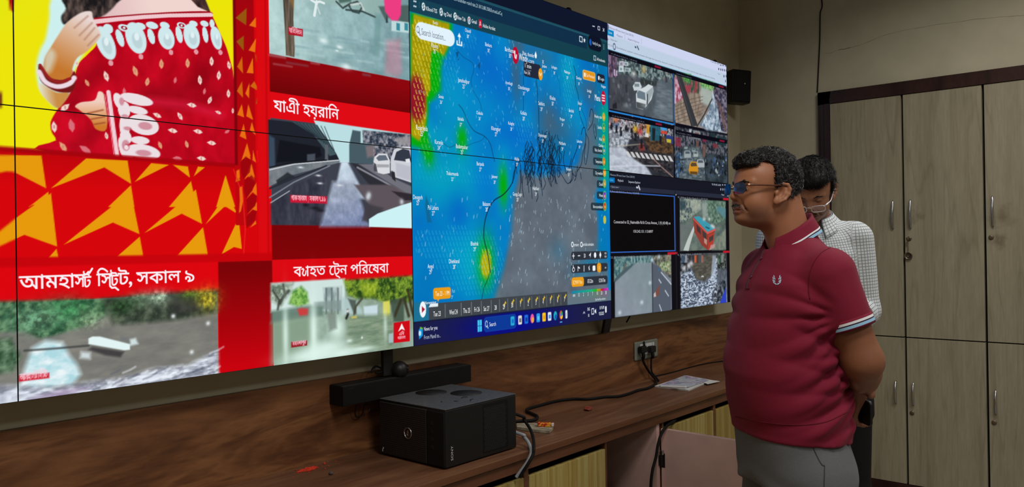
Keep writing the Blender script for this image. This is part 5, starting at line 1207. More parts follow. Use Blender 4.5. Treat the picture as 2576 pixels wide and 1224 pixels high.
def grid_mesh(canvases, texts, y_text):
    V = []; F = []; Cc = []; off = 0
    for c in canvases:
        nz, nx = c.C.shape[:2]
        X, Z = np.meshgrid(c.x, c.z)
        V.append(np.stack([X.ravel(), np.full(X.size, c.y), Z.ravel()], 1))
        i = (np.arange(nz - 1)[:, None] * nx + np.arange(nx - 1)[None, :]).ravel()
        F.append(np.stack([i, i + 1, i + 1 + nx, i + nx], 1) + off)
        Cc.append(c.C.reshape(-1, 3)); off += X.size
    V = np.concatenate(V); F = np.concatenate(F); Cc = np.concatenate(Cc)
    loops = F.ravel(); starts = np.arange(len(F)) * 4; tot = [4] * len(F)
    tv, tl, ts, tt, tc = [], [], [], [], []; nl = len(loops); n = len(V)
    for (q, faces, col) in texts:
        tv.append(np.stack([q[:, 0], np.full(len(q), y_text), q[:, 1]], 1))
        tc.append(np.tile(np.asarray(col, np.float32), (len(q), 1)))
        for f in faces:
            ts.append(nl); tt.append(len(f)); tl.extend(int(i) + n for i in f); nl += len(f)
        n += len(q)
    if tv:
        V = np.concatenate([V] + tv); Cc = np.concatenate([Cc] + tc)
        loops = np.concatenate([loops, np.array(tl)]); starts = np.concatenate([starts, np.array(ts)]); tot = tot + tt
    me = bpy.data.meshes.new('screen')
    me.vertices.add(len(V)); me.vertices.foreach_set('co', V.astype(np.float32).ravel())
    me.loops.add(len(loops)); me.loops.foreach_set('vertex_index', loops.astype(np.int32))
    me.polygons.add(len(starts)); me.polygons.foreach_set('loop_start', starts.astype(np.int32))
    try: me.polygons.foreach_set('loop_total', np.array(tot, np.int32))
    except Exception: pass
    at = me.color_attributes.new('picture', 'FLOAT_COLOR', 'POINT')
    L = np.ones((len(V), 4), np.float32); L[:, :3] = lin(np.clip(Cc, 0, 255))
    at.data.foreach_set('color', L.ravel())
    me.update(calc_edges=True)
    return me

def build_video_wall():
    mat = screen_material()
    steps = [(.0050, .0036), (.0021, .0018), (.0027, .0019), (.0040, .0024)]
    rows = {'lower': (VZB, VZM), 'upper': (VZM, VZT)}
    cv = {}
    for k in range(4):
        for r, (z0, z1) in rows.items():
            x0 = VX0 + (k - 1) * PW
            cv[k, r] = Canvas(x0 + BEZ, x0 + PW - BEZ, z0 + BEZ, z1 - BEZ, *[s * QUALITY for s in steps[k]])
    heads = [(1, 'upper', Canvas(1.318, 1.566, 1.838, 1.912, .0011, .0009, -.0008)), (1, 'lower', Canvas(1.378, 1.762, 1.344, 1.416, .0014, .0009, -.0008)), (1, 'lower', Canvas(.6465, 1.078, 1.340, 1.4225, .0011, .0009, -.0008))]
    news = Picture([cv[0, 'lower'], cv[0, 'upper'], cv[1, 'lower'], cv[1, 'upper']] + [h[2] for h in heads])
    Text.items = []
    paint_news(news); bengali(news)
    paint_map(Picture([cv[2, 'lower'], cv[2, 'upper']]))
    paint_cams_upper(Picture([cv[3, 'upper']])); paint_cams_lower(Picture([cv[3, 'lower']]))
    what = {(0, 'upper'): 'leftmost upper wall screen showing plain yellow beside the presenter', (0, 'lower'): 'leftmost lower wall screen showing orange arrows and flood water edge',
            (1, 'upper'): 'upper wall screen showing a news presenter in a red sari', (1, 'lower'): 'lower wall screen showing flooded streets with white titles on red',
            (2, 'upper'): 'upper wall screen showing a browser with the blue rain map', (2, 'lower'): 'lower wall screen showing the grey sea of the map and a taskbar',
            (3, 'upper'): 'upper wall screen with pale header and four street camera views', (3, 'lower'): 'lower wall screen with a black tile and a red bus camera view'}
    for (k, r), c in cv.items():
        z0, z1 = rows[r]; x0 = VX0 + (k - 1) * PW
        root = thing('video_wall_screen', what[k, r], 'screen', (x0 + PW / 2, 0.045, z0), 'screens of the video wall')
        MB().box((x0 + .0004, .004, z0 + .0004), (x0 + PW - .0004, .045, z1 - .0004)).box((x0 + .12, .0451, z0 + .1), (x0 + PW - .12, .085, z1 - .1), .006).build('housing', M_matte, root)
        b = MB(); w = BEZ - .0003
        for lo, hi in (((x0 + .0004, -.001, z0 + .0004), (x0 + BEZ, .004, z1 - .0004)), ((x0 + PW - BEZ, -.001, z0 + .0004), (x0 + PW - .0004, .004, z1 - .0004)), ((x0 + BEZ, -.001, z0 + .0004), (x0 + PW - BEZ, .004, z0 + BEZ)), ((x0 + BEZ, -.001, z1 - BEZ), (x0 + PW - BEZ, .004, z1 - .0004))):
            b.box(lo, hi)
        b.build('bezel', M_matte, root)
        tx = [t for t in Text.items if x0 < t[0][:, 0].mean() < x0 + PW and z0 < t[0][:, 1].mean() < z1]
        me = grid_mesh([c] + [h[2] for h in heads if (h[0], h[1]) == (k, r)], tx, -.0012)
        link('screen', me, mat, root)
        if r == 'upper' and k in (2, 3):
            for kx in ((2.825,) if k == 2 else (4.213,)):
                MB().lathe([(.013, -.010), (.016, -.004), (.016, .004), (.013, .010)], (kx, .03, z1 + .006), (0, 1, 0), 16).build('adjusting_knob', M_matte, root)
# ================================================================== the room
XR, YW = 4.727, 0.12            # right wall, video wall's back wall
def structure(name, mb, mat): return tag(mb.build(name, mat), kind='structure')
def build_room():
    structure('floor', MB().box((-3.2, -5.6, -.05), (XR + .1, YW + .1, 0)), M_floor)
    structure('ceiling', MB().box((-3.2, -5.6, 3.2), (XR + .1, YW + .1, 3.25)), M_ceiling)
    structure('wall_back', MB().box((-3.2, YW, 0), (XR + .1, YW + .1, 3.2)), M_wall)
    structure('wall_right', MB().box((XR, -5.6, 0), (XR + .1, YW, 3.2)), M_wall)
    structure('wall_left', MB().box((-3.3, -5.6, 0), (-3.2, YW + .1, 3.2)), M_wall)
    structure('wall_front', MB().box((-3.2, -5.7, 0), (XR + .1, -5.6, 3.2)), M_wall)
    # walnut boarding between desk and screens
    structure('trim_1', MB().box((-3.2, .100, .60), (XR, YW, 1.025)), M_back)
    # hairline crack in the plaster of the right wall
    q = spline([on_x(a, b, XR) for a, b in ((2070, 138), (2110, 126), (2150, 117), (2220, 92), (2300, 70), (2450, 50), (2600, 34))], 5)
    rr = random.Random(2); pts = [(XR - .0004, v[1], v[2] + rr.uniform(-.004, .004)) for v in q]
    b = MB()
    for i in range(len(pts) - 1):
        w = .0012 * rr.uniform(.3, 1.2) + (.002 if 4 < i < 9 else 0)
        (x, y0, z0), (_, y1, z1) = pts[i], pts[i + 1]
        b.box((XR - .0006, min(y0, y1), min(z0, z1) - w / 2), (XR, max(y0, y1), min(z0, z1) + abs(z1 - z0) + w / 2)) if False else b.add([(x, y0, z0 - w / 2), (x, y0, z0 + w / 2), (x, y1, z1 + w / 2), (x, y1, z1 - w / 2)], [(0, 1, 2, 3)])
    structure('wall_crack', b, plain('crack_line', (120, 110, 90), .9, .1))

def tube_thing(name, label, cat, pts, r, mat, n=8, seg=8):
    o = MB().tube(spline(pts, n), r, seg).build(name, mat)
    return tag(o, label, cat)

def build_desk():
    ZT = .760; YF = -.344
    t = thing('worktop', 'long brown wood laminate worktop under the video wall', 'worktop', (1.5, -.12, ZT - .064))
    MB().box((-3.2, YF, ZT - .024), (XR, .0995, ZT), .002).build('top', M_top, t)
    MB().box((-3.2, YF - .0005, ZT - .0235), (XR, YF + .001, ZT - .002)).build('edge_band', M_edge, t)
    MB().box((-3.2, YF + .010, ZT - .066), (XR, YF + .030, ZT - .0245), .001).build('rail', M_edge, t)
    # base units: (left, right, has door, name)
    FY = YF + .016
    def unit(x0, x1, label, door, side_mat=M_edge, inner=M_pink, open_l=False):
        u = thing('base_cabinet', label, 'cabinet', ((x0 + x1) / 2, -.12, 0), 'base cabinets under the worktop')
        c = MB()
        for a, b_ in ((x0, x0 + .0115), (x1 - .0115, x1)):
            c.box((a, FY + .002, 0), (b_, .099, ZT - .067))
        c.box((x0 + .0115, FY + .03, .0), (x1 - .0115, .099, .09)); c.box((x0 + .0115, .085, .09), (x1 - .0115, .099, ZT - .067))
        c.build('carcass', inner if open_l else M_edge, u)
        if door:
            MB().box((x0 + .014, FY, .095), (x1 - .014, FY + .018, .667), .0012).build('door', M_zebra, u)
            MB().box((x0 + .012, FY + .05, .668), (x1 - .012, FY + .06, ZT - .067)).build('shadow_board', M_gap, u)  # near-black board, paints in the shade of the gap above the door
        return u
    unit(-1.05, .0, 'striped wood base cabinet far left beyond the tower computer', True)
    unit(.0, 1.02, 'striped wood base cabinet left of the tower computer', True)
    unit(1.04, 2.070, 'striped wood base cabinet below the black tower computer', True)
    MB2 = unit(2.070, 2.552, 'striped wood base cabinet left of the open pink compartment', True)
    # open compartment with the pink door swung out
    u = thing('base_cabinet', 'open base cabinet with pink lining and its door swung out', 'cabinet', (2.75, -.12, 0), 'base cabinets under the worktop')
    MB().box((2.920, FY + .002, 0), (2.944, .099, ZT - .067)).box((2.5521, .085, .0), (2.920, .099, ZT - .067)).box((2.5521, FY + .03, 0), (2.920, .085, .06)).build('lining', M_pink, u)
    d = MB().box((2.946, FY - .40, .06), (2.966, FY - .004, .672), .0015).build('door', M_pink, u)
    h = MB()
    for z in (.54,):
        h.box((2.9445, FY - .022, z - .03), (2.9459, FY + .03, z + .03)).box((2.930, FY - .016, z - .022), (2.9459, FY + .001, z + .022), .003)
    h.build('hinge', M_black, d)
    MB().box((2.928, FY - .020, .565), (2.9455, FY - .006, .583), .002).build('hinge_plate', M_chrome, d)
    unit(2.968, 3.443, 'striped wood base cabinet behind the swung out pink door', True)
    unit(3.443, 4.70, 'striped wood base cabinet behind the man in maroon', True)
    # something black on the floor of the open compartment
    tag(MB().box((2.575, -.27, .0605), (2.90, .02, .37), .01).build('storage_box', M_matte), 'black box standing inside the open pink compartment', 'box')
    # black cable hanging over the rail in front of the open compartment
    K = lambda px, py, y: tuple(on_y(px, py, y))
    tube_thing('power_cable', 'black cable drooping in front of the open pink compartment', 'cable', [K(1700, 1055, -.30), K(1690, 1062, -.352), K(1676, 1072, -.362), K(1664, 1090, -.365), K(1656, 1115, -.366), K(1650, 1150, -.366), K(1641, 1185, -.366), K(1637, 1230, -.366), K(1636, 1330, -.366)], .0062, M_matte)

def build_equipment():
    ZT = .760
    # ---- tower computer lying on its side
    x0, x1, y0, y1, z0, z1 = 1.722, 2.062, -.292, .020, ZT + .004, ZT + .184
    t = thing('tower_computer', 'black desktop computer lying flat on the worktop', 'computer', ((x0 + x1) / 2, (y0 + y1) / 2, ZT))
    MB().box((x0 + .004, y0, z0), (x1, y1, z1), .004).build('case', M_black, t)
    grille = Nodes('perforated_black'); v = grille.coords((1, 1, 1))
    vo = grille.n('ShaderNodeTexVoronoi', feature='F1'); grille.l(v, vo.inputs['Vector']); vo.inputs['Scale'].default_value = 150; vo.inputs['Randomness'].default_value = 0.0
    hole = grille.math('LESS_THAN', vo.outputs['Distance'], .40)
    grille.base(grille.mix(hole, (44, 43, 44), (5, 5, 5))); grille.bump(hole, -.4, .002); M_grille = grille.set(.5, .4)
    MB().box((x0 - .002, y0 + .082, z0 + .004), (x0 + .006, y1 - .004, z1 - .006), .002).build('front_grille', M_grille, t)
    MB().box((x0 - .002, y0 + .002, z0 + .004), (x0 + .006, y0 + .078, z1 - .006), .002).build('port_strip', M_matte, t)
    for i, z in enumerate((.060, .085, .110, .135)):
        MB().box((x0 - .003, y0 + .048, z0 + z - .006), (x0 - .0015, y0 + .060, z0 + z + .006), .001).build('port', M_steel, t)
    c = ((x0 - .0025), -.125, z0 + .088)
    ring = MB().tube([(c[0], c[1] + .017 * math.cos(a), c[2] + .017 * math.sin(a)) for a in np.linspace(0, 2 * math.pi, 29)], .0022, 6).build('badge_ring', M_chrome, t)
    MB().box((c[0] - .0015, c[1] - .003, c[2] - .009), (c[0] + .001, c[1] + .003, c[2] + .009), .001).build('badge_mark', M_chrome, ring)
    MB().box((x0 - .0026, y1 - .020, z0 + .010), (x0 - .0015, y1 - .017, z0 + .024)).box((x0 - .0026, y1 - .024, z0 + .019), (x0 - .0015, y1 - .017, z0 + .024)).build('sticker', M_white, t)
    # lettering standing on the long side
    V, F = text_tris('SONY'); w = V[:, 0].max(); s = .046 / w
    b = MB(); P3 = lambda a, h: (1.752 - h, y0 - .0012, z0 + .020 + a)
    b.add([P3((p[0]) * s, (p[1] - .36) * s * .8) for p in V], F); b.build('lettering', M_white, t)
    # honeycomb vent on the long side, slits
    hv = MB()
    for i in range(15):
        for j in range(11):
            cx = 1.905 + j * .0095 + (i % 2) * .0047; cz = z0 + .022 + i * .0095
            if cx > 2.012: continue
            q = [(cx + .0042 * math.cos(a), y0 - .0006, cz + .0048 * math.sin(a)) for a in [math.pi / 6 + k * math.pi / 3 for k in range(6)]]
            r_ = [(cx + .0034 * math.cos(a), y0 - .0006, cz + .0040 * math.sin(a)) for a in [math.pi / 6 + k * math.pi / 3 for k in range(6)]]
            hv.add(q + r_, [(k, (k + 1) % 6, 6 + (k + 1) % 6, 6 + k) for k in range(6)])
    hv.build('side_vent', plain('vent_rib', (62, 61, 62), .45, .4), t)
    MB().box((1.895, y0 - .0004, z0 + .012), (2.018, y0, z0 + .170)).build('vent_recess', M_matte, t)
    lid = MB().box((x0 + .002, y0 - .001, z1 + .0002), (x1 - .001, y1 - .001, z1 + .0035), .001).build('lid', plain('grey_metal_lid', (82, 84, 88), .5, .4, .1, var=.1, scale=60), t)
    for cx, cy in ((1.90, -.045), (1.965, -.150)):
        MB().lathe([(.0545, 0), (.0545, .0006)], (cx, cy, z1 + .0036), (0, 0, 1), 28).build('lid_vent', M_grille, lid)
    for q in (((1.84, -.235), (1.835, -.222)), ((1.87, -.262), (1.885, -.248), (1.90, -.245)), ((1.885, -.205), (1.905, -.198), (1.912, -.208)), ((1.80, -.20), (1.806, -.192))):
        MB().tube([(a, b_, z1 + .004) for a, b_ in q], .0016, 5).build('scuff_mark', M_matte, lid)
    # ---- sound bar on the boarding, with the dome camera on top
    sx0, sx1, sy0, sy1, sz0, sz1 = 1.580, 2.174, .026, .0992, .939, 1.006
    t = thing('sound_bar', 'black sound bar fixed to the walnut boarding above the computer', 'speaker', ((sx0 + sx1) / 2, sy1, sz0))
    MB().box((sx0 + .003, sy0 + .008, sz0), (sx1 - .003, sy1, sz1), .004).build('cabinet', M_black, t)
    MB().box((sx0, sy0, sz0 + .002), (sx1, sy0 + .0085, sz1 - .002), .002).build('front_cloth', M_matte, t)
    MB().box((sx0 + .02, sy0 - .0006, sz1 - .013), (sx0 + .045, sy0, sz1 - .009)).build('maker_plate', M_steel, t)
    for ex in (sx0, sx1 - .012): MB().box((ex, sy0 + .0088, sz0 + .001), (ex + .012, sy1 - .001, sz1 - .001), .003).build('end_cap', M_matte, t)
    cx, cy, cz, R = 1.836, .046, sz1, .031
    t = thing('dome_camera', 'small black ball camera sitting on the sound bar', 'camera', (cx, cy, cz))
    pr = [(R * .80, 0.0)] + [(R * math.cos(a), R * .62 + R * math.sin(a)) for a in np.linspace(-.60, math.pi / 2, 14)]
    MB().lathe(pr, (cx, cy, cz + .0005), (0, 0, 1), 28).build('dome', M_steel, t)
    d = Vector((.62, -.76, .12)).normalized(); o = Vector((cx, cy, cz + R * .66)) + d * (R - .004)
    e = MB().lathe([(.0145, -.004), (.0145, .0025), (.0105, .004), (.0095, .001)], o, d, 22).build('lens_ring', M_matte, t)
    MB().lathe([(.0085, .0), (.006, .0035), (.0015, .0045)], o + d * .001, d, 18).build('lens', plain('lens_glass', (14, 16, 22), .08, .9), e)
    K = lambda px, py, y: tuple(on_y(px, py, y))
    tube_thing('camera_cable', 'thin black cable looping up beside the mounting post on the sound bar', 'cable', [K(934, 936, .060), K(938, 926, .064), K(946, 921, .066), K(956, 924, .066), K(964, 931, .066), K(956, 936, .062), K(946, 937, .058)], .0035, M_matte)
    tube_thing('speaker_cable', 'thin loops of cable hanging below the sound bar', 'cable', [K(897, 1018, .06), K(893, 1036, .07), K(897, 1048, .08), K(908, 1046, .08), K(914, 1030, .07), K(916, 1018, .06), K(924, 1016, .06), K(930, 1026, .06), K(926, 1034, .06)], .0022, M_black)
    # ---- posts of the screen mount
    for (q, lab) in ((((1.792, .052, 1.10), (1.792, .052, 1.012)), 'black steel mount post behind the ball camera'), (((3.122, .040, 1.105), (3.165, .085, 1.030)), 'slanting black mount post under the seam right of the map')):
        a, b_ = Vector(q[0]), Vector(q[1]); w = .021 if lab.startswith('black') else .026
        o = MB().prism([a + Vector((-w, 0, 0)), a + Vector((w, 0, 0)), b_ + Vector((w, 0, 0)), b_ + Vector((-w, 0, 0))], (0, .014, 0)).build('mount_post', M_steel)
        tag(o, lab, 'bracket')
    tube_thing('loose_wire', 'short dark wire poking out below the camera view screens', 'wire', [K(1585, 794, .05), K(1580, 803, .06), K(1576, 810, .07)], .004, M_matte)
    # ---- socket plate with two plugs
    t = thing('socket_plate', 'grey double socket plate on the walnut boarding', 'socket', (3.535, .1, .91))
    MB().box((3.425, .091, .863), (3.646, .0999, .957), .006).build('plate', M_greyplate, t)
    for a in (3.470, 3.530): MB().box((a, .0885, .888), (a + .056, .0912, .942), .002).build('socket_insert', M_white, t)
    MB().box((3.590, .0885, .888), (3.606, .0912, .942), .002).build('switch', M_white, t)
    for px, py, lab in ((1616, 879, 'left black plug in the double socket'), (1639, 878, 'right black plug in the double socket')):
        c = on_y(px, py, .075)
        p_ = thing('power_plug', lab, 'plug', (c[0], .088, c[2]))
        MB().box((c[0] - .024, .060, c[2] - .016), (c[0] + .024, .0883, c[2] + .018), .006).build('plug_body', M_black, p_)
        MB().tube([(c[0], .07, c[2] - .012), (c[0], .068, c[2] - .030), (c[0], .070, c[2] - .045)], [.010, .009, .007], 8).build('strain_relief', M_matte, p_)
    o = MB().tube([K(1620, 858, .085), K(1621, 868, .082), K(1623, 884, .084)], [.004, .006, .006], 8).build('plug_strap', M_matte); tag(o, 'black strap standing up between the two plugs', 'strap')
    D = lambda px, py, h=.0072: tuple(on_z(px, py, ZT + h))
    tube_thing('tower_cable', 'long black power cable winding from left plug across the worktop', 'cable', [K(1616, 898, .075), K(1620, 912, .076), K(1630, 930, .076), K(1640, 943, .07), D(1648, 953, .012), D(1651, 962), D(1643, 969), D(1628, 976), D(1605, 981), D(1580, 990), D(1555, 996), D(1520, 998), D(1480, 1003), D(1440, 1003), D(1400, 1008), D(1365, 1017), D(1330, 1027), D(1325, 1033), D(1337, 1039), D(1351, 1046), D(1349, 1053), D(1335, 1057), D(1310, 1058), D(1290, 1060)], .0062, M_matte, 6)
    tube_thing('plug_cable', 'thin black cable hanging from the right plug', 'cable', [K(1639, 897, .075), K(1638, 915, .080), K(1640, 935, .080), D(1650, 948, .006), D(1657, 957, .006)], .0045, M_matte)
    ct = Vector(on_z(1823, 904, ZT)); tube_thing('wall_cable', 'thin black cable along the back of the worktop', 'cable', [D(1645, 946, .004), D(1690, 936, .004), D(1740, 922, .004), D(1780, 913, .004), D(1840, 904, .004), D(1880, 897, .004)], .0032, M_matte)
    edge = -.350
    Q = lambda px, py: tuple(on_y(px, py, edge))
    G = lambda px, py, h: tuple(on_z(px, py, ZT + h))
    tube_thing('monitor_cable', 'black cable curving from the tower over the worktop edge', 'cable', [(2.0695, .000, .90), G(1304, 1043, .075), G(1318, 1056, .055), G(1333, 1077, .035), G(1341, 1100, .018), tuple(on_y(1343, 1122, -.372)), tuple(on_y(1341, 1142, -.384)), tuple(on_y(1329, 1165, -.380)), tuple(on_y(1315, 1187, -.366)), tuple(on_y(1308, 1200, -.358))], .0055, M_matte, 8)
    tube_thing('network_cable', 'grey cable curving from the tower over the worktop edge', 'cable', [(2.0695, -.030, .83), G(1304, 1089, .045), G(1318, 1098, .034), G(1329, 1112, .022), tuple(on_y(1336, 1130, -.357)), tuple(on_y(1334, 1146, -.366)), tuple(on_y(1324, 1165, -.362)), tuple(on_y(1310, 1184, -.352)), tuple(on_y(1298, 1200, -.342))], .0062, M_greycable, 8)
    # ---- paper and litter on the worktop
    M_paper = plain('paper', (206, 205, 204), .8, .2, var=.03); k = Nodes('printed_cover'); v = k.coords((7, 11, 1), (0, 0, .6))
    k.base(k.ramp(k.noise(v, 1.6, 2, .5, .6), [(.36, (176, 186, 204)), (.46, (196, 196, 202)), (.52, (120, 140, 176)), (.58, (184, 150, 184)), (.66, (206, 208, 212))])); M_print = k.set(.45, .5)
    def sheet(name, lab, pix, z, th, mat, group='papers on the worktop', curl=0.0):
        q = [Vector(on_z(a, b_, ZT + z)) for a, b_ in pix]
        b_ = MB()
        if curl:
            n = 8; V = []
            for i in range(n + 1):
                s = i / n
                for e0, e1 in ((q[0], q[3]), (q[1], q[2])):
                    V.append(e0.lerp(e1, s) + Vector((0, 0, curl * max(0, s - .55) ** 1.5 * 3.3)))
            m = len(V); V2 = V + [p + Vector((0, 0, th)) for p in V]
            F = []
            for i in range(n):
                a = 2 * i; F += [(a, a + 1, a + 3, a + 2), (m + a, m + a + 2, m + a + 3, m + a + 1), (a, a + 2, m + a + 2, m + a), (a + 1, m + a + 1, m + a + 3, a + 3)]
            F += [(0, m, m + 1, 1), (m - 2, m - 1, 2 * m - 1, 2 * m - 2)]
            b_.add(V2, F)
        else: b_.prism(q, (0, 0, th))
        return tag(b_.build(name, mat), lab, 'paper', group)
    sheet('newspaper', 'white folded paper at the bottom of the pile by the cables', ((1647, 973), (1726, 946), (1790, 958), (1732, 983)), .0005, .006, M_paper)
    sheet('newspaper', 'loose white sheet sticking out right from the paper pile', ((1735, 949), (1755, 951), (1811, 959), (1780, 966)), .0068, .002, M_paper)
    sheet('leaflet', 'glossy blue and violet printed leaflet on top of the paper pile', ((1657, 970), (1722, 944), (1785, 956), (1730, 974)), .009, .002, M_print, curl=0.0)
    tube_thing('paper_roll', 'thin white rolled edge lying on the front of the leaflet', 'paper', [Vector(on_z(1660, 971, ZT + .015)), Vector(on_z(1690, 972, ZT + .016)), Vector(on_z(1727, 973, ZT + .016))], .0048, M_paper)
    q = [Vector(on_z(a, b_, ZT + .012)) for a, b_ in ((1300, 1063), (1345, 1062), (1392, 1071), (1383, 1082), (1340, 1078), (1300, 1072))]
    tag(MB().prism([p - Vector((0, 0, .011)) for p in q], (0, 0, .010)).build('wood_offcut', plain('torn_board', (148, 138, 118), .8, .2, var=.25, scale=40)), 'flat broken piece of pale board on the worktop beside the tower', 'board')
    q = [Vector(on_z(a, b_, ZT + .013)) for a, b_ in ((1358, 1066), (1386, 1067), (1383, 1075), (1362, 1070))]
    k = Nodes('red_yellow_wrapper'); k.base(k.ramp(k.noise(k.coords(), 60, 2), [(.42, (190, 30, 24)), (.5, (206, 60, 30)), (.56, (236, 180, 40))])); M_wrap = k.set(.4, .5)
    t = thing('matchbox', 'small red and yellow box on the end of the pale board', 'box', tuple(q[0]))
    ax = (q[1] - q[0]).normalized(); ay = Vector((-ax.y, ax.x, 0)) * -1
    c = (q[0] + q[2]) / 2
    fr = Matrix(((ax.x, ay.x, 0, c.x), (ax.y, ay.y, 0, c.y), (0, 0, 1, ZT + .0075), (0, 0, 0, 1)))
    MB().box((-.026, -.010, .004), (.026, .010, .018), .002, fr).build('sleeve', M_wrap, t); MB().box((.0262, -.009, .005), (.034, .009, .017), .002, fr).build('tray', M_white, t)
    # crumpled red wrapper
    rr = random.Random(4); c = on_z(1478, 1030, ZT); bm = bmesh.new(); bmesh.ops.create_icosphere(bm, subdivisions=2, radius=1)
    for v in bm.verts:
        s = rr.uniform(.55, 1.1); v.co = Vector((v.co.x * .040 * s, v.co.y * .022 * s, v.co.z * .006 * s))
    b_ = MB(); b_.add([(v.co.x * .8 - v.co.y * .5 + c[0], v.co.x * .5 + v.co.y * .8 + c[1], max(v.co.z, -.004) + ZT + .0052) for v in bm.verts], [[v.index for v in f.verts] for f in bm.faces]); bm.free()
    tag(b_.build('candy_wrapper', plain('crumpled_wrapper', (120, 52, 40), .5, .5, var=.6, scale=45)), 'crumpled dull red wrapper alone in the middle of the worktop', 'wrapper')
    c = on_z(833, 1193, ZT); tag(MB().lathe([(.004, 0), (.0075, .004), (.006, .008), (.002, .010)], (c[0], c[1], ZT), (0, 0, 1), 9).build('pebble', plain('pebble_grey', (84, 76, 74), .8, .2)), 'tiny grey pebble on the worktop left of the tower', 'pebble')
    # spill of red powder
    rr = random.Random(9); c = Vector(on_z(775, 1180, ZT)); b_ = MB(); q = []
    for i in range(26):
        a = 2 * math.pi * i / 26; r_ = rr.uniform(.6, 1.1); q.append((c.x + .046 * r_ * math.cos(a), c.y + .020 * r_ * math.sin(a) + .2 * .02 * math.cos(a), ZT + .0008))
    b_.prism(q, (0, 0, .0012))
    for i in range(30):
        x, y = c.x + rr.gauss(.02, .05), c.y + rr.gauss(.0, .02); s = rr.uniform(.001, .003)
        b_.box((x - s, y - s, ZT + .0005), (x + s, y + s, ZT + .0016)) if y < .09 else None
    tag(b_.build('red_powder', plain('vermilion_powder', (226, 66, 46), .95, .1, var=.2, scale=200)), 'smear of bright red powder on the worktop left of the tower', 'powder', kind='stuff')
    # ---- loudspeaker in the corner
    t = thing('loudspeaker', 'small black loudspeaker on the cream wall beside the screens', 'speaker', (4.60, .115, 2.30))
    M4 = Matrix.Translation((4.545, .045, 2.385)) @ Matrix.Rotation(math.radians(-34), 4, 'Z') @ Matrix.Rotation(math.radians(3), 4, 'Y')
    MB().box((-.064, -.045, -.100), (.064, .040, .100), .010, M4, seg=3).build('cabinet', M_black, t)
    MB().box((-.057, -.049, -.093), (.057, -.0435, .093), .004, M4).build('front_cloth', M_matte, t)
    MB().box((.014, -.0505, .012), (.021, -.0488, .019), .001, M4).build('indicator', M_white, t)
    MB().box((-.02, .035, -.02), (.02, .072, .02), .003, M4).build('wall_bracket', M_steel, t)
    # cable down the right wall to the wardrobe frame
    X = XR - .004
    tube_thing('wall_wire', 'thin black wire running down the cream wall to the wardrobe corner', 'wire', [(X, -.35, 3.19)] + [tuple(on_x(a, b_, X)) for a, b_ in ((2067, 0), (2063, 35), (2062, 100), (2059, 170), (2056, 232))], .0034, M_matte)

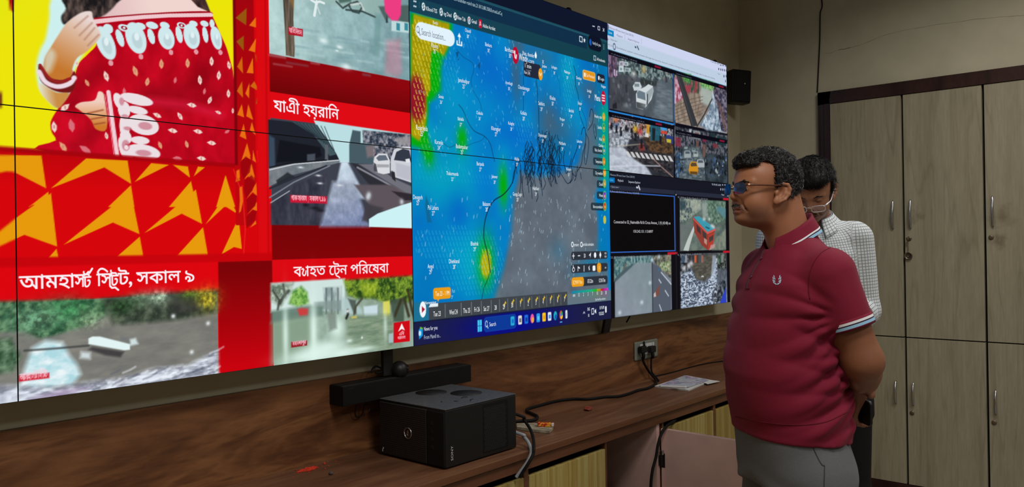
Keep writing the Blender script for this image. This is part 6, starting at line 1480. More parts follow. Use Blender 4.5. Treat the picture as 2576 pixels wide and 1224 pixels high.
def build_wardrobe():
    k = Nodes('greyed_oak_laminate'); v = k.coords((1, 1, .09))
    big = k.noise(v, 7, 3, .6, 1.6); fine = k.noise(v, 90, 4, .65, .3)
    v2 = k.coords((1, 1, .02)); band = k.noise(v2, 9, 2, .5)
    col = k.mix(.5, k.ramp(big, [(.3, (134, 124, 101)), (.5, (158, 149, 126)), (.7, (166, 159, 136))]), k.ramp(fine, [(.25, (128, 117, 94)), (.8, (172, 165, 142))]))
    col = k.mix(k.math('MULTIPLY', band, .35), col, (150, 146, 122))
    fig = k.noise(k.coords((1, 2.6, .22)), 2.3, 2, .5, .5)
    ln = k.ramp(k.math('FRACT', k.math('MULTIPLY', fig, 7.0)), [(.0, (255, 255, 255)), (.42, (255, 255, 255)), (.5, (176, 168, 150)), (.60, (255, 255, 255))])
    col = k.mix(.26, col, ln, 'MULTIPLY')
    tc = k.n('ShaderNodeTexCoord')
    for (y, z, r) in ((-1.30, 1.56, .07), (-1.275, 1.44, .05), (-.90, 1.57, .045)):   # worn, greasy patches near the handles
        m = k.n('ShaderNodeVectorMath', operation='DISTANCE'); k.l(tc.outputs['Object'], m.inputs[0]); m.inputs[1].default_value = (4.69, y, z)
        d = k.math('ADD', m.outputs['Value'], k.math('MULTIPLY', k.math('SUBTRACT', k.noise(k.coords(), 25, 3), .5), .12))
        col = k.mix(k.math('MULTIPLY', k.math('SUBTRACT', 1.0, k.math('DIVIDE', d, r), True), .55), col, (92, 76, 54))
    k.base(col); k.bump(fine, .05, .002); M_oak = k.set(.5, .3)
    YL, ZTOP, ZB = -.374, 2.317, .118
    edges = [-.448, -.834, -1.221, -1.608, -1.995]; YR = edges[-1] - .072; XF = 4.690
    t = thing('wardrobe', 'built-in wardrobe with pale oak doors and dark frame along the right wall', 'wardrobe', (XR, -1.2, 0))
    fr = MB()                                            # moulded frame: three steps
    for (w, dx) in ((.074, .020), (.056, .030), (.030, .040)):
        x = XR - .001 - dx - .001
        fr.box((x, YL - .074 + 0, 0), (XR - .001, YL - .074 + w, ZTOP - .074 + w))
        fr.box((x, YR - .0 + .072 - w, 0), (XR - .001, YR + .072, ZTOP - .074 + w))
        fr.box((x, YR + .072 - w, ZTOP - .074), (XR - .001, YL - .074 + w, ZTOP - .074 + w))
    fr.build('frame', M_frame, t)
    MB().box((XR - .045, edges[-1], 0), (XR - .001, edges[0], ZB), .001).build('plinth', M_frame, t)
    MB().box((XR - .006, edges[-1], ZB), (XR - .001, edges[0], ZTOP - .074)).build('back_board', M_gap, t)
    ZS = .920; g = .0055
    for c in range(4):
        y1, y0 = edges[c] - (g if c else .001), edges[c + 1] + g
        for (z0, z1, hz0, hz1, lk) in ((ZS + .003, ZTOP - .076, 1.515, 1.668, 1.457), (ZB + .003, ZS - .003, .555, .68, .512)):
            d = MB().box((XF, y0, z0), (XR - .007, y1, z1), .001).build('door', M_oak, t)
            right = c in (0, 3)
            hy = y0 + .046 if right else y1 - .032
            hp = [(XF - .0005, hy, hz0), (XF - .012, hy, hz0 + .012), (XF - .024, hy, (hz0 + hz1) / 2), (XF - .012, hy, hz1 - .012), (XF - .0005, hy, hz1)]
            sp = spline(hp, 6); n = len(sp)
            MB().tube(sp, [.003 + .0042 * math.sin(math.pi * i / (n - 1)) for i in range(n)], 10).build('handle', M_chrome, d)
            if not right:
                MB().lathe([(.012, 0), (.012, .003), (.008, .005), (.003, .0052)], (XF, y1 - .022, lk), (-1, 0, 0), 18).build('lock', M_brass, d)
    # fob on a little chain hanging from the key in the second door
    y = -.858
    t = thing('key_fob', 'round brass key fob hanging from a wardrobe lock by its chain', 'key fob', (XF, y, 1.457))
    MB().lathe([(.0035, .0056), (.0035, .016), (.002, .018)], (XF, y, 1.457), (-1, 0, 0), 8).box((XF - .028, y - .007, 1.448), (XF - .016, y + .007, 1.464), .003).build('key', M_brass, t)
    b = MB()
    for i in range(9):
        z = 1.447 - i * .0068; a = i % 2 * math.pi / 2
        b.tube([(XF - .010 + .0022 * math.cos(q) * math.cos(a), y + .0005 + .0022 * math.cos(q) * math.sin(a), z + .0042 * math.sin(q)) for q in np.linspace(0, 2 * math.pi, 9)], .0007, 4)
    b.build('chain', M_brass, t)
    f = MB().lathe([(.018, .001), (.0205, .003), (.0205, .009), (.017, .0105), (.0165, .009), (.002, .009)], (XF, y + .001, 1.364), (-1, 0, 0), 26).build('disc', M_brass, t)
    MB().tube([(XF - .0105, y + .001 + .009 * math.cos(a), 1.364 + .009 * math.sin(a)) for a in np.linspace(0, 2 * math.pi, 17)], .0012, 5).build('disc_ring', M_steel, f)
# ================================================================== people: smooth solids on a sparse grid, skinned by surface nets
class Field:
    """signed-distance shapes on points Q (n, 3)"""
    @staticmethod
    def ell(Q, c, r):
        p = (Q - np.asarray(c, np.float32)); r = np.asarray(r, np.float32)
        k0 = np.sqrt(((p / r) ** 2).sum(1)); k1 = np.sqrt(((p / r ** 2) ** 2).sum(1)) + 1e-9
        return k0 * (k0 - 1) / k1
    @staticmethod
    def cone(Q, a, b, ra, rb):
        a = np.asarray(a, np.float32); b = np.asarray(b, np.float32); ab = b - a
        t = np.clip(((Q - a) @ ab) / (ab @ ab + 1e-12), 0, 1)
        return np.sqrt((((Q - a) - t[:, None] * ab) ** 2).sum(1)) - (ra + (rb - ra) * t)
    @staticmethod
    def chain(Q, pts, rad, k=0.004):
        d = None
        for i in range(len(pts) - 1):
            e = Field.cone(Q, pts[i], pts[i + 1], rad[i], rad[i + 1])
            d = e if d is None else smin(d, e, k)
        return d
def smin(a, b, k):
    h = np.clip(0.5 + 0.5 * (b - a) / k, 0, 1); return b + (a - b) * h - k * h * (1 - h)
def smax(a, b, k): return -smin(-a, -b, k)
def sstep(a, b, x):
    t = np.clip((x - a) / (b - a), 0, 1); return t * t * (3 - 2 * t)
_rs = np.random.RandomState(3); _KD = _rs.normal(size=(14, 3)).astype(np.float32); _KD /= np.linalg.norm(_KD, axis=1)[:, None]; _KP = _rs.rand(14) * 6.28
def wob(Q, freq, n=6, off=0):
    """soft solid noise, about -1..1"""
    s = 0
    for i in range(n):
        k = (i + off) % 14; s = s + np.sin(Q @ _KD[k] * freq * (0.7 + .13 * i) + _KP[k] + 1.3 * np.sin(Q @ _KD[(k + 5) % 14] * freq * .5))
    return s / n * 1.4

def polymesh(f, lo, hi, h, m=6):
    """zero surface of f inside the box, as vertices and quads"""
    lo = np.asarray(lo, float); n = (np.ceil((np.asarray(hi) - lo) / (h * m)).astype(int)) * m + 1
    nb = (n - 1) // m
    bc = [lo[a] + (np.arange(nb[a]) + .5) * m * h for a in range(3)]
    G = np.stack(np.meshgrid(*bc, indexing='ij'), -1).reshape(-1, 3).astype(np.float32)
    d = np.concatenate([f(G[i:i + 200000]) for i in range(0, len(G), 200000)]).reshape(nb)
    near = np.abs(d) < m * h * 1.25
    val = np.ones(n, np.float32); far = np.where(d < 0, -1, 1).astype(np.float32)
    val[:-1, :-1, :-1] = np.repeat(np.repeat(np.repeat(far, m, 0), m, 1), m, 2)
    mk = np.zeros(n, bool); up = np.repeat(np.repeat(np.repeat(near, m, 0), m, 1), m, 2)
    for dx in (0, 1):
        for dy in (0, 1):
            for dz in (0, 1):
                mk[dx:n[0] - 1 + dx, dy:n[1] - 1 + dy, dz:n[2] - 1 + dz] |= up
    I = np.argwhere(mk)
    pts = (lo + I * h).astype(np.float32)
    val[mk] = np.concatenate([f(pts[i:i + 300000]) for i in range(0, len(pts), 300000)])
    ins = val < 0
    s = np.zeros(n - 1, np.int8)
    for dx in (0, 1):
        for dy in (0, 1):
            for dz in (0, 1):
                s += ins[dx:n[0] - 1 + dx, dy:n[1] - 1 + dy, dz:n[2] - 1 + dz]
    act = (s > 0) & (s < 8)
    A = np.argwhere(act); ids = -np.ones(n - 1, np.int64); ids[act] = np.arange(len(A))
    acc = np.zeros((len(A), 3)); cnt = np.zeros(len(A))
    cor = [(0, 0, 0), (1, 0, 0), (0, 1, 0), (1, 1, 0), (0, 0, 1), (1, 0, 1), (0, 1, 1), (1, 1, 1)]
    cv = [val[A[:, 0] + c[0], A[:, 1] + c[1], A[:, 2] + c[2]] for c in cor]
    for i, j in ((0, 1), (2, 3), (4, 5), (6, 7), (0, 2), (1, 3), (4, 6), (5, 7), (0, 4), (1, 5), (2, 6), (3, 7)):
        a, b = cv[i], cv[j]; c = (a < 0) != (b < 0)
        t = np.where(c, a / np.where(a - b == 0, 1, a - b), 0)
        p = np.asarray(cor[i]) + t[:, None] * (np.asarray(cor[j]) - np.asarray(cor[i]))
        acc += np.where(c[:, None], p, 0); cnt += c
    V = lo + (A + acc / cnt[:, None]) * h
    F = []
    for ax in range(3):
        b1, b2 = (ax + 1) % 3, (ax + 2) % 3
        sl = [slice(None)] * 3; sl[ax] = slice(0, -1); s0 = ins[tuple(sl)]
        sl[ax] = slice(1, None); s1 = ins[tuple(sl)]
        E = np.argwhere(s0 != s1)
        E = E[(E[:, b1] > 0) & (E[:, b2] > 0) & (E[:, b1] < n[b1] - 1) & (E[:, b2] < n[b2] - 1)]
        fl = s0[E[:, 0], E[:, 1], E[:, 2]]
        def cid(d1, d2):
            e = E.copy(); e[:, b1] -= d1; e[:, b2] -= d2; return ids[e[:, 0], e[:, 1], e[:, 2]]
        q = np.stack([cid(1, 1), cid(0, 1), cid(0, 0), cid(1, 0)], 1)
        q[~fl] = q[~fl][:, ::-1]; F.append(q)
    F = np.concatenate(F); F = F[(F >= 0).all(1)]
    return V, F
def relax(V, F, it=2, lam=.5):
    a = np.concatenate([F[:, i] for i in range(4)]); b = np.concatenate([F[:, (i + 1) % 4] for i in range(4)])
    for _ in range(it):
        S = np.zeros_like(V); c = np.zeros(len(V))
        np.add.at(S, a, V[b]); np.add.at(c, a, 1); np.add.at(S, b, V[a]); np.add.at(c, b, 1)
        V = V * (1 - lam) + lam * S / np.maximum(c, 1)[:, None]
    return V

def put_mesh(name, parts, mat, parent, col=None, weave=None):
    """parts: [(V, F)] in the parent's own frame; col: one colour array per part"""
    off = 0; Vs, Fs = [], []
    for V, F in parts:
        Vs.append(V); Fs.append(np.asarray(F) + off); off += len(V)
    V = np.concatenate(Vs); me = bpy.data.meshes.new(name)
    loops = np.concatenate([f.ravel() for f in Fs]); tot = np.concatenate([np.full(len(f), f.shape[1]) for f in Fs])
    me.vertices.add(len(V)); me.vertices.foreach_set('co', V.astype(np.float32).ravel())
    me.loops.add(len(loops)); me.loops.foreach_set('vertex_index', loops.astype(np.int32))
    me.polygons.add(len(tot)); me.polygons.foreach_set('loop_start', (np.cumsum(tot) - tot).astype(np.int32))
    me.update(calc_edges=True)
    me.polygons.foreach_set('use_smooth', np.ones(len(tot), bool))
    if col is not None:
        L = np.ones((len(V), 4), np.float32); L[:, :3] = lin(np.concatenate(col))
        me.color_attributes.new('tint', 'FLOAT_COLOR', 'POINT').data.foreach_set('color', L.ravel())
    if weave is not None:
        me.attributes.new('weave', 'FLOAT_VECTOR', 'POINT').data.foreach_set('vector', np.asarray(weave, np.float32).ravel())
    me.materials.append(mat); me.validate(); me.update()
    o = bpy.data.objects.new(name, me); COL.objects.link(o)
    o.parent = parent
    return o
def local(mb, name, mat, parent):
    o = mb.build(name, mat); o.parent = parent; return o

def tinted(name, rough=.5, spec=.4, nscale=60, amt=.12, bump=0.0, bscale=300, sheen=0.0, sub=0.0):
    k = Nodes(name); at = k.n('ShaderNodeAttribute', attribute_name='tint'); v = k.coords()
    nz = k.noise(v, nscale, 4)
    k.base(k.mix(k.math('MULTIPLY', nz, amt * 2), at.outputs['Color'], (0, 0, 0)))
    if bump: k.bump(k.noise(v, bscale, 3), bump, .002)
    k.b.inputs['Sheen Weight'].default_value = sheen
    k.b.inputs['Subsurface Weight'].default_value = sub; k.b.inputs['Subsurface Radius'].default_value = (.012, .005, .003); k.b.inputs['Subsurface Scale'].default_value = .5
    return k.set(rough, spec)

def head_frame(o, yaw, pitch, size=1.0):
    """rows: forward, left, up of the head in the body's frame (pitch > 0 bows it)"""
    cy, sy, cp, sp = math.cos(yaw), math.sin(yaw), math.cos(pitch), math.sin(pitch)
    R = np.array([[cy * cp, sy * cp, -sp], [-sy, cy, 0], [cy * sp, sy * sp, cp]], np.float32)
    return np.asarray(o, np.float32), R * np.float32(size)

def head_shape(P, fat=1.0, old=True):
    """P in head coordinates: x forward, y left, z up, origin between the ears"""
    S = np.stack([P[:, 0], np.abs(P[:, 1]), P[:, 2]], 1); E, Cn = Field.ell, Field.cone
    d = E(P, (-.006, 0, .047), (.094, .0745, .081))
    d = smin(d, E(P, (.042, 0, .040), (.056, .061, .056)), .03)
    d = smin(d, E(P, (.036, 0, -.018), (.062, .060 * fat, .070)), .03)
    d = smin(d, E(P, (.034, 0, -.056), (.054, .055 * fat, .040)), .025)
    d = smin(d, E(S, (.056, .034 * fat, -.030), (.030, .028, .032)), .02)
    d = smin(d, E(P, (.074, 0, -.078), (.024, .027, .019)), .016)
    if old: d = smin(d, E(P, (.026, 0, -.080), (.042, .042, .020)), .02)
    d = smin(d, Cn(S, (.093, .008, .026), (.076, .046, .029), .0085, .008), .012)
    d = smax(d, -E(S, (.104, .032, .010), (.020, .019, .0135)), .012)
    d = smin(d, E(S, (.077, .031, .009), (.0125, .0155, .0125)), .003)
    d = smax(d, -Cn(S, (.0905, .020, .0085), (.0875, .043, .0085), .0022, .0015), .0015)
    if not old: d = smin(d, E(S, (.0785, .031, .0130), (.0140, .0160, .0105)), .002)      # lowered lids
    d = smin(d, Cn(P, (.090, 0, .022), (.107, 0, -.012), .0085, .0095), .010)
    d = smin(d, E(P, (.1065, 0, -.0165), (.0125, .0125, .0105)), .007)
    d = smin(d, E(S, (.0965, .0135, -.0205), (.0105, .0075, .0085)), .006)
    d = smax(d, -E(S, (.1015, .0065, -.0285), (.005, .0035, .004)), .003)
    d = smin(d, E(P, (.083, 0, -.044), (.0175, .030, .018)), .014)
    d = smin(d, Field.chain(S, [(.100, 0, -.0505), (.0965, .011, -.0505), (.085, .025, -.0545)], [.0052, .005, .003]), .006)
    d = smin(d, Field.chain(S, [(.0975, 0, -.0615), (.0945, .011, -.0605), (.085, .023, -.056)], [.0062, .0058, .003]), .006)
    d = smax(d, -Field.chain(S, [(.1055, 0, -.0555), (.100, .013, -.0553), (.0875, .027, -.0555)], [.0022, .002, .0012]), .002)
    d = smax(d, -Cn(S, (.1005, .019, -.022), (.084, .036, -.056), .0032, .002), .007)
    # ears
    x, z = S[:, 0] * .97 + S[:, 2] * .26, S[:, 2] * .97 - S[:, 0] * .26
    T = np.stack([x, S[:, 1] - .075 - .22 * (-x), z], 1)
    e = E(T, (-.004, 0, .004), (.0185, .0075, .030))
    e = smin(e, E(T, (.003, .000, -.026), (.010, .0065, .011)), .008)
    e = smax(e, -E(T, (.000, .009, .002), (.010, .010, .017)), .004)
    rim = [(.010, .003, .016), (.004, .007, .029), (-.010, .008, .031), (-.020, .008, .020), (-.022, .007, .004), (-.016, .006, -.014), (-.004, .004, -.026)]
    e = smin(e, Field.chain(T, rim, [.003, .0042, .0045, .0045, .0042, .004, .003]), .004)
    e = smin(e, Field.chain(T, [(-.012, .004, .018), (-.012, .005, .004), (-.007, .005, -.012)], [.003, .0035, .003]), .004)
    e = smin(e, E(T, (.012, .003, -.002), (.005, .004, .007)), .004)
    return smin(d, e, .006)

def hair_tufts(V, N, n, L, r, rng, col, curl=1.0, flow=None):
    """short curved hairs standing on a surface: (V, F, colours)"""
    idx = rng.randint(0, len(V), n); P = V[idx]; Nn = N[idx]
    t = rng.normal(size=(n, 3)); t -= (t * Nn).sum(1)[:, None] * Nn; t /= np.linalg.norm(t, axis=1)[:, None]
    if flow is not None:
        t = t * .35 + flow(P); t -= (t * Nn).sum(1)[:, None] * Nn; t /= np.linalg.norm(t, axis=1)[:, None] + 1e-9
    b = np.cross(Nn, t); ln = (L * (.6 + .8 * rng.rand(n)))[:, None]; sg = np.where(rng.rand(n) < .5, -1, 1)[:, None] * curl
    K = 5; rings = []
    for k in range(K):
        s = k / (K - 1)
        c = P - Nn * .001 + t * ln * s + Nn * ln * (.42 * math.sin(s * 2.6)) * (1 if flow is None else .35) + b * ln * sg * .55 * s * s
        w = r * (1 - s * .75)
        rings.append(np.stack([c + b * w, c - b * w * .5 + Nn * w, c - b * w * .5 - Nn * w], 1))
    A = np.stack(rings, 1).reshape(n, K * 3, 3)
    f = np.array([(k * 3 + i, k * 3 + (i + 1) % 3, k * 3 + 3 + (i + 1) % 3, k * 3 + 3 + i) for k in range(K - 1) for i in range(3)])
    F = (f[None] + (np.arange(n) * K * 3)[:, None, None]).reshape(-1, 4)
    C_ = np.repeat(col[idx] if len(col) == len(V) else col, K * 3, 0)
    return A.reshape(-1, 3), F, C_
def vnormals(V, F):
    n = np.cross(V[F[:, 2]] - V[F[:, 0]], V[F[:, 3]] - V[F[:, 1]]); N = np.zeros_like(V)
    for i in range(4): np.add.at(N, F[:, i], n)
    return N / (np.linalg.norm(N, axis=1)[:, None] + 1e-12)

def stack(Q, rings, p=2.2):
    """torso-like solid from level ellipses (z, centre x, half depth, half width)"""
    R = np.asarray(rings, np.float32); z = Q[:, 2]
    cx, a, b = (np.interp(z, R[:, 0], R[:, i]) for i in (1, 2, 3))
    k = (np.abs((Q[:, 0] - cx) / a) ** p + np.abs(Q[:, 1] / b) ** p) ** (1 / p)
    d = (k - 1) * np.minimum(a, b) * .92
    return np.maximum(d, np.maximum(R[0, 0] - z, z - R[-1, 0]))

def hand(Q, W, D, Nrm, curl=(0.5, .55, .6, .7), spread=.012, side=1, thumb=(.6, .5)):
    """a hand: W wrist, D pointing to the fingers, Nrm out of the palm; five bent fingers"""
    W = np.asarray(W, float); D = np.asarray(D, float) / np.linalg.norm(D); Nrm = np.asarray(Nrm, float); Nrm = Nrm - D * (Nrm @ D); Nrm /= np.linalg.norm(Nrm)
    B = np.cross(D, Nrm) * side
    at = lambda a, b, c: W + D * a + B * b + Nrm * c
    d = Field.cone(Q, at(.0, 0, 0), at(.03, 0, 0), .027, .024)
    for b in (-.026, -.009, .009, .026):
        d = smin(d, Field.cone(Q, at(.022, b * .6, 0), at(.088 - abs(b) * .25, b, -.001), .0145, .0115), .012)
    for i, (b, L, c) in enumerate(zip((-.028, -.0095, .0095, .027), (.040, .046, .042, .032), curl)):
        p = at(.090 - abs(b) * .25, b, 0); ang = 0; pts = [p]
        for s, l in enumerate((L, L * .65, L * .5)):
            ang += c * (1.0, 1.2, .8)[s]
            p = p + (D * math.cos(ang) + Nrm * math.sin(ang)) * l + B * b * .08 * l / .04; pts.append(p)
        d = smin(d, Field.chain(Q, pts, [.0098, .0088, .0080, .0068], .003), .005)
    t0 = at(.022, -.026, .006); t1 = t0 + D * .032 - B * .020 + Nrm * .016 * thumb[0] * 2; t2 = t1 + D * .030 - B * .004 + Nrm * .020 * thumb[1] * 2; t3 = t2 + D * .022 + B * .006 + Nrm * .010
    d = smin(d, Field.chain(Q, [t0, t1, t2, t3], [.0155, .0115, .0098, .0080], .004), .010)
    return d

def glasses_for(parent, o, R, x=.113, zc=.010, lw=.0265, lh=.0165, temple_mat=None, lens_mat=None, metal=None, drop=0.0, rim=0):
    g = lambda p: o + np.asarray(p) @ R
    fr = MB().tube([g((x - .001, -.010, zc + .006)), g((x + .004, 0, zc + .010)), g((x - .001, .010, zc + .006))], .0012, 6)
    G = local(fr, 'spectacles', metal, parent)
    for s in (1, -1):
        c = s * (.009 + lw); V = []; m = 28
        for k in range(m):
            a = 2 * math.pi * k / m; e = 2 / 3.4
            u = lw * math.copysign(abs(math.cos(a)) ** e, math.cos(a)); w = lh * math.copysign(abs(math.sin(a)) ** e, math.sin(a))
            V.append((x - .16 * max(0, abs(c + u) - .012) , c + u, zc + w - drop * abs(w) / lh * (w < 0)))
        b = MB(); b.prism([g(v) for v in V], tuple(-R[0] * .0018)); l = local(b, 'lens', lens_mat, G)
        if rim: local(MB().tube([g(v) for v in V + V[:1]], rim, 6), 'rim', metal, l)
        q = [g((x - .010, s * (.009 + 2 * lw - .003), zc + .009)), g((x - .016, s * (.013 + 2 * lw), zc + .010)), g((x - .045, s * .0755, zc + .011)), g((.02, s * .0795, zc + .014)), g((-.010, s * .083, zc + .016)), g((-.022, s * .083, zc + .006)), g((-.028, s * .082, zc - .012))]
        local(MB().tube(spline(q, 5), .0026, 7), 'temple', temple_mat, G)
        local(MB().tube([q[0], q[1], q[1] + (q[2] - q[1]) * .55], .0030, 7), 'hinge_piece', metal, G)
    return G
def person(name, label, loc, heading, group=None):
    o = thing(name, label, 'person', loc, group); o.rotation_euler = (0, 0, heading); return o
M_skin = tinted('skin', .48, .35, 70, .07, .12, 420, sub=.06)
M_hair = tinted('hair', .5, .3, 200, .1, .6, 500)
M_lens = None
def lens_material(tint=(.62, .74, 1, 1), add=.12, ior=1.8, through=(.93, .95, 1, 1)):
    k = Nodes('coated_lens'); t = k.n('ShaderNodeBsdfTransparent'); gl = k.n('ShaderNodeBsdfGlossy'); mx = k.n('ShaderNodeMixShader')
    t.inputs['Color'].default_value = through; gl.inputs['Color'].default_value = tint; gl.inputs['Roughness'].default_value = .06
    fr = k.n('ShaderNodeFresnel'); fr.inputs['IOR'].default_value = ior
    k.l(k.math('ADD', fr.outputs[0], add, True), mx.inputs[0]); k.l(t.outputs[0], mx.inputs[1]); k.l(gl.outputs[0], mx.inputs[2])
    k.l(mx.outputs[0], k.t.nodes['Material Output'].inputs['Surface']); return k.m

def skin_colors(V, o, R, base, lip, stubble, old=True):
    P = (V - o) @ R.T / float(R[0] @ R[0])
    c = np.tile(np.asarray(base, float), (len(V), 1))
    def toward(col, a):
        nonlocal c
        c = c * (1 - a[:, None]) + np.asarray(col, float) * a[:, None]
    S = np.abs(P[:, 1])
    st = sstep(-.030, -.055, P[:, 2]) * sstep(-.005, .03, P[:, 0]) * sstep(-.13, -.10, P[:, 2])
    toward(stubble, .45 * st)
    toward((120, 70, 52), .35 * sstep(.016, .004, np.hypot(S - .031, P[:, 2] - .000)) * (P[:, 0] > .06))          # darker skin round the eyes
    lp = sstep(.0125, .0085, np.abs(P[:, 2] + .0555)) * sstep(.027, .021, S) * (P[:, 0] > .078)
    toward(lip, .8 * lp)
    return c

def build_head(root, o, R, lo, hi, neck, base, lip, stub, fat, old, hfun, hbox, hcol, grey, rng, tufts, brow, moustache=None, h=.0021, bump=.0):
    """returns skin (V, F, colours); adds hair, brows, eyes to root"""
    s2 = float(R[0] @ R[0]); sz = math.sqrt(s2)
    toP = lambda Q: (Q - o) @ R.T / s2
    def f(Q):
        P = toP(Q); d = head_shape(P, fat, old) * sz; return smin(d, neck(Q), .030) + bump * wob(Q, 160, 5)
    V, F = polymesh(f, lo, hi, h); V = relax(V, F, 1, .35)
    col = skin_colors(V, o, R, base, lip, stub, old)
    # hair
    def hf(Q): return hfun(toP(Q), Q) * sz
    HV, HF = polymesh(hf, *hbox, .0026); N = vnormals(HV, HF)
    hc = hcol(toP(HV), HV)
    parts = [(HV, HF)]; cols = [hc]
    for (n, L, r, curl, flow) in tufts:
        fl = None if flow is None else (lambda Pp: flow(toP(Pp)) @ R)
        tv, tf, tc = hair_tufts(HV, N, n, L, r, rng, hc, curl, fl)
        g = rng.rand(len(tc) // 15) < np.interp(np.arange(len(tc) // 15), [0, 1], [grey, grey])
        tc = tc.copy(); gg = np.repeat(g, 15); tc[gg] = tc[gg] * .3 + np.array((168, 168, 172.)) * .7
        parts.append((tv, tf)); cols.append(tc)
    put_mesh('hair', parts, M_hair, root, cols)
    for s in (1, -1):
        w = lambda p: o + np.asarray((p[0], s * p[1], p[2])) @ R
        bw = lambda Q: Field.chain(Q, [w((.1000, .012, .0280)), w((.0930, .030, .0315)), w((.0830, .049, .0270))], [.0036, .0042, .0030], .004) + .0006 * wob(Q, 700, 5)
        bv, bf = polymesh(bw, w((.088, .03, .028)) - .04, w((.088, .03, .028)) + .04, .0016)
        put_mesh('eyebrow', [(bv, bf)], M_hair, root, [np.tile(np.asarray(brow, float), (len(bv), 1))])
        mb = MB(); c = w((.0775, .031, .0085)); mb.lathe([(.0117 * sz * math.sin(a), -.0117 * sz * math.cos(a)) for a in np.linspace(.05, math.pi - .05, 14)], c, tuple(R[0]), 18)
        e = local(mb, 'eye', M_eye, root)
        local(MB().lathe([(.0055, 0), (.0050, .0009), (.002, .0013)], c + R[0] * .0112, tuple(R[0] - .15 * R[2]), 16), 'iris', M_iris, e)
    if moustache is not None:
        mf = lambda Q: Field.chain(toP(Q) * np.array((1, 1, 1.)), [(.0835, .029, -.052), (.0935, .017, -.0435), (.0985, 0, -.0405), (.0935, -.017, -.0435), (.0835, -.029, -.052)], [.0035, .0062, .0060, .0062, .0035], .004) + .0012 * wob(Q, 600, 5, 3)
        c = o + np.asarray((.09, 0, -.045)) @ R
        mv, mf_ = polymesh(mf, c - .045, c + .045, .0016); n = vnormals(mv, mf_)
        mc = np.tile(np.asarray(moustache, float), (len(mv), 1))
        tv, tf, tc = hair_tufts(mv, n, 700, .007, .0005, rng, mc, .4, lambda p: np.tile(-R[2] * 1.0, (len(p), 1)))
        g = np.repeat(rng.rand(700) < .3, 15); tc[g] = (150, 148, 146)
        put_mesh('moustache', [(mv, mf_), (tv, tf)], M_hair, root, [mc, tc])
    return V, F, col

M_eye = plain('eye_white', (214, 206, 198), .2, .6, var=.02); M_iris = plain('dark_iris', (34, 22, 16), .12, .7)
def seg2(P, poly):
    """signed distance of (n,2) points to a closed outline, negative inside"""
    q = np.asarray(poly, float); ins = np.zeros(len(P), bool); d2 = np.full(len(P), 1e9)
    for (x0, z0), (x1, z1) in zip(q, np.roll(q, -1, 0)):
        if z0 != z1:
            cr = (P[:, 1] < z0) != (P[:, 1] < z1); ins ^= cr & (P[:, 0] < x0 + (P[:, 1] - z0) / (z1 - z0) * (x1 - x0))
        dx, dz = x1 - x0, z1 - z0; L = dx * dx + dz * dz + 1e-12
        t = np.clip(((P[:, 0] - x0) * dx + (P[:, 1] - z0) * dz) / L, 0, 1)
        d2 = np.minimum(d2, (P[:, 0] - x0 - t * dx) ** 2 + (P[:, 1] - z0 - t * dz) ** 2)
    return np.where(ins, -1, 1) * np.sqrt(d2)

def band(path_fn, n, rows, name, mat, parent, cols=None, closed=True, thick=.0018):
    """a strip of cloth: path_fn(t, row) -> point; rows carry the colours"""
    V = np.array([[path_fn(i / (n if closed else n - 1), j) for j in range(len(rows))] for i in range(n)])
    m = len(rows); F = []
    for i in range(n if closed else n - 1):
        for j in range(m - 1):
            a = i * m + j; b = ((i + 1) % n) * m + j; F.append((a, a + 1, b + 1, b))
    du = np.linalg.norm(V[1:, 0] - V[:-1, 0], axis=1); u = np.concatenate([[0], np.cumsum(du)]); dv = np.linalg.norm(V[:, 1:] - V[:, :-1], axis=2).mean(0); v = np.concatenate([[0], np.cumsum(dv)])
    wv = np.stack([np.repeat(u, m), np.tile(v, n), np.zeros(n * m)], 1)
    V = V.reshape(-1, 3); F = np.array(F)
    o = put_mesh(name, [(V, F)], mat, parent, [np.tile(np.asarray(rows, float), (n, 1))], wv)
    md = o.modifiers.new('thickness', 'SOLIDIFY'); md.thickness = thick; md.offset = 0
    return o

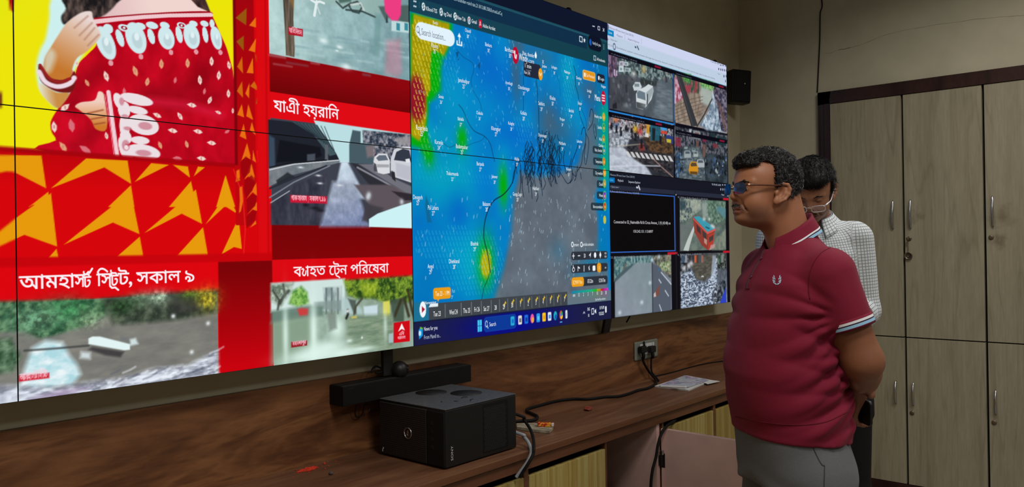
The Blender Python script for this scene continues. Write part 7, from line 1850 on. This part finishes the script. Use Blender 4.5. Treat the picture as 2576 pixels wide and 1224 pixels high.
def build_man_in_polo():
    A = math.radians(141.8); O = np.array((2.152, -1.212, 0))
    root = person('person', 'man in maroon polo shirt and spectacles standing with his hands behind his back', O, A)
    Rw = np.array([[math.cos(A), math.sin(A), 0], [-math.sin(A), math.cos(A), 0], [0, 0, 1]])
    toL = lambda w: Rw @ (np.asarray(w) - O)
    def onl(px, py, y):                     # point of a picture ray at the local sideways distance y
        d = Rw @ ray(px, py); c = toL(EYE); return c + d * (y - c[1]) / d[1]
    rng = np.random.RandomState(5)
    base = (164, 109, 80); lip = (136, 82, 72); stub = (124, 90, 76)
    ho, hR = head_frame((.067, 0, 1.578), math.radians(4), math.radians(-5), .89)
    neck = lambda Q: smin(Field.cone(Q, (.036, 0, 1.535), (-.016, 0, 1.385), .050, .056), Field.cone(Q, (.012, 0, 1.55), (-.022, 0, 1.40), .046, .052), .02)
    # hair line seen from the side
    side = [(.124, .092), (.100, .074), (.088, .078), (.068, .094), (.050, .094), (.034, .076), (.022, .052), (.018, .030), (.016, .014), (.004, .018), (-.006, .034), (-.020, .030), (-.027, .010), (-.028, -.020), (-.040, -.045), (-.075, -.062), (-.13, -.058), (-.13, .16), (.10, .16), (.125, .12)]
    def hfun(P, Q):
        S = np.abs(P[:, 1])
        d = Field.ell(P, (-.007, 0, .050), (.1035, .0845, .0965))
        d = smin(d, Field.ell(P, (.060, 0, .090), (.048, .052, .036)), .02)
        X = P[:, 0] + .30 * np.maximum(S - .045, 0)
        d = smax(d, seg2(np.stack([P[:, 0] + .35 * S * S / .07 * (P[:, 0] > .02), P[:, 2]], 1), side), .007)
        d = np.maximum(d, .055 - np.sqrt((P[:, 0] + .03) ** 2 + (P[:, 2] - .03) ** 2 + 9 * S * S * 0) - 9)
        return d + .0022 * wob(Q, 260, 6) + .0016 * wob(Q, 520, 6, 4)
    def hcol(P, Q):
        c = np.tile(np.array((19, 17, 18.)), (len(P), 1)); S = np.abs(P[:, 1])
        g = np.clip(.5 + .5 * wob(Q, 420, 5, 2), 0, 1) * (sstep(.045, .0, P[:, 2]) * .55 + sstep(-.02, -.09, P[:, 0]) * .5 + .08)
        g = np.clip(g, 0, .75)[:, None]; return c * (1 - g) + np.array((120, 119, 122.)) * g
    V, F, col = build_head(root, ho, hR, (-.15, -.13, 1.40), (.20, .13, 1.75), neck, base, lip, stub, 1.03, True, hfun, ((-.09, -.12, 1.48), (.22, .12, 1.76)), hcol, .16, rng,
                           [(7500, .0070, .0008, 1.0, None), (1600, .0095, .0008, 1.3, None), (1200, .0075, .0009, .6, lambda P: np.tile((1.0, 0, .1), (len(P), 1)))], (26, 22, 22), (48, 42, 42))
    # body under the clothes with arms and hands
    armL = [(-.015, .172, 1.362), (-.080, .203, 1.148), (-.176, .040, 1.045)]
    armR = [(-.015, -.172, 1.362), (-.110, -.225, 1.140), (-.185, .020, 1.085)]
    rings = [(.86, .006, .095, .135), (.95, .010, .120, .158), (1.02, .018, .128, .162), (1.10, .021, .132, .166), (1.23, .011, .120, .172), (1.34, -.009, .112, .172), (1.39, -.010, .090, .140), (1.42, -.010, .060, .08), (1.46, -.006, .045, .045)]
    def fb(Q):
        d = stack(Q, rings)
        for a in (armL, armR):
            d = smin(d, Field.cone(Q, a[0], a[1], .052, .0470), .03)
            e = Field.chain(Q, [a[1], np.asarray(a[1]) * .62 + np.asarray(a[2]) * .38, a[2]], [.0465, .0435, .028], .03)
            d = smin(d, e, .02)
        d = smin(d, hand(Q, armL[2], (-.08, -.62, -.78), (-1, 0, -.1), (.35, .45, .5, .55), side=1, thumb=(.6, .5)), .012)
        d = smin(d, hand(Q, armR[2], (.30, .95, .28), (.5, -.15, -.6), (.45, .5, .5, .5), side=-1), .012)
        for q0 in ([(-.150, .110, 1.075), (-.098, .150, 1.090), (-.070, .178, 1.112)], [(-.150, .110, 1.055), (-.100, .148, 1.068), (-.074, .172, 1.090)]): d = smin(d, Field.chain(Q, q0, [.010, .0095, .008]), .004)
        d = smin(d, Field.cone(Q, (.0, .086, .86), (-.006, .100, .48), .072, .056), .02); d = smin(d, Field.cone(Q, (.0, -.086, .86), (-.006, -.100, .48), .072, .056), .02)
        d = smin(d, Field.cone(Q, (-.015, .098, .48), (-.035, .104, .07), .056, .036), .02); d = smin(d, Field.cone(Q, (-.015, -.098, .48), (-.035, -.104, .07), .056, .036), .02)
        return d
    BV, BF = polymesh(fb, (-.34, -.36, .05), (.22, .36, 1.47), .0042); BV = relax(BV, BF, 1, .3)
    put_mesh('body', [(V, F), (BV, BF)], M_skin, root, [col, np.tile(np.asarray(base, float) * np.array((.82, .79, .77)), (len(BV), 1))])
    # ---- polo shirt
    M_polo = tinted('maroon_pique', .78, .2, 500, .10, .25, 900, sheen=.04)
    mar = np.array((126, 24, 51.))
    sr = [(.925, .009, .137, .176), (.95, .009, .138, .176), (1.00, .015, .142, .179), (1.05, .019, .145, .181), (1.10, .022, .147, .182), (1.16, .020, .142, .184), (1.23, .012, .134, .188), (1.29, .002, .129, .191), (1.34, -.008, .127, .186), (1.375, -.010, .112, .165), (1.405, -.010, .094, .130), (1.43, -.006, .078, .092), (1.452, -.003, .066, .068), (1.462, -.002, .063, .063)]
    def cut(Q, a, b, k):                     # sleeve end
        a = np.asarray(a); b = np.asarray(b); n = (b - a) / np.linalg.norm(b - a); return (Q - (a + (b - a) * k)) @ n.astype(np.float32)
    def fs(Q):
        d = stack(Q, sr)
        x, y, z = Q[:, 0], Q[:, 1], Q[:, 2]
        # folds running from the small of the back round the belly
        u = z + .30 * x + .05 * np.sin(9 * x) ; m = sstep(.16, -.05, x) * sstep(1.33, 1.22, z) * sstep(.93, .97, z)
        fold = ((np.sin(u * 36 + 1.5 * wob(Q, 9, 4)) ** 2 + .05) ** .35 - .6) * .8 + ((np.sin(u * 61 + 1.4 + 1.6 * wob(Q, 12, 4, 5)) ** 2 + .05) ** .35 - .6) * .5
        d = d - .0165 * fold * m - .0035 * wob(Q, 26, 5, 7)
        v = z - .55 * x; m2 = sstep(.10, -.02, x) * sstep(1.20, 1.27, z) * sstep(1.36, 1.31, z)
        for (ax_, az_, n_, A_, R_) in ((-.02, 1.262, 7, .017, .15), (-.135, 1.075, 9, .015, .22), (-.08, 1.165, 7, .012, .16)):   # pulls towards the arm pit and the clasped hands
            r_ = np.hypot(x - ax_, z - az_); ph = np.arctan2(z - az_, x - ax_)
            d = d - A_ * ((np.sin(n_ * ph + .9 * wob(Q, 12, 4)) ** 2 + .05) ** .30 - .65) * np.exp(-(r_ / R_) ** 2) * sstep(.015, .07, r_) * sstep(.0, .07, np.abs(y)) * sstep(-.1, .5, np.cos(ph))
        d = d - .012 * ((np.sin(v * 46 + .8 * wob(Q, 12, 4)) ** 2 + .05) ** .35 - .6) * m2
        for a in (armL, armR):
            s = Field.cone(Q, np.asarray(a[0]) + (.0, 0, .004), np.asarray(a[0]) * .40 + np.asarray(a[1]) * .60 + np.array((0, .008 * np.sign(a[0][1]), 0)), .0625, .0545) - .002 * wob(Q, 34, 5)
            s = smax(s, cut(Q, a[0], a[1], .60), .003)
            d = smin(d, s, .026)
        for s in (1, -1):
            d = smin(d, Field.cone(Q, (-.020, s * .050, 1.413), (-.020, s * .145, 1.375), .048, .050), .04)
        d = smax(d, .928 - z + .006 * np.sin(9 * x), .003)
        d = smax(d, -Field.cone(Q, (.030, 0, 1.52), (-.006, 0, 1.36), .052, .054), .006)
        return d
    SV, SF = polymesh(fs, (-.26, -.36, .90), (.24, .36, 1.50), .0042); SV = relax(SV, SF, 2, .4)
    shirt = put_mesh('polo_shirt', [(SV, SF)], M_polo, root, [np.tile(mar, (len(SV), 1))])
    bvh = BVHTree.FromPolygons([tuple(v) for v in SV], [tuple(int(i) for i in f) for f in SF])
    W, LB_, NV = (232, 232, 238), (150, 196, 228), (46, 20, 44)
    # sleeve cuffs: knitted bands
    for a, s in ((armL, 1), (armR, -1)):
        p0 = np.asarray(a[0]) + (0, 0, .004); p1 = np.asarray(a[0]) * .40 + np.asarray(a[1]) * .60 + np.array((0, .008 * s, 0)); ax = (p1 - p0) / np.linalg.norm(p1 - p0)
        u = np.cross(ax, (0, 1, 0)); u /= np.linalg.norm(u); w = np.cross(ax, u)
        rows = [mar, mar, W, W, NV, NV, LB_, LB_, mar * .8, mar * .8]; off = [-.024, -.0180, -.0178, -.0120, -.0118, -.0090, -.0088, -.0020, -.0018, .0035]
        band(lambda t, j: p1 + ax * off[j] + (u * math.cos(2 * math.pi * t) + w * math.sin(2 * math.pi * t)) * .0563, 44, rows, 'sleeve_cuff', M_polo, shirt)
    # collar: stand and turned leaf with tipping
    cR = lambda t: (math.radians(28) + t * math.radians(304))
    def ringpt(th, drop, out):
        r = .057 + out; return np.array((.002 + r * math.cos(th), r * math.sin(th), 1.492 - .036 * math.cos(th) - drop))
    rows = [mar] * 5 + [W, W, NV, NV, LB_, LB_, mar * .7]; fr = [0, .2, .40, .55, .66, .665, .745, .75, .80, .805, .93, .96]
    def leaf(t, j):
        th = cR(t); k = fr[j]; e = abs(t - .5) * 2; L = .046 + .016 * e ** 3
        fold = .004 + .006 * (1 - (1 - k) ** 2)
        return ringpt(th, k * L - .004 * (1 - k) * 0, fold + .020 * k ** 1.3 * (1 - .25 * e) + .003 * math.sin(6 * th) * k)
    band(leaf, 61, rows, 'collar', M_polo, shirt, closed=False, thick=.003)
    band(lambda t, j: ringpt(cR(t), (.0, .016, .036)[j], (.004, .001, .001)[j]), 61, [mar * .8, mar * .7, mar * .7], 'collar_stand', M_polo, shirt, closed=False, thick=.003)
    # placket with buttons, chest emblem, hem seam, laid on the cloth
    def cloth(px, py, lift):
        e = toL(EYE); d = Rw @ ray(px, py); h = bvh.ray_cast(Vector(e), Vector(d / np.linalg.norm(d)))
        if h[0] is None: return None, None
        n = np.array(h[1]); n = n if n @ d < 0 else -n
        return np.array(h[0]) + n * lift, n
    pl = [bvh.ray_cast(Vector((.5, y0, z)), Vector((-1, 0, 0)))[0] for z in np.linspace(1.440, 1.325, 12) for y0 in (-.013, .013)]
    if all(p is not None for p in pl):
        n = 12; b = MB(); V0 = [p + Vector((.0026, 0, 0)) for p in pl]; b.add(V0 + [p + Vector((-.003, 0, 0)) for p in pl], [(2 * i, 2 * i + 1, 2 * i + 3, 2 * i + 2) for i in range(n - 1)] + [(2 * i, 2 * i + 2, 2 * n + 2 * i + 2, 2 * n + 2 * i) for i in range(n - 1)] + [(2 * i + 1, 2 * n + 2 * i + 1, 2 * n + 2 * i + 3, 2 * i + 3) for i in range(n - 1)])
        o = put_mesh('placket', [(np.array([tuple(v) for v in b.v]), np.array(b.f))], M_polo, shirt, [np.tile(mar * .86, (len(b.v), 1))])
        for z in (1.405, 1.355):
            h = bvh.ray_cast(Vector((.5, 0, z)), Vector((-1, 0, 0))); local(MB().lathe([(.0055, .002), (.0055, .0045), (.004, .0052), (.001, .0046)], h[0], h[1] if h[1].x > 0 else -h[1], 14), 'button', M_button, shirt)
    for nm, pp in (('sleeve_seam', ((2090, 622), (2066, 636), (2048, 660), (2036, 692), (2034, 728), (2037, 752))), ('hem_seam', ((1850, 1047), (1900, 1058), (1960, 1066), (2020, 1068), (2080, 1060), (2130, 1036)))):
        q = [cloth(a, b_, .0002)[0] for a, b_ in pp]
        if all(v is not None for v in q):
            dn = spline(pp, 6); q = [cloth(a, b_, .0002)[0] for a, b_ in dn]; q = [v for v in q if v is not None]
            local(MB().tube(q, .0013, 5), nm, M_seam_red, shirt)
    em = MB()
    for s in (1, -1):
        for k, (dx, dy, r_) in enumerate(((3.5, 9, .5), (7.5, 6, .75), (9.5, 1, 1.0), (9.5, -5, 1.2), (7.5, -9.5, 1.35), (4.0, 8.0, .2), (6.0, 2, .9), (5.5, -4, 1.2))):
            L_ = 4.6 if k < 5 else 3.2; q = []
            for a, w_ in ((-1, 0), (0, 1.5), (1, 0), (0, -1.5)):
                ca, sa = math.cos(r_ if s > 0 else math.pi - r_), math.sin(r_ if s > 0 else math.pi - r_)
                P_, n_ = cloth(1955 + s * dx * .95 + (a * L_ * ca - w_ * sa), 705 + dy - (a * L_ * sa + w_ * ca), .0012)
                if P_ is not None: q.append(P_)
            if len(q) == 4: em.add(q, [(0, 1, 2, 3)])
    local(em, 'emblem', M_emblem, shirt)
    # ---- trousers
    M_tr = tinted('grey_twill', .8, .2, 300, .16, .3, 700, sheen=.05); tr = np.array((104, 106, 110.))
    r2 = [(.80, -.006, .134, .174), (.86, -.003, .135, .176), (.92, .006, .131, .171), (.99, .012, .130, .168), (1.0, .012, .130, .168)]
    def ft(Q):
        x, y, z = Q[:, 0], Q[:, 1], Q[:, 2]
        d = stack(Q, r2, 2.3) + .0
        for s in (1, -1):
            d = smin(d, Field.cone(Q, (-.010, s * .092, .83), (-.006, s * .104, .46), .099, .080), .035)
            d = smin(d, Field.cone(Q, (-.006, s * .104, .46), (-.030, s * .110, .045), .080, .072), .03)
        d = d - .003 * wob(Q, 22, 5, 3) - .0035 * np.sin(60 * z + 40 * np.abs(y) + 2 * wob(Q, 10, 4)) * sstep(.86, .78, z)
        d = smax(d, .028 - z, .003)
        return d
    TV, TF = polymesh(ft, (-.24, -.24, .02), (.20, .24, 1.0), .0060); TV = relax(TV, TF, 1, .4)
    trous = put_mesh('trousers', [(TV, TF)], M_tr, root, [np.tile(tr, (len(TV), 1))])
    tb = BVHTree.FromPolygons([tuple(v) for v in TV], [tuple(int(i) for i in f) for f in TF])
    def seam(pts, r, name, mat):
        q = []
        for px, py in pts:
            e = toL(EYE); d = Rw @ ray(px, py); h = tb.ray_cast(Vector(e), Vector(d / np.linalg.norm(d)))
            if h[0] is not None: q.append(np.array(h[0]))
        if len(q) > 2: local(MB().tube(spline(q, 4), r, 6), name, mat, trous)
    seam(((2030, 1088), (2040, 1110), (2052, 1140), (2066, 1166), (2075, 1172)), .0016, 'pocket_seam', M_seam)
    seam(((2074, 1168), (2074, 1190), (2073, 1222), (2072, 1260)), .0014, 'side_seam', M_seam)
    seam(((2128, 1076), (2140, 1072), (2149, 1066)), .0014, 'back_pocket_seam', M_seam)
    for s in (1, -1):
        fsh = lambda Q: smax(smin(Field.ell(Q, (.075, s * .112, .040), (.115, .047, .042)), Field.ell(Q, (-.030, s * .108, .055), (.062, .040, .052)), .04), .012 - Q[:, 2], .004)
        v, f_ = polymesh(fsh, (-.12, s * .112 - .07, 0), (.22, s * .112 + .07, .13), .006)
        sh = put_mesh('shoe', [(v, f_)], tinted('black_leather', .35, .5), root, [np.tile(np.array((26, 22, 21.)), (len(v), 1))])
        so = lambda Q: np.maximum(np.abs(Q[:, 2] - .008) - .0078, seg2(Q[:, :2], [(-.105, s * .112 - .034), (-.02, s * .112 - .038), (.10, s * .112 - .052), (.18, s * .112 - .026), (.195, s * .112), (.18, s * .112 + .030), (.10, s * .112 + .052), (-.02, s * .112 + .038), (-.105, s * .112 + .034)]))
        v, f_ = polymesh(so, (-.13, s * .112 - .07, -.006), (.22, s * .112 + .07, .03), .005); put_mesh('sole', [(v, f_)], M_sole, sh, [np.tile(np.array((18, 16, 15.)), (len(v), 1))])
    # ---- spectacles
    glasses_for(root, ho, hR, .1165, .008, .0255, .0178, M_temple, lens_material(), M_gold)
    return root, toL, O, A

M_seam_red = plain('maroon_thread', (92, 16, 36), .8, .2); M_button = plain('maroon_button', (96, 16, 36), .3, .5); M_emblem = plain('embroidery', (176, 200, 224), .7, .2); M_seam = plain('dark_seam', (58, 60, 63), .8, .2)
M_sole = tinted('rubber_sole', .7, .3); M_temple = plain('wooden_temple', (96, 54, 34), .35, .5, var=.25, scale=150); M_gold = plain('rose_gold', (226, 176, 140), .25, .5, .9, var=.03)

def build_phone(O, A):
    # black phone held behind the man's back
    t = thing('smartphone', 'black smartphone held behind the back of the man in maroon', 'phone', O, None); t.rotation_euler = (0, 0, A)
    M = Matrix.Translation((-.2120, -.020, .978)) @ Matrix.Rotation(math.radians(-6), 4, 'Z') @ Matrix.Rotation(math.radians(90), 4, 'X')
    oc = [(y0 * (.034 - .011) + .011 * math.cos(a_), z0 * (.076 - .011) + .011 * math.sin(a_)) for (y0, z0, q) in ((1, 1, 0), (-1, 1, 1), (-1, -1, 2), (1, -1, 3)) for a_ in np.linspace(q * math.pi / 2, (q + 1) * math.pi / 2, 6)]
    b = MB()
    for x0, x1, k_ in ((-.0045, .0045, .97), (-.0032, .0032, 1.0)): b.prism([M @ Vector((x0, y * k_, z * k_)) for y, z in oc], M.to_3x3() @ Vector((x1 - x0, 0, 0)))
    local(b, 'phone_body', M_black, t)
    local(MB().box((-.0062, -.030, .036), (-.0046, .002, .070), .0005, M), 'camera_bump', M_matte, t)
    for y, z in ((-.022, .062), (-.022, .045), (-.007, .054)):
        c = M @ Vector((-.0062, y, z)); local(MB().lathe([(.0062, 0), (.0062, .0012), (.004, .0014)], c, M.to_3x3() @ Vector((-1, 0, 0)), 14), 'camera_lens', M_black, t)

def build_man_in_check():
    d0 = ray(2056, 610); hd = math.atan2(d0[1], d0[0]); A = hd + math.pi - math.radians(3)
    O = at_depth(2046, 610, 3.10); O[2] = 0
    root = person('person', 'man in white checked shirt looking down behind the man in maroon', O, A)
    Rw = np.array([[math.cos(A), math.sin(A), 0], [-math.sin(A), math.cos(A), 0], [0, 0, 1]])
    rng = np.random.RandomState(8)
    base = (164, 114, 88); lip = (128, 78, 70); stub = (110, 84, 74)
    hc_ = Rw @ (at_depth(2044, 483, 3.03) - O)
    ho, hR = head_frame((hc_[0], hc_[1], hc_[2]), math.radians(-5), math.radians(32), .95)
    nb = np.array((-.02, 0, 1.47)); nt = ho + np.asarray((-.03, 0, -.045)) @ hR
    neck = lambda Q: Field.cone(Q, nt, nb, .052, .062)
    side = [(.125, .088), (.105, .066), (.088, .068), (.070, .072), (.050, .066), (.036, .052), (.026, .030), (.020, .006), (.006, .016), (-.006, .034), (-.020, .030), (-.027, .006), (-.030, -.030), (-.050, -.055), (-.085, -.060), (-.14, -.055), (-.14, .17), (.11, .17), (.13, .12)]
    def hfun(P, Q):
        S = np.abs(P[:, 1])
        d = Field.ell(P, (-.006, 0, .052), (.106, .0870, .0920))
        d = smin(d, Field.ell(P, (.058, .012, .090), (.048, .054, .030)), .02)
        d = smax(d, seg2(np.stack([P[:, 0] + .30 * S * S / .07 * (P[:, 0] > .02) - .006 * np.sin(P[:, 1] * 60 + 1), P[:, 2]], 1), side), .007)
        part = np.abs(P[:, 1] + .030)
        return d + .0014 * wob(Q, 240, 6) + .0005 * np.sin(P[:, 1] * 420 + 3 * wob(Q, 40, 4)) + .004 * np.exp(-(part / .004) ** 2) * (P[:, 0] > .0)
    hcol = lambda P, Q: np.tile(np.array((15, 13, 14.)), (len(P), 1))
    flow = lambda P: np.stack([.9 - 0 * P[:, 0], np.where(P[:, 1] > -.03, .55, -.55), -.3 + 0 * P[:, 0]], 1)
    V, F, col = build_head(root, ho, hR, ho - np.array((.16, .13, .19)), ho + np.array((.20, .13, .17)), neck, base, lip, stub, 1.0, False, hfun, (ho - np.array((.13, .12, .12)), ho + np.array((.18, .12, .19))), hcol, 0.0, rng,
                           [(5200, .020, .0007, .35, flow), (160, .016, .0007, 1.6, None)], (18, 15, 15), (30, 25, 24), h=.0026)
    arm = lambda s: [np.array((-.01, s * .158, 1.462)), np.array((-.015, s * .178, 1.185)), np.array((.20, s * .11, 1.135))]
    rings = [(.92, 0, .10, .150), (1.0, 0, .105, .152), (1.15, 0, .11, .155), (1.30, 0, .112, .170), (1.42, -.005, .100, .178), (1.49, -.012, .075, .135), (1.53, -.018, .055, .065)]
    def fb(Q):
        d = stack(Q, rings)
        for s in (1, -1):
            a = arm(s); d = smin(d, Field.cone(Q, a[0], a[1], .045, .038), .03); d = smin(d, Field.chain(Q, [a[1], (a[1] + a[2]) / 2, a[2]], [.039, .038, .026], .02), .015)
            d = smin(d, hand(Q, a[2], (.8, -s * .5, .05), (0, -s * .4, .6), (.3, .35, .4, .45), side=-s), .012)
            d = smin(d, Field.cone(Q, (0, s * .088, .90), (.0, s * .10, .48), .082, .056), .02); d = smin(d, Field.cone(Q, (0, s * .10, .48), (-.015, s * .105, .07), .055, .036), .02)
        return d
    BV, BF = polymesh(fb, (-.18, -.32, .05), (.42, .32, 1.54), .0050)
    put_mesh('body', [(V, F), (BV, BF)], M_skin, root, [col, np.tile(np.asarray(base, float), (len(BV), 1))])
    # checked shirt
    k = Nodes('checked_cotton')
    at = k.n('ShaderNodeAttribute', attribute_name='weave'); sp = k.n('ShaderNodeSeparateXYZ'); k.l(at.outputs['Vector'], sp.inputs[0])
    def line(sock, per, w): return k.math('LESS_THAN', k.math('FRACT', k.math('DIVIDE', sock, per)), w)
    g1 = k.math('MAXIMUM', line(sp.outputs['X'], .0115, .21), line(sp.outputs['Y'], .0115, .21))
    k.base(k.mix(k.math('MULTIPLY', g1, .8), (212, 218, 222), (92, 102, 116))); k.bump(k.noise(k.coords(), 500, 2), .1, .001); k.b.inputs['Sheen Weight'].default_value = .1
    M_check = k.set(.8, .2)
    sr = [(.90, 0, .128, .178), (.98, 0, .128, .176), (1.15, 0, .126, .168), (1.30, 0, .128, .170), (1.40, -.004, .120, .174), (1.46, -.010, .102, .158), (1.495, -.014, .085, .130), (1.525, -.018, .072, .080), (1.54, -.018, .066, .068)]
    def fs(Q):
        d = stack(Q, sr) - .003 * wob(Q, 24, 5)
        for s in (1, -1):
            a = arm(s); e = a[1] * .96 + a[0] * .04
            q = smin(Field.cone(Q, a[0] + (0, -.004 * s, -.004), a[1], .062, .056), Field.cone(Q, a[1], a[1] * .72 + a[2] * .28, .056, .050), .02) - .0015 * wob(Q, 30, 5)
            n = (a[2] - a[1]) / np.linalg.norm(a[2] - a[1]); q = smax(q, (Q - (a[1] * .74 + a[2] * .26)) @ n.astype(np.float32), .003)
            d = smin(d, q, .025)
            d = smin(d, Field.cone(Q, (-.02, s * .06, 1.487), (-.015, s * .132, 1.466), .046, .048), .04)
        d = smax(d, .905 - Q[:, 2], .003)
        d = smax(d, -Field.cone(Q, (.05, 0, 1.60), (-.012, 0, 1.43), .060, .058), .006)
        return d
    SV, SF = polymesh(fs, (-.18, -.33, .88), (.24, .33, 1.56), .0052); SV = relax(SV, SF, 2, .4)
    r_ = np.hypot(SV[:, 0], .8 * SV[:, 1])
    wv = np.stack([np.arctan2(SV[:, 1], SV[:, 0] + .01) * .16 + 3, SV[:, 2] - .65 * r_, 0 * r_], 1)
    tors = stack(SV.astype(np.float32), sr)
    for s in (1, -1):
        a = arm(s); dd = np.minimum(Field.cone(SV, a[0], a[1], .058, .056), Field.cone(SV, a[1], a[1] * .72 + a[2] * .28, .056, .050)); on = (dd < .014) & (SV[:, 1] * s > .140)
        ax = (a[1] - a[0]) / np.linalg.norm(a[1] - a[0]); o_ = np.array((0, s, 0.)); o_ = o_ - ax * (o_ @ ax); w_ = np.cross(ax, o_); q = SV - a[0]
        wv[on, 0] = (np.arctan2(q @ w_, q @ o_) * .058 + 5)[on]; wv[on, 1] = (q @ ax + .8)[on]
    shirt = put_mesh('checked_shirt', [(SV, SF)], M_check, root, None, wv)
    def ringpt(th, drop, out):
        zc = 1.552 + .026 * (-math.cos(th)); r = .064 + out
        return np.array((-.006 + r * math.cos(th) * 1.02, r * math.sin(th), zc - drop))
    cR = lambda t: math.radians(26) + t * math.radians(308)
    def leaf(t, j):
        kk = j / 4; e = abs(t - .5) * 2; return ringpt(cR(t), kk * (.042 + .030 * e ** 4) - .004, .007 + .040 * kk ** 1.2)
    band(leaf, 61, [(255, 255, 255)] * 5, 'collar', M_check, shirt, closed=False, thick=.003)
    band(lambda t, j: ringpt(cR(t), (-.004, .03)[j], .003), 61, [(255, 255, 255)] * 2, 'collar_stand', M_check, shirt, closed=False, thick=.003)
    for s in (1, -1):
        a = arm(s); c = a[1] * .76 + a[2] * .24; ax = (a[2] - a[1]) / np.linalg.norm(a[2] - a[1]); u = np.cross(ax, (0, 1, 0)); u /= np.linalg.norm(u); w = np.cross(ax, u)
        band(lambda t, j: c + ax * (-.026, -.022, .014, .020)[j] + (u * math.cos(2 * math.pi * t) + w * math.sin(2 * math.pi * t)) * (.0545, .0585, .0575, .053)[j], 36, [(255,) * 3] * 4, 'rolled_cuff', M_check, shirt, thick=.004)
    bvh = BVHTree.FromPolygons([tuple(v) for v in SV], [tuple(int(i) for i in f) for f in SF])
    q = []
    for y, z in ((.060, 1.385), (.135, 1.380), (.132, 1.270), (.097, 1.255), (.062, 1.275), (.060, 1.385)):
        h = bvh.ray_cast(Vector((.6, y, z)), Vector((-1, 0, 0))); q.append(h[0] + Vector((.0008, 0, 0)))
    pq = [np.array(v) for v in q]; dense = [pq[i] * (1 - t) + pq[i + 1] * t for i in range(5) for t in np.linspace(0, 1, 6)[:-1]] + [pq[0]]
    dense = [np.array(bvh.ray_cast(Vector((.6, p[1], p[2])), Vector((-1, 0, 0)))[0]) + np.array((.0008, 0, 0)) for p in dense]
    local(MB().tube(dense, .0013, 5), 'pocket_seam', M_seam, shirt)
    h = np.array(bvh.ray_cast(Vector((.6, .080, 1.383)), Vector((-1, 0, 0)))[0])
    local(MB().tube(spline([h + (.004, 0, -.025), h + (.005, 0, .006), h + (.006, .006, .014), h + (.006, .013, .010), h + (.006, .013, -.004)], 4), .0018, 6), 'pen_clip', M_black, shirt)
    for z in (1.44, 1.37, 1.29):
        h = bvh.ray_cast(Vector((.6, 0, z)), Vector((-1, 0, 0))); local(MB().lathe([(.005, .001), (.005, .003), (.0035, .0036)], h[0], (1, 0, .1), 12), 'button', M_white, shirt)
    # dark trousers and shoes
    def ft(Q):
        d = stack(Q, [(.80, -.01, .125, .186), (.90, -.005, .122, .180), (1.0, 0, .118, .168), (1.01, 0, .118, .168)], 2.3)
        for s in (1, -1):
            d = smin(d, Field.cone(Q, (-.01, s * .100, .84), (.0, s * .112, .48), .096, .080), .035); d = smin(d, Field.cone(Q, (0, s * .112, .48), (-.015, s * .115, .045), .080, .075), .03)
        return smax(d - .004 * wob(Q, 18, 5), .028 - Q[:, 2], .003)
    TV, TF = polymesh(ft, (-.18, -.25, .02), (.18, .25, 1.01), .007)
    put_mesh('trousers', [(TV, TF)], tinted('black_twill', .85, .15), root, [np.tile(np.array((26, 24, 25.)), (len(TV), 1))])
    for s in (1, -1):
        fsh = lambda Q: smax(smin(Field.ell(Q, (.085, s * .118, .042), (.115, .047, .042)), Field.ell(Q, (-.015, s * .115, .055), (.062, .040, .052)), .04), .001 - Q[:, 2], .003)
        v, f_ = polymesh(fsh, (-.11, s * .118 - .07, -.006), (.23, s * .118 + .07, .13), .007); put_mesh('shoe', [(v, f_)], tinted('dark_leather', .4, .5), root, [np.tile(np.array((30, 24, 22.)), (len(v), 1))])
    glasses_for(root, ho, hR, .1215, -.010, .0250, .0135, plain('grey_temple', (150, 146, 150), .3, .5, .4), lens_material((1, .97, 1, 1), .02, 1.5, (.97, .97, .98, 1)), plain('clear_rim', (216, 212, 220), .3, .6, .2), rim=.0017)
QUALITY = 1.0
build_room(); build_video_wall(); build_desk(); build_equipment(); build_wardrobe()
_man = build_man_in_polo(); build_phone(_man[2], _man[3]); build_man_in_check()
